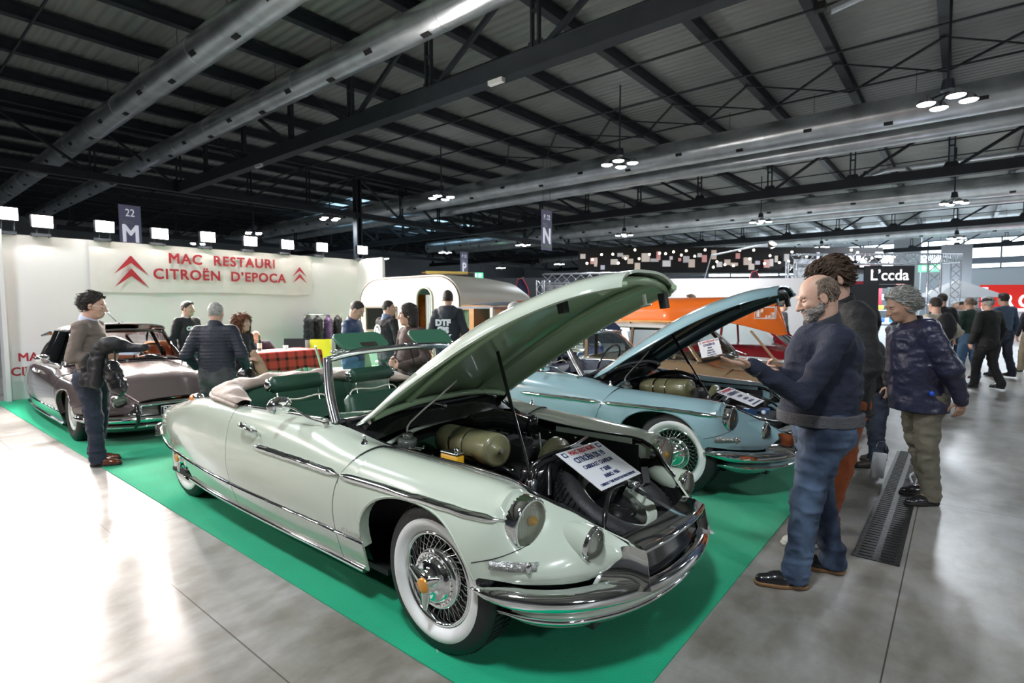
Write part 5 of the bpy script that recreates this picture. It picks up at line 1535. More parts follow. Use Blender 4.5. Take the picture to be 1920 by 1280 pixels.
def V3(*a): return np.array(a, float)
def frame(fwd, up=(0,0,1)):
    f = V3(*fwd); f /= np.linalg.norm(f); u = V3(*up); l = np.cross(u, f); l /= np.linalg.norm(l); u = np.cross(f, l)
    return np.stack([f, l, u], 1)   # columns: forward, left, up
def person(label, loc, face, skin=None, height=1.72, lean=0.0, head=(0,0), arms=None, legs=None, top=None, topmat=None, pants=None, shoes=None,
           hair='short', hairm=None, res=.014, build=1.0, hem=.86, beard=None, collar=None, hood=False, cap=None, quilt=0, glasses=False, glass_m=None, sit=False, fists=True, group=None, bulk=0.0, sole=None, longcoat=False, beltm=None, hres=None, hf=0.0, locks=0, comb='back', deep=.78):
    """arms: {'R':(elbow, wrist, handdir, handkind), 'L':...} in body space (x forward, y left, z up) for a 1.75 m figure"""
    k = height/1.75
    t_ = None
    skin = skin or SKIN
    shz = 1.43; hipz = .93
    ln = lean
    def up(p):   # apply forward lean above the hips
        x, y, z = p
        if z > hipz: x = x + (z-hipz)*math.sin(ln); z = hipz + (z-hipz)*math.cos(ln)
        return V3(x, y, z)
    dz = 0.0
    if sit: dz = -.45
    A = arms or {}
    hips = V3(0,0,hipz)
    sh = {s: up((-.01, (1 if s == 'L' else -1)*.168*build, shz-.015)) for s in 'LR'}
    dflt = {s: (V3(-.02, (1 if s == 'L' else -1)*.25*build, 1.14), V3(.06, (1 if s == 'L' else -1)*.26*build, .89), V3(.05,0,-1), 'relax') for s in 'LR'}
    ar = {}
    for s in 'LR':
        if s in A: e, w, hd, hk = A[s]; ar[s] = (up(e), up(w), V3(*hd), hk)
        else: e, w, hd, hk = dflt[s]; ar[s] = (up(e), up(w), V3(*hd), hk)
    LG = legs or {}
    lg = {}
    for s in 'LR':
        sg = 1 if s == 'L' else -1
        lg[s] = LG.get(s, (V3(.02, sg*.105, .50), V3(-.02, sg*.115, .085), sg*.18))
        lg[s] = (V3(*lg[s][0]), V3(*lg[s][1]), lg[s][2])
    neck = up((.0,0,1.47)); hc = up((.045+hf,0,1.622)); hc = hc + V3(math.sin(head[0])*.05, 0, -max(0,hf)*.25)
    # head frame: head=(pitch down, yaw to the left)
    fw = V3(math.cos(head[1])*math.cos(head[0]), math.sin(head[1])*math.cos(head[0]), -math.sin(head[0])); HF = frame(fw)
    def hp(x, y, z): return hc + HF @ V3(x, y, z)
    hres = hres or res*.55
    # ---- body: torso, limbs, head and hands as one surface
    lo = V3(9,9,9); hi = -lo
    pts = [hc+.16, hc-.16, hips+V3(.2,.22,0), hips-V3(.2,.22,0), V3(.25,.25,0), V3(-.2,-.25,-.02)]
    for s in 'LR': pts += [ar[s][0]+.08, ar[s][0]-.08, ar[s][1]+.24, ar[s][1]-.24, lg[s][0]+.12, lg[s][0]-.12, lg[s][1]+.14, lg[s][1]-.14, sh[s]+.1, sh[s]-.1]
    pts = np.array(pts); lo = pts.min(0)-.03; hi = pts.max(0)+.03
    body = SDF(lo, hi, hres if hres > .004 else .004)
    b = body
    b.limb(hips+V3(0,0,.02), up((.0,0,1.15)), .092, .095, .05); b.limb(up((0,0,1.15)), up((-.005,0,1.33)), .095, .09, .05)
    b.limb(hips+V3(0,.06,0), hips-V3(0,.06,0), .09, .09, .05); b.limb(sh['L']-V3(0,.05,0.01), sh['R']+V3(0,.05,-.01), .045, .045, .05)
    b.limb(neck-V3(0,0,.03), hp(-.035,0,-.05), .062, .056, .03)
    for s in 'LR':
        e, w, hd, hk = ar[s]; b.limb(sh[s], e, .046, .038, .03); b.limb(e, w, .038, .027, .015)
        kn, an, ft = lg[s]; sg = 1 if s == 'L' else -1
        b.limb(hips+V3(0,sg*.09,-.02), kn, .078, .052, .03); b.limb(kn, an, .052, .036, .02)
        b.limb(an, an+V3(.10*math.cos(ft), .10*math.sin(ft), -.045), .036, .030, .02)
        hand(b, w, hd, hk, sg, e)
    # head
    b.ell(hp(-.015,0,.035), (.098,.076,.098), .03, R=HF); b.ell(hp(.022,0,-.03), (.070,.060,.088), .03, R=HF)
    b.ell(hp(.055,0,-.088), (.032,.034,.026), .025, R=HF)     # chin
    b.limb(hp(.085,0,.022), hp(.112,0,-.026), .0095, .0150, .012)  # nose
    b.ell(hp(.100,.013,-.030), (.011,.008,.008), .006, R=HF); b.ell(hp(.100,-.013,-.030), (.011,.008,.008), .006, R=HF)
    b.limb(hp(.080,.034,.034), hp(.086,-.034,.034), .010, .010, .014)  # brow
    for sg in (1,-1):
        b.ell(hp(.092,sg*.030,.012), (.016,.015,.010), .010, 's', R=HF)
        b.ell(hp(.062,sg*.036,-.015), (.022,.018,.016), .02, R=HF)
        b.ell(hp(-.008,sg*.078,-.002), (.019,.008,.032), .006, R=HF); b.ell(hp(-.002,sg*.087,.004), (.010,.006,.018), .005, 's', R=HF)
    b.ell(hp(.088,0,-.056), (.012,.024,.006), .006, R=HF); b.ell(hp(.086,0,-.068), (.012,.021,.007), .006, R=HF); b.ell(hp(.099,0,-.061), (.010,.024,.0025), .003, 's', R=HF)
    root = body.mesh('person', skin)
    tag(root, label, 'person', group)
    root.location = (loc[0], loc[1], dz*k + (loc[2] if len(loc) > 2 else 0)); root.rotation_euler = (0, 0, face); root.scale = (k, k, k)
    for sg in (1,-1):
        m = MB(); p = hp(.0735,sg*.031,.011); m.ball(tuple(p), .0115, 12, 8); ey = m.build('eye', EYEW, root)
        m = MB(); q = hp(.0815,sg*.031,.009); m.ball(tuple(q), .0055, 10, 6); m.build('iris', EYED, ey)
    if res < .013:
        for sg in (1,-1):
            g = SDF(hp(.075,sg*.031,.015)-.03, hp(.075,sg*.031,.015)+.03, .0024); g.ell(hp(.0735,sg*.031,.0135), (.0135,.0145,.0125), .002, R=HF); g.ell(hp(.090,sg*.031,.0035), (.016,.016,.0075), .002, 's', R=HF); g.mesh('eyelid', skin, root)
        g = SDF(hp(.09,0,-.06)-.04, hp(.09,0,-.06)+.04, .0028); g.ell(hp(.0895,0,-.0555), (.011,.022,.0055), .004, R=HF); g.ell(hp(.088,0,-.0675), (.0105,.018,.006), .004, R=HF); g.mesh('lips', LIPM, root)
    # ---- hair
    if hair != 'bald':
        g = SDF(hc-.26, hc+.24, max(.005, res*.5))
        if hair in ('short','crop','fade','curlytop','grey','side'):
            vol = {'short':.008,'crop':.003,'fade':.004,'curlytop':.016,'grey':.012,'side':.010}[hair]
            g.ell(hp(-.020,0,.042), (.100+vol,.079+vol*.8,.098+vol), .01, R=HF)
            if hair in ('short','side','grey','curlytop'): g.ell(hp(.03,0,.095), (.06+vol*.6,.062,.035+vol*.6), .02, R=HF)
            if hair == 'curlytop':
                for i in range(26):
                    a = i*2.4; rr = .085; g.ell(hp(.0+rr*math.cos(a)*.95-.01, rr*.78*math.sin(a), .085+.03*math.sin(i*1.7)), (.020,.020,.018), .01, R=HF)
            if hair == 'grey':
                g.ell(hp(-.10,0,.0), (.035,.07,.055), .02, R=HF)
            # hairline: cut away face and below the ears
            g.cut(hp(.046 if hair == 'curlytop' else .030,0,.040), HF @ V3(.84,0,-.54)); g.cut(hp(-.02,0,-.045), HF @ V3(.30,0,-1.0)/1.05); g.ell(hp(-.006,.085,.002), (.022,.02,.036), .006, 's', R=HF); g.ell(hp(-.006,-.085,.002), (.022,.02,.036), .006, 's', R=HF); g.ell(hp(.065,.06,-.01), (.055,.06,.06), .01, 's', R=HF); g.ell(hp(.065,-.06,-.01), (.055,.06,.06), .01, 's', R=HF)
        elif hair == 'balding':
            g.ell(hp(-.016,0,.035), (.1005,.0785,.1005), .01, R=HF); g.ell(hp(.035,0,.150), (.135,.066,.080), .012, 's', R=HF)
            g.cut(hp(.018,0,.03), HF @ V3(.93,0,.25)); g.cut(hp(-.02,0,-.055), HF @ V3(.35,0,-1.0)/1.05); g.ell(hp(-.004,.085,.0), (.026,.02,.042), .006, 's', R=HF); g.ell(hp(-.004,-.085,.0), (.026,.02,.042), .006, 's', R=HF)
        elif hair == 'long':
            g.ell(hp(-.020,0,.040), (.112,.092,.108), .02, R=HF); g.ell(hp(-.055,0,-.06), (.07,.095,.12), .03, R=HF)
            g.cut(hp(.055,0,.03), HF @ V3(.95,0,-.3))
        elif hair == 'curly':
            g.ell(hp(-.020,0,.045), (.118,.105,.112), .02, R=HF); g.ell(hp(-.06,0,-.07), (.09,.135,.14), .03, R=HF); g.ell(hp(-.07,0,-.17), (.07,.13,.08), .03, R=HF)
            for i in range(50):
                a = i*2.39996; zz = .10-.30*(i/50); rr = .10+.035*(i/50); g.ell(hp(-.05+rr*.8*math.cos(a), rr*1.05*math.sin(a), zz), (.026,.026,.03), .008, R=HF)
            g.cut(hp(.055,0,.03), HF @ V3(.95,0,-.3))
        # subtract nothing of the skull: the hair shell sits on it
        g.wob(.0035 if hair not in ('crop','fade','balding') else .001, 60, 3)
        hm_ = g.mesh('hair', hairm or hairmat('hair_dark', (.018,.013,.010)), root)
        if locks:
            hv = np.array([v.co[:] for v in hm_.data.vertices]); hn = np.array([v.normal[:] for v in hm_.data.vertices]); out = hv - hp(-.01,0,.02); ok = np.nonzero((out*hn).sum(1) > .01)[0]
            def base_(r): i = ok[r.randrange(len(ok))]; return hv[i], hn[i]
            f_, l_, u_ = HF[:,0], HF[:,1], HF[:,2]
            if comb == 'back': df = lambda p, n: -f_*1.0 - u_*.25*(1 if (p-hc)@u_ < .06 else 0)
            elif comb == 'down': df = lambda p, n: -u_*1.0 - f_*.15
            elif comb == 'fringe': df = lambda p, n: (f_*.8 - u_*.2) if (p-hc)@f_ > -.01 else (-f_*.6-u_*.6)
            else: df = lambda p, n: n*.6 - u_*.4
            strands(hm_, 'hair_locks', hairm or hairmat('hair_dark', (.018,.013,.010)), base_, locks, 3, df, {'back':.060,'down':.022,'fringe':.055,'curly':.05}[comb], {'back':.0032,'down':.0028,'fringe':.0045,'curly':.0045}[comb], {'curly':.45,'fringe':.24,'back':.26,'down':.2}[comb])
    if beard is not None:
        g = SDF(hc-.17, hc+.15, max(.004, res*.4))
        g.ell(hp(.034,0,-.055), (.064,.064,.062), .02, R=HF); g.ell(hp(.058,0,-.098), (.036,.040,.030), .02, R=HF); g.limb(hp(.0,.066,-.01), hp(.02,.060,-.06), .014, .018, .02); g.limb(hp(.0,-.066,-.01), hp(.02,-.060,-.06), .014, .018, .02)
        g.ell(hp(.078,0,-.047), (.020,.032,.008), .010, R=HF)
        g.ell(hp(.10,0,-.060), (.022,.021,.0085), .004, 's', R=HF); g.cut(hp(0,0,-.012), HF @ V3(.25,0,1.0)/1.03); g.ell(hp(.085,.032,-.012), (.04,.026,.022), .01, 's', R=HF); g.ell(hp(.085,-.032,-.012), (.04,.026,.022), .01, 's', R=HF)
        g.ell(hp(.105,0,-.026), (.03,.018,.016), .006, 's', R=HF)
        g.wob(.0015, 90, 5); g.mesh('beard', beard, root)
    if hair not in ('bald',) or True:
        for sg in (1,-1):
            m = MB(); m.tube([tuple(hp(.088,sg*.016,.034)), tuple(hp(.089,sg*.032,.039)), tuple(hp(.078,sg*.048,.032))], .0038, 6); m.build('eyebrow', hairm or hairmat('hair_dark', (.018,.013,.010)), root)
    if glasses:
        m = MB()
        for sg in (1,-1):
            m.tube([tuple(hp(.104+.002*math.cos(a), sg*.031+.021*math.cos(a), .010+.015*math.sin(a))) for a in np.linspace(0, 2*pi, 17)[:-1]], .0018, 5, closed=True)
            m.cyl(tuple(hp(.100,sg*.053,.014)), tuple(hp(.0,sg*.080,.012)), .0018, n=5)
        m.cyl(tuple(hp(.106,.011,.013)), tuple(hp(.106,-.011,.013)), .0018, n=5); m.build('glasses', glass_m or BLACKP_, root)
    if cap is not None:
        g = SDF(hc-.16, hc+.22, max(.006, res*.5)); g.ell(hp(-.015,0,.055), (.110,.092,.085), .01, R=HF); g.cut(hp(0,0,.048), HF @ V3(-.12,0,-1.0)); g.ell(hp(.105,0,.052), (.075,.070,.010), .01, R=HF); g.mesh('cap', cap, root)
    # ---- upper garment
    tm = topmat or fabric('cloth_navy', (.02,.028,.06))
    B = build; bk = bulk
    pts = [sh['L']+.12, sh['R']-.12, hips+V3(.24,.28,0), hips-V3(.24,.28,0)]
    for s in 'LR': pts += [ar[s][0]+.1+bk, ar[s][0]-.1-bk, ar[s][1]+.07+bk, ar[s][1]-.07-bk]
    pts = np.array(pts); lo = pts.min(0)-.04; hi = pts.max(0)+.04; lo[2] = min(lo[2], hem-.06); hi[2] = max(hi[2], neck[2]+.12)
    g = SDF(lo, hi, res)
    sq = ((1,0,0), deep)
    g.limb(V3(.01,0,hem-.05), up((.015,0,1.12)), .168*B+bk, .162*B+bk, .05, sq=sq); g.limb(up((.015,0,1.12)), up((.0,0,1.31)), .162*B+bk, .160*B+bk*.7, .05, sq=sq)
    if B > 1.2: g.ell(up((.05,0,1.05)), (.148*B,.14*B,.17), .05)
    g.limb(sh['L']-V3(0,.05,.02), sh['R']+V3(0,.05,-.02), .076+bk*.6, .076+bk*.6, .06); g.limb(neck-V3(.01,0,.055), sh['L']+V3(-.005,-.02,.0), .062, .060, .04); g.limb(neck-V3(.01,0,.055), sh['R']+V3(-.005,.02,.0), .062, .060, .04)
    g.limb(neck-V3(.01,0,.07), neck+V3(.0,0,.0), .095, .070, .03)
    for s in 'LR':
        e, w, hd, hk = ar[s]
        g.limb(sh[s], e, .066+bk*.7, .058+bk*.8, .035); g.limb(e, w-(w-e)*.04, .057+bk*.8, .042+bk*.5, .02)
    if hood: 
        g.limb(neck+V3(-.08,.075,.0), neck+V3(-.08,-.075,.0), .062, .062, .03); g.ell(neck+V3(-.13,0,-.05), (.085,.135,.11), .03); g.limb(neck+V3(.03,.085,-.035), neck+V3(-.05,.09,.0), .03, .04, .03); g.limb(neck+V3(.03,-.085,-.035), neck+V3(-.05,-.09,.0), .03, .04, .03)
    if quilt:
        g.wob(-.012, quilt, 0, True); g.creases(.004, 14, 4)
    else:
        g.creases(.008, 8, len(label)); g.creases(.005, 17, len(label)+5)
    g.cut(V3(0,0,hem), V3(0,0,-1)); g.ell(neck+V3(.015,0,.075), (.075,.072,.07), .01, 's')
    for s in 'LR':
        e, w, hd, hk = ar[s]; d = (w-e)/np.linalg.norm(w-e)
    gm = g.mesh(top or 'jacket', tm, root)
    if collar is not None:
        c = SDF(neck-.16, neck+.14, res*.6); c.limb(neck+V3(-.015,0,-.04), neck+V3(.0,0,.055), .090, .078, .01); c.limb(neck+V3(-.01,0,-.06), neck+V3(.01,0,.10), .066, .068, .006, 's'); c.cut(neck+V3(.02,0,.042), V3(.45,0,1)); c.mesh('collar', collar, gm)
    # waistband and cuffs
    if beltm is not None:
        c = SDF(V3(-.3,-.32,hem-.05), V3(.34,.32,hem+.10), res*.7); c.limb(V3(.01,0,hem-.05), V3(.012,0,hem+.2), .181*B+bk, .18*B+bk, .02, sq=sq)
        if B > 1.2: c.ell(up((.05,0,1.05)), (.15*B,.142*B,.172), .05)
        c.wob(.0015, 120, 2); c.cut(V3(0,0,hem-.008), V3(0,0,-1)); c.cut(V3(0,0,hem+.06), V3(0,0,1)); c.mesh('hem_band', beltm, gm)
        for s in 'LR':
            e, w, hd, hk = ar[s]; d = (w-e)/np.linalg.norm(w-e); c = SDF(w-.09, w+.09, res*.6); c.limb(w-d*.06, w+d*.015, .046, .038, .01); c.limb(w-d*.0, w+d*.05, .032, .034, .004, 's'); c.cut(w+d*.018, d); c.cut(w-d*.055, -d); c.mesh('cuff', beltm, gm)
    # ---- trousers
    pm = pants or fabric('cloth_dark_trousers', (.02,.022,.03))
    g = SDF(V3(-.42,-.42,-.0), V3(.62 if sit else .42,.42,1.02), res)
    g.limb(hips+V3(0,.055,.02), hips+V3(0,-.055,.02), .118*B, .118*B, .04); g.limb(hips+V3(-.03,.06,-.07), hips+V3(-.03,-.06,-.07), .112*B, .112*B, .04)
    for s in 'LR':
        kn, an, ft = lg[s]; sg = 1 if s == 'L' else -1
        g.limb(hips+V3(0,sg*.088,-.03), kn, .108*B, .078, .035); g.limb(kn, an+V3(-.005,0,.02), .078, .068, .02); g.limb(an+V3(-.005,0,.05), an+V3(0,0,-.03), .068, .072, .02)
    g.creases(.010, 8, 2+len(label), (1,1,1.7)); g.creases(.006, 16, 8+len(label), (1,1,1.6))
    for s in 'LR':
        kn, an, ft = lg[s]
    g.cut(V3(0,0,.035), V3(0,0,-1)); g.cut(V3(0,0,1.0), V3(0,0,1))
    g.mesh('trousers', pm, root)
    # ---- shoes
    sm = shoes or mat('shoe_black', (.015,.014,.016), .3)
    for s in 'LR':
        kn, an, ft = lg[s]; d = V3(math.cos(ft), math.sin(ft), 0); z0 = an[2]-.085
        c = SDF(V3(an[0]-.22, an[1]-.22, z0-.01), V3(an[0]+.26, an[1]+.26, z0+.16), min(res*.7, .008))
        a = V3(an[0], an[1], z0)
        c.limb(a+V3(0,0,.085), a+V3(0,0,.05)-d*.01, .046, .048, .02); c.limb(a-d*.025+V3(0,0,.042), a+d*.10+V3(0,0,.040), .040, .042, .02); c.limb(a+d*.07+V3(0,0,.036), a+d*.175+V3(0,0,.030), .044, .034, .02)
        c.cut(a+V3(0,0,.018), V3(0,0,-1)); sh_ = c.mesh('shoe', sm, root)
        c = SDF(V3(an[0]-.22, an[1]-.22, z0-.01), V3(an[0]+.26, an[1]+.26, z0+.06), min(res*.6, .007))
        c.limb(a-d*.03+V3(0,0,.03), a+d*.10+V3(0,0,.03), .046, .047, .02); c.limb(a+d*.07+V3(0,0,.03), a+d*.178+V3(0,0,.03), .049, .040, .02); c.cut(a+V3(0,0,.026), V3(0,0,1)); c.cut(a+V3(0,0,.001), V3(0,0,-1)); c.mesh('sole', sole or mat('sole_dark', (.02,.018,.016), .7), sh_)
    return root, dict(hp=hp, up=up, ar=ar, gm=gm, neck=neck, k=k, hips=hips, HF=HF)
def hand(b, w, hd, kind, sg, e):
    """palm, four unequal fingers with two bends and a thumb leaving the side of the palm"""
    d = V3(*hd); d = d/np.linalg.norm(d)
    fa = (w-e)/np.linalg.norm(w-e)
    pn = np.cross(d, V3(0,0,1)) if abs(d[2]) < .8 else np.cross(d, V3(1,0,0))*1.0
    # side axis runs across the knuckles, towards the thumb
    if kind == 'palmup': side = np.cross(V3(0,0,1), d)*(-sg)*-1.0
    elif kind == 'edge': side = V3(0,0,1)
    elif kind == 'relax': side = V3(1,0,0)
    elif kind == 'grip': side = V3(0,0,1)
    else: side = V3(0,0,1)
    side = side - d*(side@d); side /= np.linalg.norm(side)
    nrm = np.cross(side, d)*(1)        # palm side
    inward = V3(0,-sg,0)
    if nrm@inward < 0 and kind in ('relax','edge','grip'): nrm = -nrm
    if kind == 'palmup' and nrm[2] < 0: nrm = -nrm
    b.limb(w-fa*.02, w+d*.03, .027, .026, .015)
    for u in (-.026,-.009,.009,.026): b.limb(w+d*.020+side*u*.75, w+d*.082+side*u, .0145, .0115, .010)
    curl = {'relax':.45,'palmup':.18,'edge':.22,'grip':1.15}[kind]
    L = [.064,.073,.080,.072]
    for i, u in enumerate((-.0285,-.0095,.0095,.0285)):
        p = w+d*.086+side*u; l = L[i]; a = curl*(.7+.12*(3-i)); dd = d+side*u*(2.2 if kind in ('palmup','edge') else .6); dd /= np.linalg.norm(dd)
        for f, r0, r1 in ((.45,.0092,.0085),(.30,.0085,.0078),(.25,.0078,.0066)):
            dd2 = dd*math.cos(a)+nrm*math.sin(a); q = p+dd2*l*f; b.limb(p, q, r0, r1, .0035); p = q; a += curl*.75
    p = w+d*.025+side*.028; q = p+(d*.55+side*.75+nrm*.25)*.045; b.limb(p, q, .0135, .0105, .010)
    r = q+(d*.85+side*.25+nrm*(.2+curl*.4))*.034; b.limb(q, r, .0102, .0088, .004); b.limb(r, r+(d*.9+nrm*(.1+curl*.4))*.024, .0088, .0070, .004)
BLACKP_ = mat('black_enamel', (0.012, 0.012, 0.013), 0.18, coat=0.5)
# ================================================================== caravan and stand furniture
CREAM = mat('caravan_cream', (.56,.53,.45), .45, var=(2,.03))
def arch_prof(y0, y1, z0, z1, r, n=9):
    P = [(y0, z0)]
    P += [(y0 + r - r*math.cos(a), z1 - r*.75 + r*.75*math.sin(a)) for a in np.linspace(0, pi/2, n)]
    P += [(y1 - r + r*math.sin(a), z1 - r*.75 + r*.75*math.cos(a)) for a in np.linspace(0, pi/2, n)]
    P += [(y1, z0)]
    return P
cv = thing('caravan', 'cream vintage caravan with rounded roof and open arched door', 'caravan', (0,0,0))
prof = arch_prof(6.95, 9.92, .38, 2.12, .62)
m = MB(); m.cs = True
m.grid(np.array([[(x, p[0]+(.12*0), p[1]-dz_) for p in prof] for x, dz_ in ((7.0,.0),(7.3,.0),(8.2,.02),(8.9,.08),(9.2,.22))]), True)
bd = m.build('body_shell', CREAM, cv, solid(.03))
# side wall with arched door opening, built round the hole
m = MB()
yd0, yd1, zd = 7.66, 8.10, 1.80
n = 12; arc = [(yd0 + (yd1-yd0)*.5 - (yd1-yd0)*.5*math.cos(a), zd-.10+.20*math.sin(a)) for a in np.linspace(0, pi, n)]
pr = prof[1:-1]
def topz(y):
    P = np.array(prof[1:-1]); 
    return float(np.interp(y, P[:,0], P[:,1]))
def colm(y0, y1, zlo0, zlo1, k=1):
    m.add([(7.0,y0,zlo0),(7.0,y1,zlo1),(7.0,y1,topz(y1)),(7.0,y0,topz(y0))], [(0,3,2,1)], False)
ysl = list(np.linspace(6.951, yd0, 12)); 
for a, b in zip(ysl, ysl[1:]): colm(a, b, .38, .38)
for (a, za), (b, zb) in zip(arc, arc[1:]): colm(a, b, za, zb)
ysl = list(np.linspace(yd1, 8.72, 4)); 
for a, b in zip(ysl, ysl[1:]): colm(a, b, .38, .38)
for a, b in zip(list(np.linspace(8.72, 9.70, 5)), list(np.linspace(8.72, 9.70, 5))[1:]):
    colm(a, b, 1.54, 1.54); m.add([(7.0,a,.38),(7.0,b,.38),(7.0,b,1.08),(7.0,a,1.08)], [(0,3,2,1)], False)
ysl = list(np.linspace(9.70, 9.919, 6))
for a, b in zip(ysl, ysl[1:]): colm(a, b, .38, .38)
m.build('side_wall', CREAM, cv, solid(.03, 0))
m = MB(); m.tube([(6.985, p[0], p[1]) for p in prof], .013, 6); m.build('edge_moulding', mat('dull_brown_trim',(.16,.12,.09),.5), cv)
m = MB(); m.tube([(6.98, yd0-.02,.4)]+[(6.98, y, z+.02) for y, z in arc]+[(6.98, yd1+.02,.4)], .022, 8); m.build('door_surround', CREAM, cv)
WOOD = mat('orange_wood', (.46,.19,.045), .4, var=(7,.25))
m = MB(); m.box((7.9,7.88,1.1),(.04,1.4,1.4)); m.box((7.4,7.55,1.1),(.8,.04,1.4)); m.box((7.4,8.5,1.1),(.8,.04,1.4)); m.box((7.5,8.0,.42),(1,1.0,.04)); m.box((7.05,7.9,.62),(.05,.40,.50)); m.build('wooden_interior', WOOD, cv)
m = MB(); G = [[(7.06+.02*math.sin(k*1.9), 7.68+.012*k, z) for z in (1.78,1.3,.95)] for k in range(20)]; m.grid(np.array(G)); m.build('lace_curtain', mat('lace', (.55,.58,.56), .8, bump=(120,.6)), cv)
m = MB(); m.box((6.985,9.21,1.55),(.04,1.02,.03)); m.box((6.985,9.21,1.07),(.04,1.02,.03)); m.box((6.985,8.71,1.31),(.04,.03,.5)); m.box((6.985,9.71,1.31),(.04,.03,.5)); wf = m.build('window_frame', mat('dull_brown_trim',(.16,.12,.09),.5), cv)
m = MB(); m.box((7.0,9.21,1.31),(.006,.96,.46)); m.build('window_pane', GLASS, wf)
GC = mat('green_curtain', (.13,.24,.13), .8)
for y0, y1 in ((8.74,9.0),(9.38,9.68)):
    m = MB(); G = [[(7.10+.02*math.sin(k*2.1), y0+(y1-y0)*k/16, z) for z in (1.53,1.3,1.1)] for k in range(17)]; m.grid(np.array(G)); m.build('window_curtain', GC, cv)
m = MB(); m.box((7.15,9.2,1.3),(.01,1.0,.5)); m.build('net_curtain', mat('lace2', (.5,.5,.46), .8), cv)
m = MB(); m.box((6.95,10.0,1.60),(.10,.28,.09)); m.build('side_lamp', CREAM, cv)
m = MB()
m.box((7.7,6.93,1.25),(.75,.03,.55)); m.build('end_window', mat('dark_window', (.03,.05,.05), .1, .2), cv)
for yy in (8.3,8.9):
    m = MB(); m.lathe([(.20,-.08),(.30,-.09),(.33,-.05),(.33,.05),(.30,.09),(.15,.06),(0,.05)], (7.3 if yy < 8.6 else 8.7, 8.6, .33), (1,0,0), 24); m.build('caravan_wheel', RUBBER, cv)
yb = thing('roof_rack', 'yellow folding rack standing above the caravan roof', 'rack', (0,0,0))
m = MB(); m.bar((7.15,8.0,2.215),(7.7,7.42,2.20),.28,.04); m.build('yellow_board', mat('yellow_board',(.72,.52,.12),.5), yb)
m = MB(); m.cyl((7.12,8.1,2.215),(7.78,7.36,2.205),.014); 
for p in ((7.25,7.95),(7.45,7.7),(7.62,7.5)): m.cyl((p[0]+.05,p[1]+.05,2.21),(p[0],p[1]-.02,2.08),.008,n=5)
m.build('rack_tube', mat('brown_tube',(.25,.15,.08),.5), yb)
# camper van with open rear, lit inside
vn = thing('camper_van', 'grey-roofed camper van with open lit interior beside the caravan', 'van', (0,0,0))
VX, VY0, VY1 = 6.62, 5.82, 6.66
m = MB(); G = []
for u in np.linspace(0,1,9): G.append([(VX-.05+1.6*v, VY1+.05-(VY1-VY0+.1)*u, 1.53+.11*math.sin(pi*(.08+.84*u))**.6*math.sin(pi*(.08+.84*v))**.5) for v in np.linspace(0,1,9)])
m.grid(np.array(G), False); m.box((VX+.75,(VY0+VY1)/2,1.53),(1.56,VY1-VY0+.04,.03)); m.build('van_roof', mat('van_grey_blue',(.16,.20,.25),.3,coat=.6), vn)
m = MB(); m.box((VX+1.48,(VY0+VY1)/2,.95),(.04,VY1-VY0,1.16)); m.box((VX+.75,VY0+.02,.95),(1.5,.04,1.16)); m.build('lining', mat('van_lining',(.62,.33,.18),.6), vn)
m = MB(); m.box((VX,VY1-.02,.95),(.06,.06,1.16)); m.box((VX,VY0+.02,.95),(.06,.06,1.16)); m.box((VX+.75,(VY0+VY1)/2,.32),(1.5,VY1-VY0,.5)); m.build('van_frame', mat('van_pale',(.5,.5,.46),.4), vn)
for yy in (VY0+.12, VY1-.12):
    m = MB(); m.lathe([(0,.0),(.16,.0),(.27,-.01),(.29,-.05),(.29,-.12)], (VX+.5, yy, .29), (0,1,0), 20); m.build('van_wheel', RUBBER, vn)
m = MB(); G = [[(VX+.06+.015*math.sin(k*2), VY1-.04-.014*k, z) for z in (1.5,1.2,.8)] for k in range(16)]; m.grid(np.array(G)); m.build('window_curtain', GC, vn)
m = MB(); random.seed(3)
for k in range(9): m.ball((VX+.4+random.random()*.5, VY0+.15+random.random()*.5, .75+random.random()*.5), (.07,.05+.04*random.random(),.04+.05*random.random()), 8, 6)
m.build('stored_gear', BLACKM, vn)
light('POINT', 'van_interior_lamp', (7.3,6.2,1.40), 20, (1.0,.62,.32), .06)
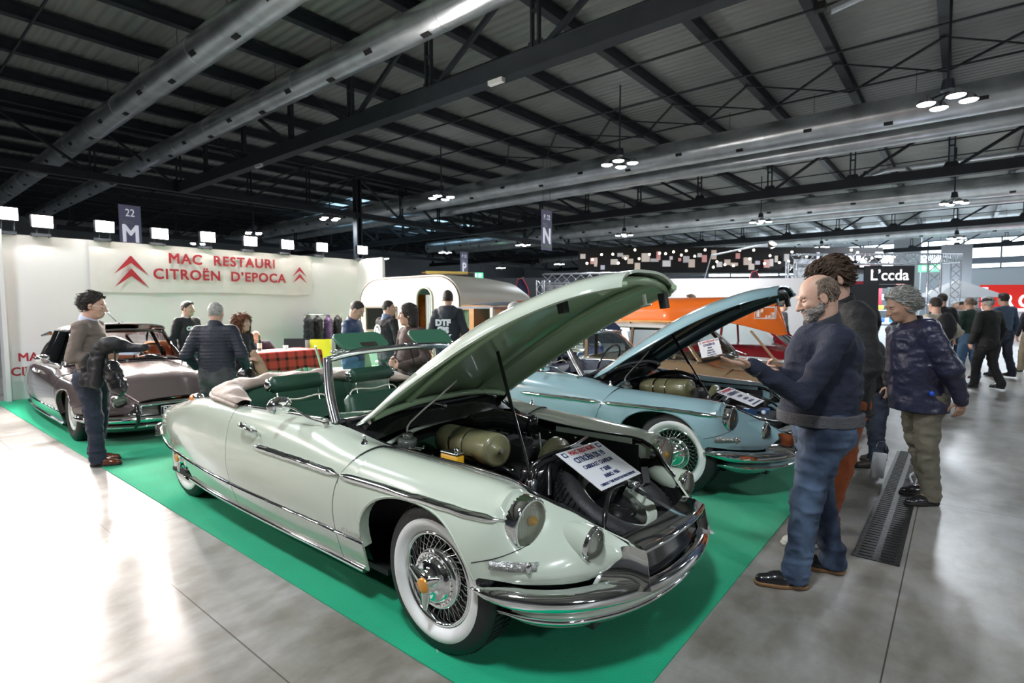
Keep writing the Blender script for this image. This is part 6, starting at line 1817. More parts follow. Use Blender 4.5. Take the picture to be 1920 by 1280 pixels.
# table with tartan cloth ------------------------------------------------
def tartan():
    m = bpy.data.materials.new('red_tartan'); m.use_nodes = True; nt = m.node_tree; b = nt.nodes['Principled BSDF']; N = nt.nodes.new; L = nt.links.new
    tc = N('ShaderNodeTexCoord'); sp = N('ShaderNodeSeparateXYZ'); L(tc.outputs['Object'], sp.inputs[0])
    ad = N('ShaderNodeMath'); ad.operation = 'ADD'; L(sp.outputs['X'], ad.inputs[0]); L(sp.outputs['Y'], ad.inputs[1])
    def band(src, off):
        a = N('ShaderNodeMath'); a.operation = 'ADD'; a.inputs[1].default_value = off+10; L(src, a.inputs[0])
        d = N('ShaderNodeMath'); d.operation = 'MULTIPLY'; d.inputs[1].default_value = 1/.19; L(a.outputs[0], d.inputs[0])
        f = N('ShaderNodeMath'); f.operation = 'FRACT'; L(d.outputs[0], f.inputs[0])
        r = N('ShaderNodeValToRGB'); r.color_ramp.interpolation = 'CONSTANT'; e = r.color_ramp.elements
        e[0].position = 0; e[0].color = (1,1,1,1); e[1].position = .55; e[1].color = (.9,.85,.7,1)
        for p, c in ((.60,(.06,.12,.08,1)),(.70,(.02,.02,.03,1)),(.80,(.06,.12,.08,1)),(.90,(.9,.85,.7,1)),(.93,(1,1,1,1))):
            q = e.new(p); q.color = c
        L(f.outputs[0], r.inputs[0]); return r.outputs[0]
    h, v = band(ad.outputs[0], 0), band(sp.outputs['Z'], .03)
    mx = N('ShaderNodeMix'); mx.data_type = 'RGBA'; mx.inputs[0].default_value = .5; L(h, mx.inputs[6]); L(v, mx.inputs[7])
    m2 = N('ShaderNodeMix'); m2.data_type = 'RGBA'; m2.blend_type = 'MULTIPLY'; m2.inputs[0].default_value = 1; L(mx.outputs[2], m2.inputs[6]); m2.inputs[7].default_value = (.50,.035,.03,1)
    L(m2.outputs[2], b.inputs['Base Color']); b.inputs['Roughness'].default_value = .85
    return m
TART = tartan()
TX, TY, TZ = 5.32, 10.50, .70
t = thing('folding_table', 'folding table under the red tartan cloth near the white wall', 'table', (TX,TY,0))
m = MB(); m.box((0,0,TZ-.02),(1.5,.75,.03)); m.build('tabletop', CREAM, t)
for sx in (-.6,-.2,.3,.65):
    m = MB(); m.cyl((sx,-.3,0),(sx,-.3,TZ-.03),.016); m.build('leg', CHROME2, t)
m = MB(); G = []
per = []
for (x, y) in [(-.80+.1*i,-.42) for i in range(17)] + [(.82,-.42+.1*i) for i in range(9)] + [(.80-.1*i,.40) for i in range(17)] + [(-.82,.40-.1*i) for i in range(9)]: per.append((x,y))
for i, (x, y) in enumerate(per):
    o = .014*math.sin(i*1.7)
    G.append([(x*.5,y*.5,TZ+.006),(x*.96,y*.96,TZ+.006),(x,y,TZ-.015),(x*(1.02)+o*.5,y*1.02+o*.5,TZ-.16),(x*1.03+o,y*1.04+o,TZ-.36-.02*math.sin(i*.9))])
m.grid(np.array(G), True, closeu=True); cl = m.build('tablecloth', TART); cl.location = (TX,TY,0); tag(cl, 'red and green tartan cloth draped over the folding table', 'tablecloth')
m = MB(); m.box((0,0,TZ+.004),(1.2,.58,.012)); o = m.build('table_runner', mat('white_floral_cloth',(.80,.72,.68),.8,var=(14,.2))); o.location = (TX,TY,0); tag(o, 'whitish flowered cloth spread on top of the tartan one', 'tablecloth')
m = MB(); m.lathe([(.04,0),(.042,.01),(.042,.19),(.018,.24),(.015,.31),(.018,.315),(0,.315)],(0,0,0),(0,0,1),18); b_ = m.build('wine_bottle', mat('bottle_glass_dark',(.01,.03,.015),.08,coat=1)); b_.location = (TX-.28,TY-.05,TZ+.012); tag(b_, 'dark wine bottle with pale label on the tartan table', 'bottle')
m = MB(); m.lathe([(.0428,.06),(.0428,.16)],(0,0,0),(0,0,1),18); m.build('bottle_label', CREAM_PIPE, b_)
for i, (dx, dy, lb) in enumerate(((.22,-.1,'white cup on the tartan table in front of the seated man'),(-.48,-.15,'small white cup at the left end of the tartan table'))):
    m = MB(); m.lathe([(0,0),(.035,0),(.045,.03),(.05,.085),(.047,.085),(.04,.02),(0,.01)],(0,0,0),(0,0,1),18); c = m.build('cup', PAPER); c.location = (TX+dx,TY+dy,TZ+.012); tag(c, lb, 'cup')
# chairs -------------------------------------------------------------------
def dchair(pos, rz, seatc, sidec, label, frame_m, group=None):
    t = thing('folding_chair', label, 'chair', (*pos,0), rz, group)
    m = MB(); m.rbox((0,0,.43),(.42,.46,.02),.02); m.build('seat', seatc, t)
    m = MB(); G = [[(-.20-.10*v+.02*math.sin(pi*u), -.23+.46*u, .44+.42*v) for v in np.linspace(0,1,6)] for u in np.linspace(0,1,8)]; m.grid(np.array(G)); m.build('backrest', seatc, t, solid(.012,0))
    if sidec:
        for s in (1,-1):
            m = MB(); m.rbox((-.24,s*.27,.62),(.05,.09,.46),.02); m.build('side_pad', sidec, t)
        m = MB()
        for s in (1,-1): m.rbox((.0,s*.29,.60),(.40,.05,.02),.02)
        m.build('armrest', mat('armrest_wood',(.5,.42,.34),.5), t)
    for s in (1,-1):
        m = MB(); m.cyl((.22,s*.24,0),(-.22,s*.24,.43),.011,n=8); m.build('leg', frame_m, t)
        m = MB(); m.cyl((-.24,s*.24,0),(.22,s*.24,.43),.011,n=8); m.build('leg', frame_m, t)
    return t
PADG = mat('grey_canvas',(.20,.23,.24),.8)
dchair((6.35,10.55), -2.3, mat('lime_canvas',(.62,.68,.02),.7), PADG, 'lime yellow folding chair with grey sides beside the tartan table', CHROME2)
dchair((6.15,11.35), -2.4, mat('black_canvas',(.015,.015,.02),.8), None, 'dark chair with a jacket over its back, right of the seated man', mat('brown_frame',(.3,.15,.06),.5))
MINTC = mat('pale_green_plastic',(.20,.38,.26),.5)
for i, (p, rz, lb) in enumerate((((5.9,8.0),-1.2,'pale green folding chair behind the blue-jacketed man'),((6.35,8.55),-2.6,'pale green folding chair between two standing men'),((6.25,7.5),-1.9,'pale green folding chair behind the man with long dark hair'),((5.55,8.75),-.5,'pale green folding chair left of the blue-jacketed man'))):
    dchair(p, rz, MINTC, None, lb, MINTC)
t = thing('camping_table', 'small pale camping table among the green chairs before the caravan', 'table', (6.45,8.05,0))
m = MB(); m.rbox((0,0,.55),(.6,.6,.03),.04); m.build('tabletop', mat('camp_top',(.6,.6,.52),.5), t)
for a, b in ((-.25,-.25),(.25,-.25),(.25,.25),(-.25,.25)):
    m = MB(); m.cyl((a,b,0),(-a,b,.54),.010,n=6); m.build('leg', CHROME2, t)
m = MB(); m.lathe([(0,0),(.08,0),(.10,.06),(.09,.06),(.07,.01),(0,.01)],(0,0,0),(0,0,1),16); o = m.build('bowl', mat('lime_bowl',(.35,.6,.05),.4)); o.location = (6.3,8.15,.566); tag(o, 'lime green bowl on the camping table', 'bowl')
# coat rack ------------------------------------------------------------------
t = thing('coat_rack', 'chrome clothes rail standing before the right end of the white wall', 'coat rack', (7.15,11.65,0), -.35)
m = MB()
m.cyl((-.42,0,1.38),(.45,0,1.38),.014); m.build('rail', CHROME, t)
for s in (-.42,.45):
    m = MB(); m.cyl((s,0,0),(s,0,1.38),.014); m.cyl((s,-.22,.02),(s,.22,.02),.014); m.build('upright', CHROME, t)
def hung_coat(x, w, l, mt, label, seed, group=None):
    g = SDF((-.3,-.3,-l-.1), (.3,.3,.12), .018)
    g.limb((0,-w,-.07),(0,w,-.07),.045,.045,.04); g.limb((0,0,-.1),(0,0,-l+.1),.10,.13,.06); g.limb((0,w,-.10),(.03,w+.02,-l*.75),.05,.05,.03); g.limb((0,-w,-.10),(.03,-w-.02,-l*.75),.05,.05,.03); g.limb((0,0,-.03),(0,0,.02),.05,.04,.02)
    g.wob(.009, 20, seed); o = g.mesh('coat', mt); o.location = (7.15+x*math.cos(-.35), 11.65+x*math.sin(-.35), 1.33); o.rotation_euler = (0,0,-.35+.25*math.sin(seed)); tag(o, label, 'coat')
    h = MB(); h.tube([(0,-.0,.04),(0,.02,.07),(0,0,.09)], .004, 5); h.build('hanger_hook', CHROME, o); return o
hung_coat(-.33,.16,.95,fabric('coat_black',(.012,.013,.018)),'long black coat at the left end of the clothes rail',1)
hung_coat(-.12,.15,.90,fabric('coat_charcoal',(.016,.015,.017)),'charcoal coat with fur-tipped hood on the clothes rail, beside the long black one',2)
hung_coat(.12,.15,.80,puffer('puffer_purple',(.12,.065,.16)),'purple quilted jacket on the clothes rail',3)
hung_coat(.34,.14,.85,fabric('coat_black2',(.013,.010,.012)),'black coat at the right end of the clothes rail, past the purple jacket',4)
# ================================================================== things beyond
BLK = mat('booth_black', (.012,.013,.016), .6)
WHT = mat('booth_white', (.72,.74,.78), .6)
ALU = mat('aluminium_truss', (.70,.74,.80), .25, .9)
def flat_booth(label, cat, a, b, z0, z1, mt, th=.1, name='booth_wall'):
    a = Vector((*a,0)); b = Vector((*b,0)); m = MB(); m.bar(a+Vector((0,0,(z0+z1)/2)), b+Vector((0,0,(z0+z1)/2)), th, z1-z0); o = m.build(name, mt); tag(o, label, cat); return o
flat_booth('large white stand wall behind the orange canoe', 'booth wall', (12.35,6.4),(15.2,3.05), 0, 2.22, WHT)
flat_booth('tall black stand wall behind the bearded man', 'booth wall', (15.9,3.25),(17.6,1.75), 0, 2.1, BLK)
flat_booth('long dark grey partition behind the raised bonnets', 'booth wall', (17.0,15.5),(24.8,5.5), 0, 2.75, mat('booth_dark_grey',(.05,.055,.065),.7))
flat_booth('grey partition behind the caravan roof', 'booth wall', (16.5,23.0),(17.0,16.0), 0, 3.0, mat('booth_mid_grey',(.16,.17,.19),.7))
def lattice(P, Q, w, par, nm='truss_segment', mt=None):
    P = Vector(P); Q = Vector(Q); d = (Q-P); L = d.length; d.normalize()
    u = Vector((0,0,1)) if abs(d.z) < .9 else Vector((1,0,0)); s = d.cross(u).normalized(); u2 = s.cross(d).normalized()
    m = MB(); C4 = [(s*a+u2*b)*w/2 for a, b in ((-1,-1),(1,-1),(1,1),(-1,1))]
    for c in C4: m.cyl(P+c, Q+c, w*.085, n=6, caps=False)
    n = max(2, int(L/w)); 
    for i in range(n):
        for k in range(4):
            a = P+d*(L*i/n)+C4[k]; b = P+d*(L*(i+1)/n)+C4[(k+1)%4]; m.cyl(a, b, w*.05, n=5, caps=False)
    return m.build(nm, mt or ALU, par)
t = thing('truss_frame', 'silver lattice frame of the stand behind the mint bonnet', 'truss', (0,0,0))
lattice((14.4,10.5,2.45),(17.1,7.9,2.50),.30,t); lattice((14.4,10.5,0),(14.4,10.5,2.4),.30,t)
m = MB(); m.bar((14.3,10.35,1.55),(14.75,9.95,1.55),.03,1.4); o = m.build('stand_poster', mat('poster_print',(.40,.42,.46),.6,var=(5,.6))); tag(o, 'grey printed poster on the silver frame behind the mint bonnet', 'poster')
t = thing('truss_frame', 'silver lattice frame of the logo stand above the bearded man', 'truss', (0,0,0))
A0, A1, A2 = (19.9,4.35,3.05), (22.9,.72,3.05), (27.0,.2,3.3)
lattice(A0, A1, .32, t); lattice(A1, A2, .32, t); lattice((22.9,.72,0),(22.9,.72,3.0), .34, t); lattice((26.8,.2,0),(26.8,.2,3.2), .30, t); lattice((19.9,4.35,0),(19.9,4.35,3.0), .32, t)
m = MB(); m.bar((19.85,4.30,2.75),(20.35,3.72,2.75),.03,.62); o = m.build('stand_poster', mat('poster_print_pale',(.60,.62,.66),.6,var=(7,.4))); tag(o, 'pale printed panel hung at the left end of the logo stand', 'poster')
t = thing('logo_banner', 'black banner with a white logo hung on the silver frame', 'banner', (21.85,1.87,2.46), math.atan2(-1.25,.97)+pi*0)
m = MB(); m.box((0,0,0),(1.62,.04,.74)); b_ = m.build('banner_board', BLK, t)
LW = emat('logo_white', (.9,.92,.95), .8)
text('logo_text', 'L’ccda', (0,-.03,.05), .50, LW, (pi/2,0,0), b_, .004, bold=.006, width=1.0)
m = MB(); m.box((-.55,-.03,.18),(.05,.01,.06)); m.box((.35,-.03,-.24),(.26,.01,.025)); m.build('logo_red_accent', emat('logo_red',(.8,.05,.04),.7), b_)
m = MB(); m.box((-.15,-.03,-.24),(.70,.01,.02)); m.build('logo_small_line', mat('logo_grey',(.25,.25,.27),.6), b_)
flat_booth('red panel behind the left end of the logo banner', 'panel', (21.5,3.05),(22.3,2.1), 1.55, 2.35, mat('panel_red',(.62,.02,.04),.6), .05, 'booth_wall')
# merchandise stall under the logo
st = thing('merchandise_stall', 'brightly lit stall full of small goods under the logo banner', 'stall', (0,0,0))
m = MB(); m.bar((22.0,3.4,.9),(24.4,.9,.9),.6,.04); m.bar((22.4,3.7,1.35),(24.8,1.2,1.35),.3,.03); m.bar((22.4,3.7,1.75),(24.8,1.2,1.75),.3,.03); m.bar((22.0,3.4,.45),(24.4,.9,.45),.5,.9); m.build('shelving', WHT, st)
random.seed(11)
GC_ = [(.6,.05,.05),(.05,.15,.5),(.75,.75,.78),(.05,.3,.5),(.7,.5,.1),(.1,.1,.12),(.55,.6,.7),(.2,.45,.6),(.5,.1,.3)]
gp = []
for i, c in enumerate(GC_):
    m = MB(); m.rbox((0,0,0),(.14,.14,.16),.02); o = m.build('boxed_item', mat('goods_%d' % i, c, .4, emit=c, es=.15)); o.location = (22.0,3.3,1.0); gp.append(o); o['label'] = 'small coloured boxed item on the lit stall shelves'; o['category'] = 'boxed item'; o['group'] = 'small goods on the lit stall'
for k in range(60):
    o = gp[k] if k < len(gp) else gp[k % len(gp)].copy()
    if k >= len(gp): COL.objects.link(o)
    u = (k % 20)/19; r_ = k//20; o.location = (22.05+2.3*u+.4*(r_ > 0)*.8, 3.4-2.4*u+.3*(r_ > 0)*.8, 1.01 + (0,.44,.84)[r_]); o.rotation_euler = (0,0,random.random()*3); s = .8+random.random()*.7; o.scale = (s,s,1)
light('AREA', 'stall_lamp', (22.4,1.6,2.3), 90, (.75,.88,1.0), 1.2, (23.2,2.3,.8))
# gazebo, red shop front
t = thing('gazebo', 'small white pointed gazebo roof above the walking crowd', 'gazebo', (31.0,.15,0), .4)
m = MB(); m.add([(-1.3,-1.3,1.85),(1.3,-1.3,1.85),(1.3,1.3,1.85),(-1.3,1.3,1.85),(0,0,2.65)], [(0,1,4),(1,2,4),(2,3,4),(3,0,4)], False); m.build('canopy', WHT, t)
for a, b in ((-1.25,-1.25),(1.25,-1.25),(1.25,1.25),(-1.25,1.25)):
    m = MB(); m.cyl((a,b,0),(a,b,1.85),.03); m.build('pole', ALU, t)
REDG = mat('shop_red', (.50,.012,.010), .7, emit=(.80,.035,.025), es=.5)
t = thing('shop_front', 'bright red shop front with white letters at the right edge', 'shop front', (46.4,-1.0,0), math.atan2(-3.2,2.6))
m = MB(); m.box((3.2,0,2.0),(6.6,.1,1.6)); f_ = m.build('red_fascia', REDG, t)
m = MB(); m.box((.15,-.06,1.9),(.4,.02,1.5)); m.build('white_side_panel', emat('shop_white',(.9,.85,.95),.7), t)
text('shop_letters', 'R C', (2.2,-.08,1.72), 1.1, emat('shop_letters',(1,.9,.9),1.6), (pi/2,0,0), f_, .01, bold=.03)
for k in range(5):
    m = MB(); m.rbox((1.2+1.1*k,-.15,1.18),(.8,.1,.22),.05); m.build('lit_panel', emat('shop_white',(.9,.85,.95),.7), t)
m = MB(); m.box((3.2,.1,.6),(6.6,.1,1.2)); m.build('lower_wall', WHT, t)
flat_booth('tall grey pier beside the red shop front', 'wall pier', (44.0,1.0),(45.2,-.35), 0, 5.3, mat('pier_grey',(.62,.68,.76),.8), .3)
m = MB(); m.box((60.5,-6,5.2),(.6,13,.5)); o = m.build('bulkhead', mat('bulkhead_grey',(.25,.30,.38),.8)); tag(o, 'grey bulkhead strip above the red shop front', 'bulkhead')
# feather flags
def flag(pos, h, col, label, edge=(.6,.03,.06), rz=0.0, txt=None):
    t = thing('feather_flag', label, 'flag', (*pos,0), rz)
    m = MB(); m.tube([(0,0,0),(0,0,h*.8),(.12,0,h*.97),(.34,0,h)], .02, 6); m.build('pole', ALU, t)
    m = MB(); G = []
    for u in np.linspace(0,1,12):
        z = h*(.35+.63*u); x1 = .52*(1-max(0,u-.72)**1.4*2.6); x0 = .14*max(0,u-.7)/.3
        G.append([(x0+(x1-x0)*v, .02*math.sin(6*u+3*v), z) for v in np.linspace(0,1,5)])
    m.grid(np.array(G)); m.build('flag_cloth', mat(label[:12], col, .7), t, solid(.006))
    m = MB(); m.tube([tuple(g[0]) for g in G]+[tuple(g[-1]) for g in G[::-1]], .022, 5); m.build('flag_border', mat('flag_edge%g'%edge[0], edge, .6), t)
    if txt: text('flag_text', txt, (.27,-.03,h*.62), .30, PAPER, (pi/2,-pi/2,0), t, .003)
flag((15.5,12.6), 2.62, (.02,.02,.06), 'dark feather flag with red edge behind the caravan end', rz=-.8, txt='NIVA')
flag((15.8,6.3), 2.10, (.02,.02,.025), 'black feather flag between the two raised bonnets', (.1,.1,.1), rz=-.8)
flag((19.4,5.6), 2.75, (.03,.02,.03), 'feather flag with red edge above the pale blue bonnet', rz=-.8)
flag((17.9,8.6), 2.15, (.05,.04,.06), 'feather flag with red edge right of the mint bonnet', rz=-.8)
# far stalls of the gallery with their small lamps
random.seed(21)
gal = thing('gallery_stalls', 'distant dim row of stalls full of small lights above the bonnets', 'stall row', (0,0,0))
P0, P1 = Vector((24.8,15.4,0)), Vector((36.5,2.6,0)); dd = (P1-P0)
m = MB(); m.bar(P0+Vector((1,1,4.1)), P1+Vector((1,1,4.1)), .2, 1.4); m.build('back_panel', BLK, gal)
m = MB(); m.bar(P0+Vector((0,0,3.35)), P1+Vector((0,0,3.35)), 1.2, .15); m.build('gallery_floor', BLK, gal)
cols = [(.5,.36,.26),(.42,.30,.24),(.5,.5,.55),(.45,.04,.05),(.25,.25,.3),(.5,.42,.36),(.3,.3,.5)]
for k in range(46):
    u = k/46+random.random()*.012; c = random.choice(cols); p = P0+dd*u
    m = MB(); m.bar(p+Vector((.8,.8,0)), p+Vector((.8,.8,0))+dd.normalized()*random.uniform(.15,.45), .06, random.uniform(.15,.5)); o = m.build('display_panel', emat('panel_glow_%d' % cols.index(c), c, .55), gal); o.location.z = 3.65+random.random()*.75
sl = None
for k in range(42):
    if sl is None:
        m = MB(); m.ball((0,0,0), .06, 8, 6); sl = m.build('stall_lamp', emat('stall_lamp_glow',(1,.85,.62),9)); o = sl; o['label'] = 'tiny glowing lamp of the distant stalls above the bonnets'; o['category'] = 'lamp'; o['group'] = 'tiny lamps of the distant stalls'
    else: o = sl.copy(); COL.objects.link(o)
    p = P0+dd*((k+random.random()*.8)/42); o.location = (p.x, p.y, 3.6+random.random()*.95)
m = MB(); m.bar((35.6,8.9,4.1),(37.3,7.2,4.1),.08,.75); o = m.build('red_sign', emat('sign_red_glow',(.75,.02,.03),.8)); tag(o, 'distant red illuminated sign left of the curly-haired visitor', 'sign')
text('sign_script', 'Coca', (.0,0,0), .7, LW, (pi/2,0,0), None, .004, shear=.4); q_ = bpy.data.objects['sign_script']; q_.parent = o; q_.location = (36.38,8.0,4.05); q_.rotation_euler = (pi/2,0,-pi/4)
# red and dark parked cars behind the tan one (roof, glass and body seen under the canoe)
def plain_car(pos, rz, paint, label, s=1.0):
    t = thing('parked_car', label, 'car', (*pos,0), rz)
    xs = np.linspace(-2.1, 2.1, 30); G = []
    for x in xs:
        u = x/2.1; hb = .80-.16*abs(u)**3-.10*max(0,u); w = .82-.14*abs(u)**3
        G.append([(x*s, y*s, z*s) for y, z in [(-w*.94,.24),(-w,.40),(-w,.60),(-w*.95,hb-.06),(-w*.7,hb+.02),(0,hb+.05),(w*.7,hb+.02),(w*.95,hb-.06),(w,.60),(w,.40),(w*.94,.24)]])
    m = MB(); m.grid(np.array(G)); m.add([tuple(p) for p in G[0]], [tuple(range(11))]); m.add([tuple(p) for p in G[-1]], [tuple(range(11))[::-1]]); m.build('body', paint, t)
    R = []
    for x, z, w in ((.75,.80,.70),(.25,1.20,.56),(-.1,1.30,.54),(-.7,1.30,.54),(-1.15,1.18,.54),(-1.7,.80,.66)):
        R.append([(x, -w, z-.03),(x, -w*.9, z),(x, 0, z+.03),(x, w*.9, z),(x, w, z-.03)])
    m = MB(); m.grid(loft(R[1:5], 14, 9)); m.build('roof', paint, t, solid(.02))
    m = MB(); m.grid(np.array([R[0], R[1]])); m.build('windscreen', GLASS, t); m = MB(); m.grid(np.array([R[4], R[5]])); m.build('rear_window', GLASS, t)
    for sg in (1,-1):
        m = MB(); m.grid(np.array([[(x, sg*.72, .78),(x*.86-.05, sg*.56, zz)] for x, zz in ((.70,.80),(.28,1.17),(-.2,1.26),(-.75,1.26),(-1.2,1.15),(-1.65,.80))])); m.build('side_window', GLASS, t)
        m = MB(); m.bar((.70,sg*.70,.80),(.24,sg*.56,1.20),.03,.04); m.bar((-.45,sg*.72,.78),(-.45,sg*.56,1.28),.03,.05); m.bar((-1.65,sg*.66,.80),(-1.1,sg*.55,1.18),.05,.06); m.build('pillar', paint, t)
        for x in (1.3,-1.3):
            m = MB(); m.lathe([(0,.02),(.18,.03),(.2,.0),(.30,.01),(.32,-.05),(.32,-.15),(.2,-.16)], (x, sg*.78, .32), (0,sg,0), 24); m.build('wheel', RUBBER, t)
        m = MB(); m.lathe([(.09,-.02),(.09,.02),(.05,.04),(0,.045)], (2.02, sg*.58, .62), (1,0,0), 16); m.build('headlight', CHROME, t)
    m = MB(); m.rbox((2.1,0,.40),(.10,1.5,.12),.04); m.build('bumper', CHROME, t)
    return t
plain_car((10.9,3.0), -1.5, mat('deep_red_paint',(.35,.01,.02),.2,coat=1), 'deep red car parked behind the tan estate, under the canoe bow')
plain_car((10.6,8.6), -1.5, mat('purple_blue_paint',(.05,.06,.22),.2,coat=1), 'dark blue car glimpsed through the windows of the tan estate')
# floor drain
t = thing('floor_drain', 'black slotted drain grating let into the floor at the visitors feet', 'drain', (3.86,.235,0))
m = MB(); m.box((1.55,.11,.003),(3.1,.24,.006)); m.build('drain_frame', mat('cast_iron',(.035,.034,.033),.45,.5,bump=(50,.3)), t)
m = MB()
for k in range(62):
    for y in (.055,.165): m.box((.05+.05*k, y, .0075),(.030,.075,.004))
m.build('drain_slots', BLACKM, t)
# loose cable between carpet and cars, small flecks
m = MB(); m.tube(curve([(.32*0+6.2,.25,.012),(6.0,.30,.012),(5.75,.27,.012)], 8), .01, 6); m.build('crumpled_paper', PAPER); tag(bpy.data.objects['crumpled_paper'], 'scrap of white paper on the floor beside the drain', 'paper')

# added lamp with arm and shade, put in to brighten the white stand wall
t = thing('added_stand_lamp', 'small added lamp on an arm, brightening the white wall behind the canoe', 'lamp', (13.5,4.6,0))
m = MB(); m.tube([(.3,.45,2.15),(.1,.2,2.78),(-1.25,-1.5,2.84)], .02, 6); m.build('added_lamp_arm', ALU, t)
m = MB(); m.lathe([(.05,.10),(.10,0),(.09,-.01)], (-1.3,-1.55,2.82), (.5,.6,-.8), 12); m.build('lamp_shade', BLACKM, t)
light('SPOT', 'added_wall_light', (12.2,3.0,2.75), 420, (1.0,.98,.95), .08, (13.9,4.6,1.2), 2.6, .6)
# ================================================================== people of the picture
HD = hairmat('hair_dark', (.018,.013,.010)); HB = hairmat('hair_brown', (.06,.032,.018)); HG = hairmat('hair_grey', (.36,.36,.33)); HW = hairmat('hair_white', (.55,.54,.50)); HT = hairmat('hair_auburn', (.16,.055,.022)); HS = hairmat('hair_greying', (.20,.15,.11))
SC1 = R_LEFT = None
A_L, A_R, A_AW, A_TO = math.radians(129.4), math.radians(-50.6), math.radians(39.4), math.radians(-140.6)   # facing picture-left, right, away, towards
DEN1 = denim('blue_denim', (.008,.016,.040), (.085,.13,.21)); DEN2 = denim('light_denim', (.07,.15,.26), (.13,.24,.38)); DEN3 = denim('grey_denim', (.035,.038,.042), (.085,.09,.095)); DEN4 = denim('dark_denim', (.010,.014,.026), (.03,.04,.065))
BROWNSH = mat('shoe_brown', (.13,.035,.015), .22, coat=.5); DARKSH = mat('shoe_black', (.015,.014,.016), .25, coat=.4); WHSH = mat('shoe_white', (.62,.60,.54), .5); TANS = mat('sole_tan', (.30,.16,.07), .6)
# 1 visitor in the taupe pullover
P, I = person('person in taupe pullover with a black coat over the arm, beside the grey car', (1.515,6.615), A_R+.25, height=1.69, res=.012, head=(.15,.0),
    arms={'R':(V3(-.06,-.23,1.12),V3(.20,-.20,1.12),(1,.1,0),'grip'),'L':(V3(-.14,.27,1.12),V3(.02,.22,.93),(.5,-.2,-.8),'relax')},
    legs={'L':(V3(.01,.09,.50),V3(-.04,.10,.085),.10),'R':(V3(.04,-.10,.50),V3(.06,-.11,.085),-.05)},
    locks=600, comb='back', top='pullover', topmat=fabric('taupe_wool',(.17,.135,.115)), pants=fabric('navy_cotton',(.016,.022,.042)), shoes=BROWNSH, hair='short', hairm=HD, glasses=True, glass_m=PAPER, collar=fabric('pale_blue_shirt',(.55,.60,.75)), beltm=fabric('taupe_rib',(.15,.12,.10)), hem=.93)
COATM = fabric('coat_black_satin',(.005,.0055,.008), .6)
def blob(name, fn, lo, hi, h, m, label, cat, parent=None, wob=(.006,20,1)):
    g = SDF(lo, hi, h); fn(g)
    if wob: g.creases(.008, 13, 3)
    o = g.mesh(name, m, parent)
    if label: tag(o, label, cat)
    return o
def f(g):
    g.limb((1.57,6.12,1.19),(1.80,5.82,1.18),.075,.05,.04,sq=((0,0,1),.8)); g.ell((1.62,6.02,1.22),(.12,.14,.07),.04); g.limb((1.50,6.18,1.12),(1.47,6.22,.84),.035,.035,.06); g.limb((1.54,6.10,1.12),(1.51,6.14,.84),.045,.045,.06); g.limb((1.47,6.28,1.10),(1.44,6.30,.85),.035,.035,.06)
blob('folded_coat', f, (1.3,5.6,.7), (2.0,6.5,1.35), .012, COATM, 'black coat draped over the forearm of the visitor in the taupe pullover', 'coat')
def f(g):
    g.ell((1.60,5.98,.93),(.075,.13,.14),.03); g.ell((1.62,5.92,.83),(.07,.10,.10),.03); g.ell((1.56,5.93,.98),(.03,.07,.06),.02)
bg = blob('shoulder_bag', f, (1.4,5.7,.65), (1.8,6.25,1.2), .010, mat('black_leather',(.012,.012,.014),.22,coat=.4,bump=(18,.5,4)), 'black leather bag hanging below the coat of the visitor in taupe', 'bag')
m = MB(); m.tube(curve([(1.58,6.06,1.02),(1.58,6.04,1.16),(1.60,5.95,1.17),(1.60,5.92,1.00)],12), .008, 6); m.build('bag_strap', BLACKM, bg)
m = MB(); m.rbox((1.70,5.86,1.13),(.14,.10,.02),.01,rz=-.9); o = m.build('papers', mat('pale_blue_paper',(.5,.56,.7),.6)); tag(o, 'pale blue folded papers held under the black coat', 'paper')
for nm_ in ('folded_coat','shoulder_bag','papers'):
    q_ = bpy.data.objects[nm_]; q_.location = (q_.location[0]-.055, q_.location[1]+.065, q_.location[2])
# 2 sweatshirt
person('person in a black sweatshirt with white print, by the wall behind the grey car', (3.53,9.76), -1.35, height=1.65, res=.018, head=(.05,.35), top='sweatshirt', topmat=fabric('black_jersey',(.014,.014,.017)), pants=DEN4, hair='short', hairm=HD, collar=fabric('white_shirt',(.6,.6,.6)), hem=.86)
t = text('shirt_print', 'ONLY', (3.53+.165*math.cos(-1.35), 9.76+.165*math.sin(-1.35), 1.22), .085, PAPER, (pi/2,0,-1.35+pi/2), None, .003, bold=.006); t.parent = None
pp = bpy.data.objects['person.001']; mw = t.matrix_basis.copy(); 
def adopt(o, root):
    bpy.context.view_layer.update(); m_ = o.matrix_world.copy(); o.parent = root; o.matrix_parent_inverse = root.matrix_world.inverted()
adopt(t, pp)
# 3 quilted waistcoat seen from behind
P, I = person('person with cropped grey hair in a quilted navy jacket, seen from behind', (2.555,6.29), A_AW+.12, height=1.60, res=.012, build=1.12, bulk=.012, quilt=78, hair='crop', hairm=HG, topmat=mat('quilted_navy',(.014,.018,.032),.62,bump=(60,.2)), top='quilted_jacket', pants=DEN3, hem=.88,
    arms={'R':(V3(-.06,-.31,1.14),V3(.12,-.29,.98),(1,.3,-.1),'relax'),'L':(V3(-.06,.31,1.14),V3(.12,.28,.98),(1,-.3,-.1),'relax')}, collar=mat('quilted_navy',(.014,.018,.032),.42))
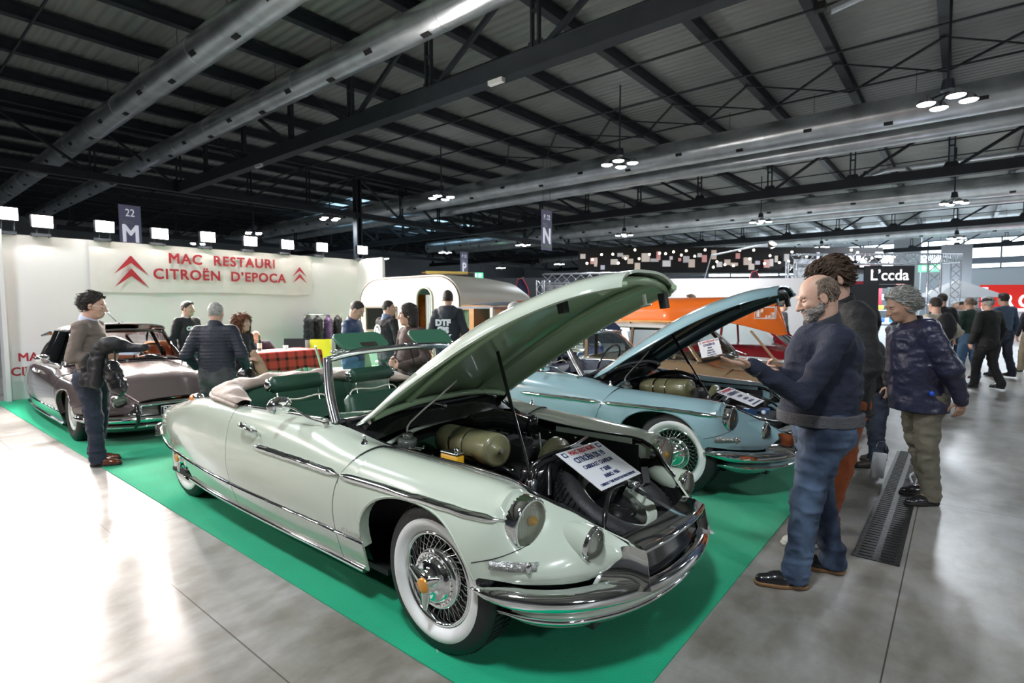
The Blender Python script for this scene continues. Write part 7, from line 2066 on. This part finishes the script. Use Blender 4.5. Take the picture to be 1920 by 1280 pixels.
# 4 curly woman
P, I = person('person with long curly auburn hair and a dark jacket, right of the quilted jacket', (3.12,6.93), -1.2, height=1.46, res=.016, build=.88, locks=900, comb='curly', hair='curly', hairm=HT, topmat=fabric('dark_jacket',(.018,.018,.022)), pants=fabric('black_trousers',(.012,.012,.013)), arms={'R':(V3(0,-.2,1.14),V3(.22,-.12,1.10),(1,.2,.1),'relax')})
blob('shoulder_bag', lambda g: (g.ell((3.05,6.70,.72),(.10,.14,.11),.03),), (2.85,6.45,.5), (3.3,6.95,.95), .016, mat('black_leather',(.012,.012,.014),.22,coat=.4,bump=(18,.5,4)), 'glossy black handbag by the person with curly auburn hair', 'bag')
blob('held_coat', lambda g: (g.limb((3.17,6.72,.98),(3.24,6.64,.74),.05,.07,.04,sq=((.6,.8,0),.6)),), (2.95,6.4,.55), (3.5,6.95,1.15), .016, fabric('sand_fur',(.42,.28,.18)), 'sand coloured coat held beside the person with curly auburn hair', 'coat')
# 5 seated bald man
P, I = person('bald person in a dark cardigan bending over the tartan table, holding a card', (5.62,11.38), A_TO+.1, skin=SKIN2, height=1.70, res=.018, sit=True, lean=.75, head=(.75,-.1), hair='bald', topmat=fabric('dark_plum_wool',(.035,.028,.045)), hem=.80,
    arms={'L':(V3(.16,.30,1.12),V3(.34,.10,1.18),(.5,-.6,.4),'grip'),'R':(V3(.12,-.30,1.12),V3(.30,-.16,1.05),(.8,.5,0),'relax')}, legs={'L':(V3(.42,.12,.92),V3(.45,.12,.535),.1),'R':(V3(.42,-.12,.92),V3(.45,-.12,.535),-.1)})
m = MB(); m.box((5.30,11.08,.95),(.02,.14,.10),rz=.9); o = m.build('paper_card', PAPER); tag(o, 'white card held by the bald seated person', 'card')
# 6-8 group before the caravan
person('person in a royal blue jacket and light jeans looking down at a phone', (4.38,6.40), A_R-.15, height=1.62, res=.014, head=(.55,0), build=1.1, topmat=fabric('royal_blue_nylon',(.022,.05,.12),.5), top='blue_jacket', pants=DEN2, hair='crop', hairm=HD, hem=.88,
    arms={'R':(V3(.0,-.26,1.13),V3(.26,-.14,1.16),(1,.4,.1),'grip'),'L':(V3(.02,.26,1.13),V3(.27,.12,1.16),(1,-.4,.1),'grip')}, collar=fabric('royal_blue_nylon',(.022,.05,.12),.5))
P, I = person('person with shaved hair and a black jacket with a round white emblem on the back', (5.29,6.83), A_R+.95, height=1.64, res=.014, head=(.05,-.9), topmat=fabric('black_softshell',(.014,.012,.015)), pants=DEN3, hair='fade', hairm=HD, hem=.85, collar=fabric('denim_collar',(.15,.2,.3)))
m = MB(); m.lathe([(.10,.0),(.10,.006),(.075,.006),(.075,.0)], (-.155,.06,1.27), (-1,.2,.05), 20); m.box((-.165,.06,1.28),(.006,.06,.08)); m.box((-.165,.03,1.25),(.006,.03,.05)); m.build('back_emblem', PAPER, P)
person('person with collar-length dark hair and a brown suede jacket, turned to the left', (3.80,4.50), math.radians(172), height=1.575, res=.013, head=(.08,-.55), topmat=fabric('brown_suede',(.055,.030,.026)), top='brown_jacket', pants=DEN3, hair='long', hairm=HD, hem=.86, build=1.08,
    arms={'R':(V3(.02,-.28,1.12),V3(.24,-.06,1.06),(.7,.8,.2),'grip'),'L':(V3(.0,.30,1.13),V3(.22,.10,1.04),(.6,-.8,.1),'grip')})
P, I = person('tall person in a dark hooded sweatshirt printed white down the back, seen from behind', (5.82,6.04), A_AW+.1, height=1.79, res=.014, topmat=fabric('charcoal_fleece',(.028,.033,.042)), top='hooded_sweatshirt', pants=DEN4, hair='fade', hairm=HD, hood=True, hem=.84, build=1.03)
for k, (s, z) in enumerate((('DTF',1.28),('ЯIS',1.17),('K7X',1.06),('22',.97))):
    text('back_print', s, (-.185,.07,z), .12, PAPER, (pi/2,0,-pi/2), P, .003, bold=.008)
text('sleeve_print', 'FREEDOM', (-.03,-.315,1.22), .06, PAPER, (pi/2,pi/2,0), P, .003, bold=.003)
person('person with white hair and navy jacket looking into the lit camper van', (6.30,5.15), A_R+.3, height=1.60, res=.018, hair='grey', hairm=HW, topmat=fabric('navy_wool',(.016,.02,.04)), collar=fabric('navy_wool',(.016,.02,.04)))
# 10 bearded man in front
P, I = person('person with grey beard, navy zip sweater and blue jeans gesturing over the pale blue car', (3.40,.575), math.radians(116), height=1.70, res=.0085, hres=.0045, head=(.30,.05), build=1.17, deep=1.05, lean=.0, hf=-.02, locks=1100, comb='down', top='zip_sweater', topmat=fabric('navy_jersey',(.011,.015,.034),.85,90,.3,.1), pants=DEN1, shoes=DARKSH, sole=TANS, hair='balding', hairm=HS, beard=hairmat('beard_grey',(.22,.20,.18)), collar=fabric('charcoal_rib',(.030,.034,.042)), beltm=fabric('grey_rib',(.085,.085,.095),.9,160,.6), hem=.93,
    arms={'L':(V3(.17,.26,1.10),V3(.44,.29,1.27),(.86,.28,.14),'palmup'),'R':(V3(.10,-.25,1.13),V3(.28,-.02,1.20),(.35,.9,.15),'grip')},
    legs={'L':(V3(.10,.12,.50),V3(.15,.13,.085),.05),'R':(V3(-.02,-.10,.50),V3(-.11,-.11,.085),-.28)})
m = MB(); 
for d in (0,.012): m.bar((.26,.10+d,1.235),(.38,.02+d*2,1.40),.007,.010)
m.build('wooden_sticks', mat('pale_wood',(.36,.22,.12),.5)); o = bpy.data.objects['wooden_sticks']; o.location = (3.40,.575,0); o.rotation_euler = (0,0,math.radians(116)); tag(o, 'pair of thin wooden sticks held by the bearded person', 'sticks')
# 11 tall one behind
person('tall person with wavy dark hair, black coat and rust trousers behind the bearded one', (4.09,.61), math.radians(126), height=1.83, res=.012, deep=1.05, head=(.42,.1), locks=900, comb='fringe', hf=-.01, hair='curlytop', hairm=HB, bulk=.02, topmat=fabric('black_overcoat',(.006,.0065,.007),.75), top='overcoat', hem=.80, pants=fabric('rust_corduroy',(.27,.060,.012),.85,120,.5), shoes=WHSH, sole=WHSH, build=1.12,
    legs={'L':(V3(.02,.10,.50),V3(.16,.14,.085),.0),'R':(V3(.0,-.10,.50),V3(-.03,-.12,.085),-.1)},
    arms={'L':(V3(-.03,.27,1.13),V3(.10,.25,.93),(.9,-.3,-.3),'relax'),'R':(V3(.03,-.27,1.13),V3(.22,-.1,1.0),(.7,.5,0),'relax')}, collar=fabric('black_overcoat',(.006,.0065,.007),.75))
# 12 grey-haired man in the puffer jacket
P, I = person('person with grey swept hair and dark blue padded jacket bending forward, olive trousers', (5.31,.215), math.radians(127), height=1.66, res=.011, hres=.006, lean=.20, head=(.36,.0), locks=2200, comb='back', deep=.95, hf=.0, hair='grey', hairm=HG, build=1.12, bulk=.030, hood=True, top='padded_jacket', topmat=puffer('puffer_navy',(.022,.022,.050)), pants=fabric('olive_cotton',(.14,.125,.090)), hem=.76,
    arms={'L':(V3(-.05,.29,1.13),V3(-.14,.24,.88),(.0,-.1,-1),'relax'),'R':(V3(-.12,-.30,1.12),V3(-.18,-.14,.88),(0,.5,-1),'relax')}, collar=fabric('black_rib',(.012,.012,.014)),
    legs={'L':(V3(.02,.11,.50),V3(-.02,.12,.085),.1),'R':(V3(-.04,-.10,.50),V3(-.16,-.12,.085),-.1)}, skin=SKIN2)
m = MB(); m.ball((.085,.235,.93),(.018,.018,.022)); m.build('blue_toggle', mat('blue_toggle',(.01,.08,.6),.4), P)
# 13 half hidden bending person
person('person in a black jacket and dark jeans bending down, half hidden behind the padded jacket', (6.27,.60), math.radians(129), height=1.60, res=.016, lean=.55, head=(.5,0), hair='short', hairm=HD, bulk=.02, topmat=fabric('black_anorak',(.012,.012,.014),.6), pants=DEN4, shoes=mat('shoe_dark_brown',(.045,.032,.025),.5), hem=.80, build=1.1,
    legs={'L':(V3(.05,.11,.50),V3(.08,.12,.085),.1),'R':(V3(0,-.1,.5),V3(-.14,-.12,.085),0)})
m = MB(); 
R_ = Matrix.Rotation(.35, 3, 'Y')
m.rbox((0,0,.13),(.13,.03,.22),.01); o = m.build('white_bag', PAPER); o.location = (5.62,.52,.02); o.rotation_euler = (0,.15,-.7); tag(o, 'white paper bag standing between the bending visitors', 'bag')
m = MB(); m.tube(curve([(-.05,0,.27),(-.04,0,.33),(.04,0,.33),(.05,0,.27)],8), .003, 5); m.build('bag_handle', CHROME2, o)
# 14.. people walking away on the right
def walk(s): return {'L':(V3(.10*s,.10,.50),V3(.13*s,.10,.09),0),'R':(V3(-.02*s,-.10,.50),V3(-.20*s,-.10,.11),0)}
P, I = person('person in a cream sweater with a black backpack, seen from behind', (10.79,.29), A_AW, height=1.65, res=.018, hair='fade', hairm=HD, topmat=fabric('cream_wool',(.52,.46,.38)), pants=DEN4, arms={'R':(V3(-.05,-.36,1.17),V3(.06,-.24,1.05),(.3,.6,-.2),'relax')})
bk = blob('backpack', lambda g: (g.ell((-.20,0,1.20),(.10,.15,.22),.05),), (-.4,-.25,.9), (0,.25,1.5), .02, fabric('backpack_black',(.012,.012,.014)), None, None); bk.location = (10.79,.29,0); bk.rotation_euler = (0,0,A_AW); tag(bk, 'black backpack worn over the cream sweater', 'backpack')
person('person in a black jacket half hidden behind the cream sweater', (13.9,.28), A_AW-.1, height=1.76, res=.022, hair='crop', hairm=HD, topmat=fabric('black_jersey',(.014,.014,.017)), pants=DEN4)
person('bald person in a dark green jacket and light blue jeans walking away', (14.52,-.15), A_AW, height=1.68, res=.018, hair='crop', hairm=HS, topmat=fabric('bottle_green_wool',(.022,.05,.036)), pants=DEN2, shoes=BROWNSH, legs=walk(.6))
person('person in a dark cap and black coat walking away, nearest of the right-hand walkers', (13.2,-.40), A_AW+.1, height=1.67, res=.018, hair='short', hairm=HG, cap=fabric('navy_cap',(.02,.022,.04)), bulk=.02, topmat=fabric('black_overcoat',(.006,.0065,.007),.75), pants=fabric('black_trousers',(.012,.012,.013)), legs=walk(1.0), build=1.1, hem=.80)
person('tall person in a steel blue jacket beyond the dark cap', (15.51,-.71), A_AW, height=1.77, res=.022, hair='short', hairm=HD, topmat=fabric('steel_blue_cotton',(.05,.085,.14)), pants=DEN4, legs=walk(.7))
person('person in dark clothes and beige trousers striding at the right edge', (16.9,-1.25), A_AW-.2, height=1.62, res=.024, hair='short', hairm=HG, topmat=fabric('dark_jacket',(.018,.018,.022)), pants=fabric('beige_chino',(.35,.29,.20)), legs=walk(1.2))
person('person in a blue jacket just inside the right edge of the crowd', (17.6,-1.75), A_AW, height=1.60, res=.026, hair='short', hairm=HD, topmat=fabric('mid_blue_cotton',(.06,.10,.2)), pants=DEN4)
person('distant person with white hair between the backpack and the green jacket', (19.34,.14), A_TO, height=1.62, res=.026, hair='grey', hairm=HW, topmat=fabric('grey_jacket',(.2,.2,.22)), pants=DEN4)
person('distant person in a black hat behind the green jacket', (20.78,-.05), A_L, height=1.62, res=.026, hair='short', hairm=HD, cap=fabric('black_felt',(.01,.01,.01)), topmat=fabric('pale_grey_jacket',(.35,.35,.37)), pants=DEN4)
person('person standing behind the orange canoe, only dark hair showing', (11.95,4.62), A_L, height=1.79, res=.026, hair='short', hairm=HB, topmat=fabric('dark_jacket',(.018,.018,.022)), pants=DEN4)
person('person behind the bow of the orange canoe, dark hair and black clothes', (13.06,3.05), A_R, height=1.66, res=.026, hair='short', hairm=HD, topmat=fabric('dark_jacket',(.018,.018,.022)), pants=DEN4)
person('person in a dark jacket at the goods stall, left of the padded jacket', (17.8,1.9), A_AW, height=1.66, res=.026, hair='short', hairm=HB, topmat=fabric('dark_jacket',(.018,.018,.022)), pants=DEN4)
person('distant person in grey beside the tall silver frame post', (24.2,-.35), A_AW, height=1.68, res=.03, hair='short', hairm=HB, topmat=fabric('grey_jacket',(.2,.2,.22)), pants=DEN4)
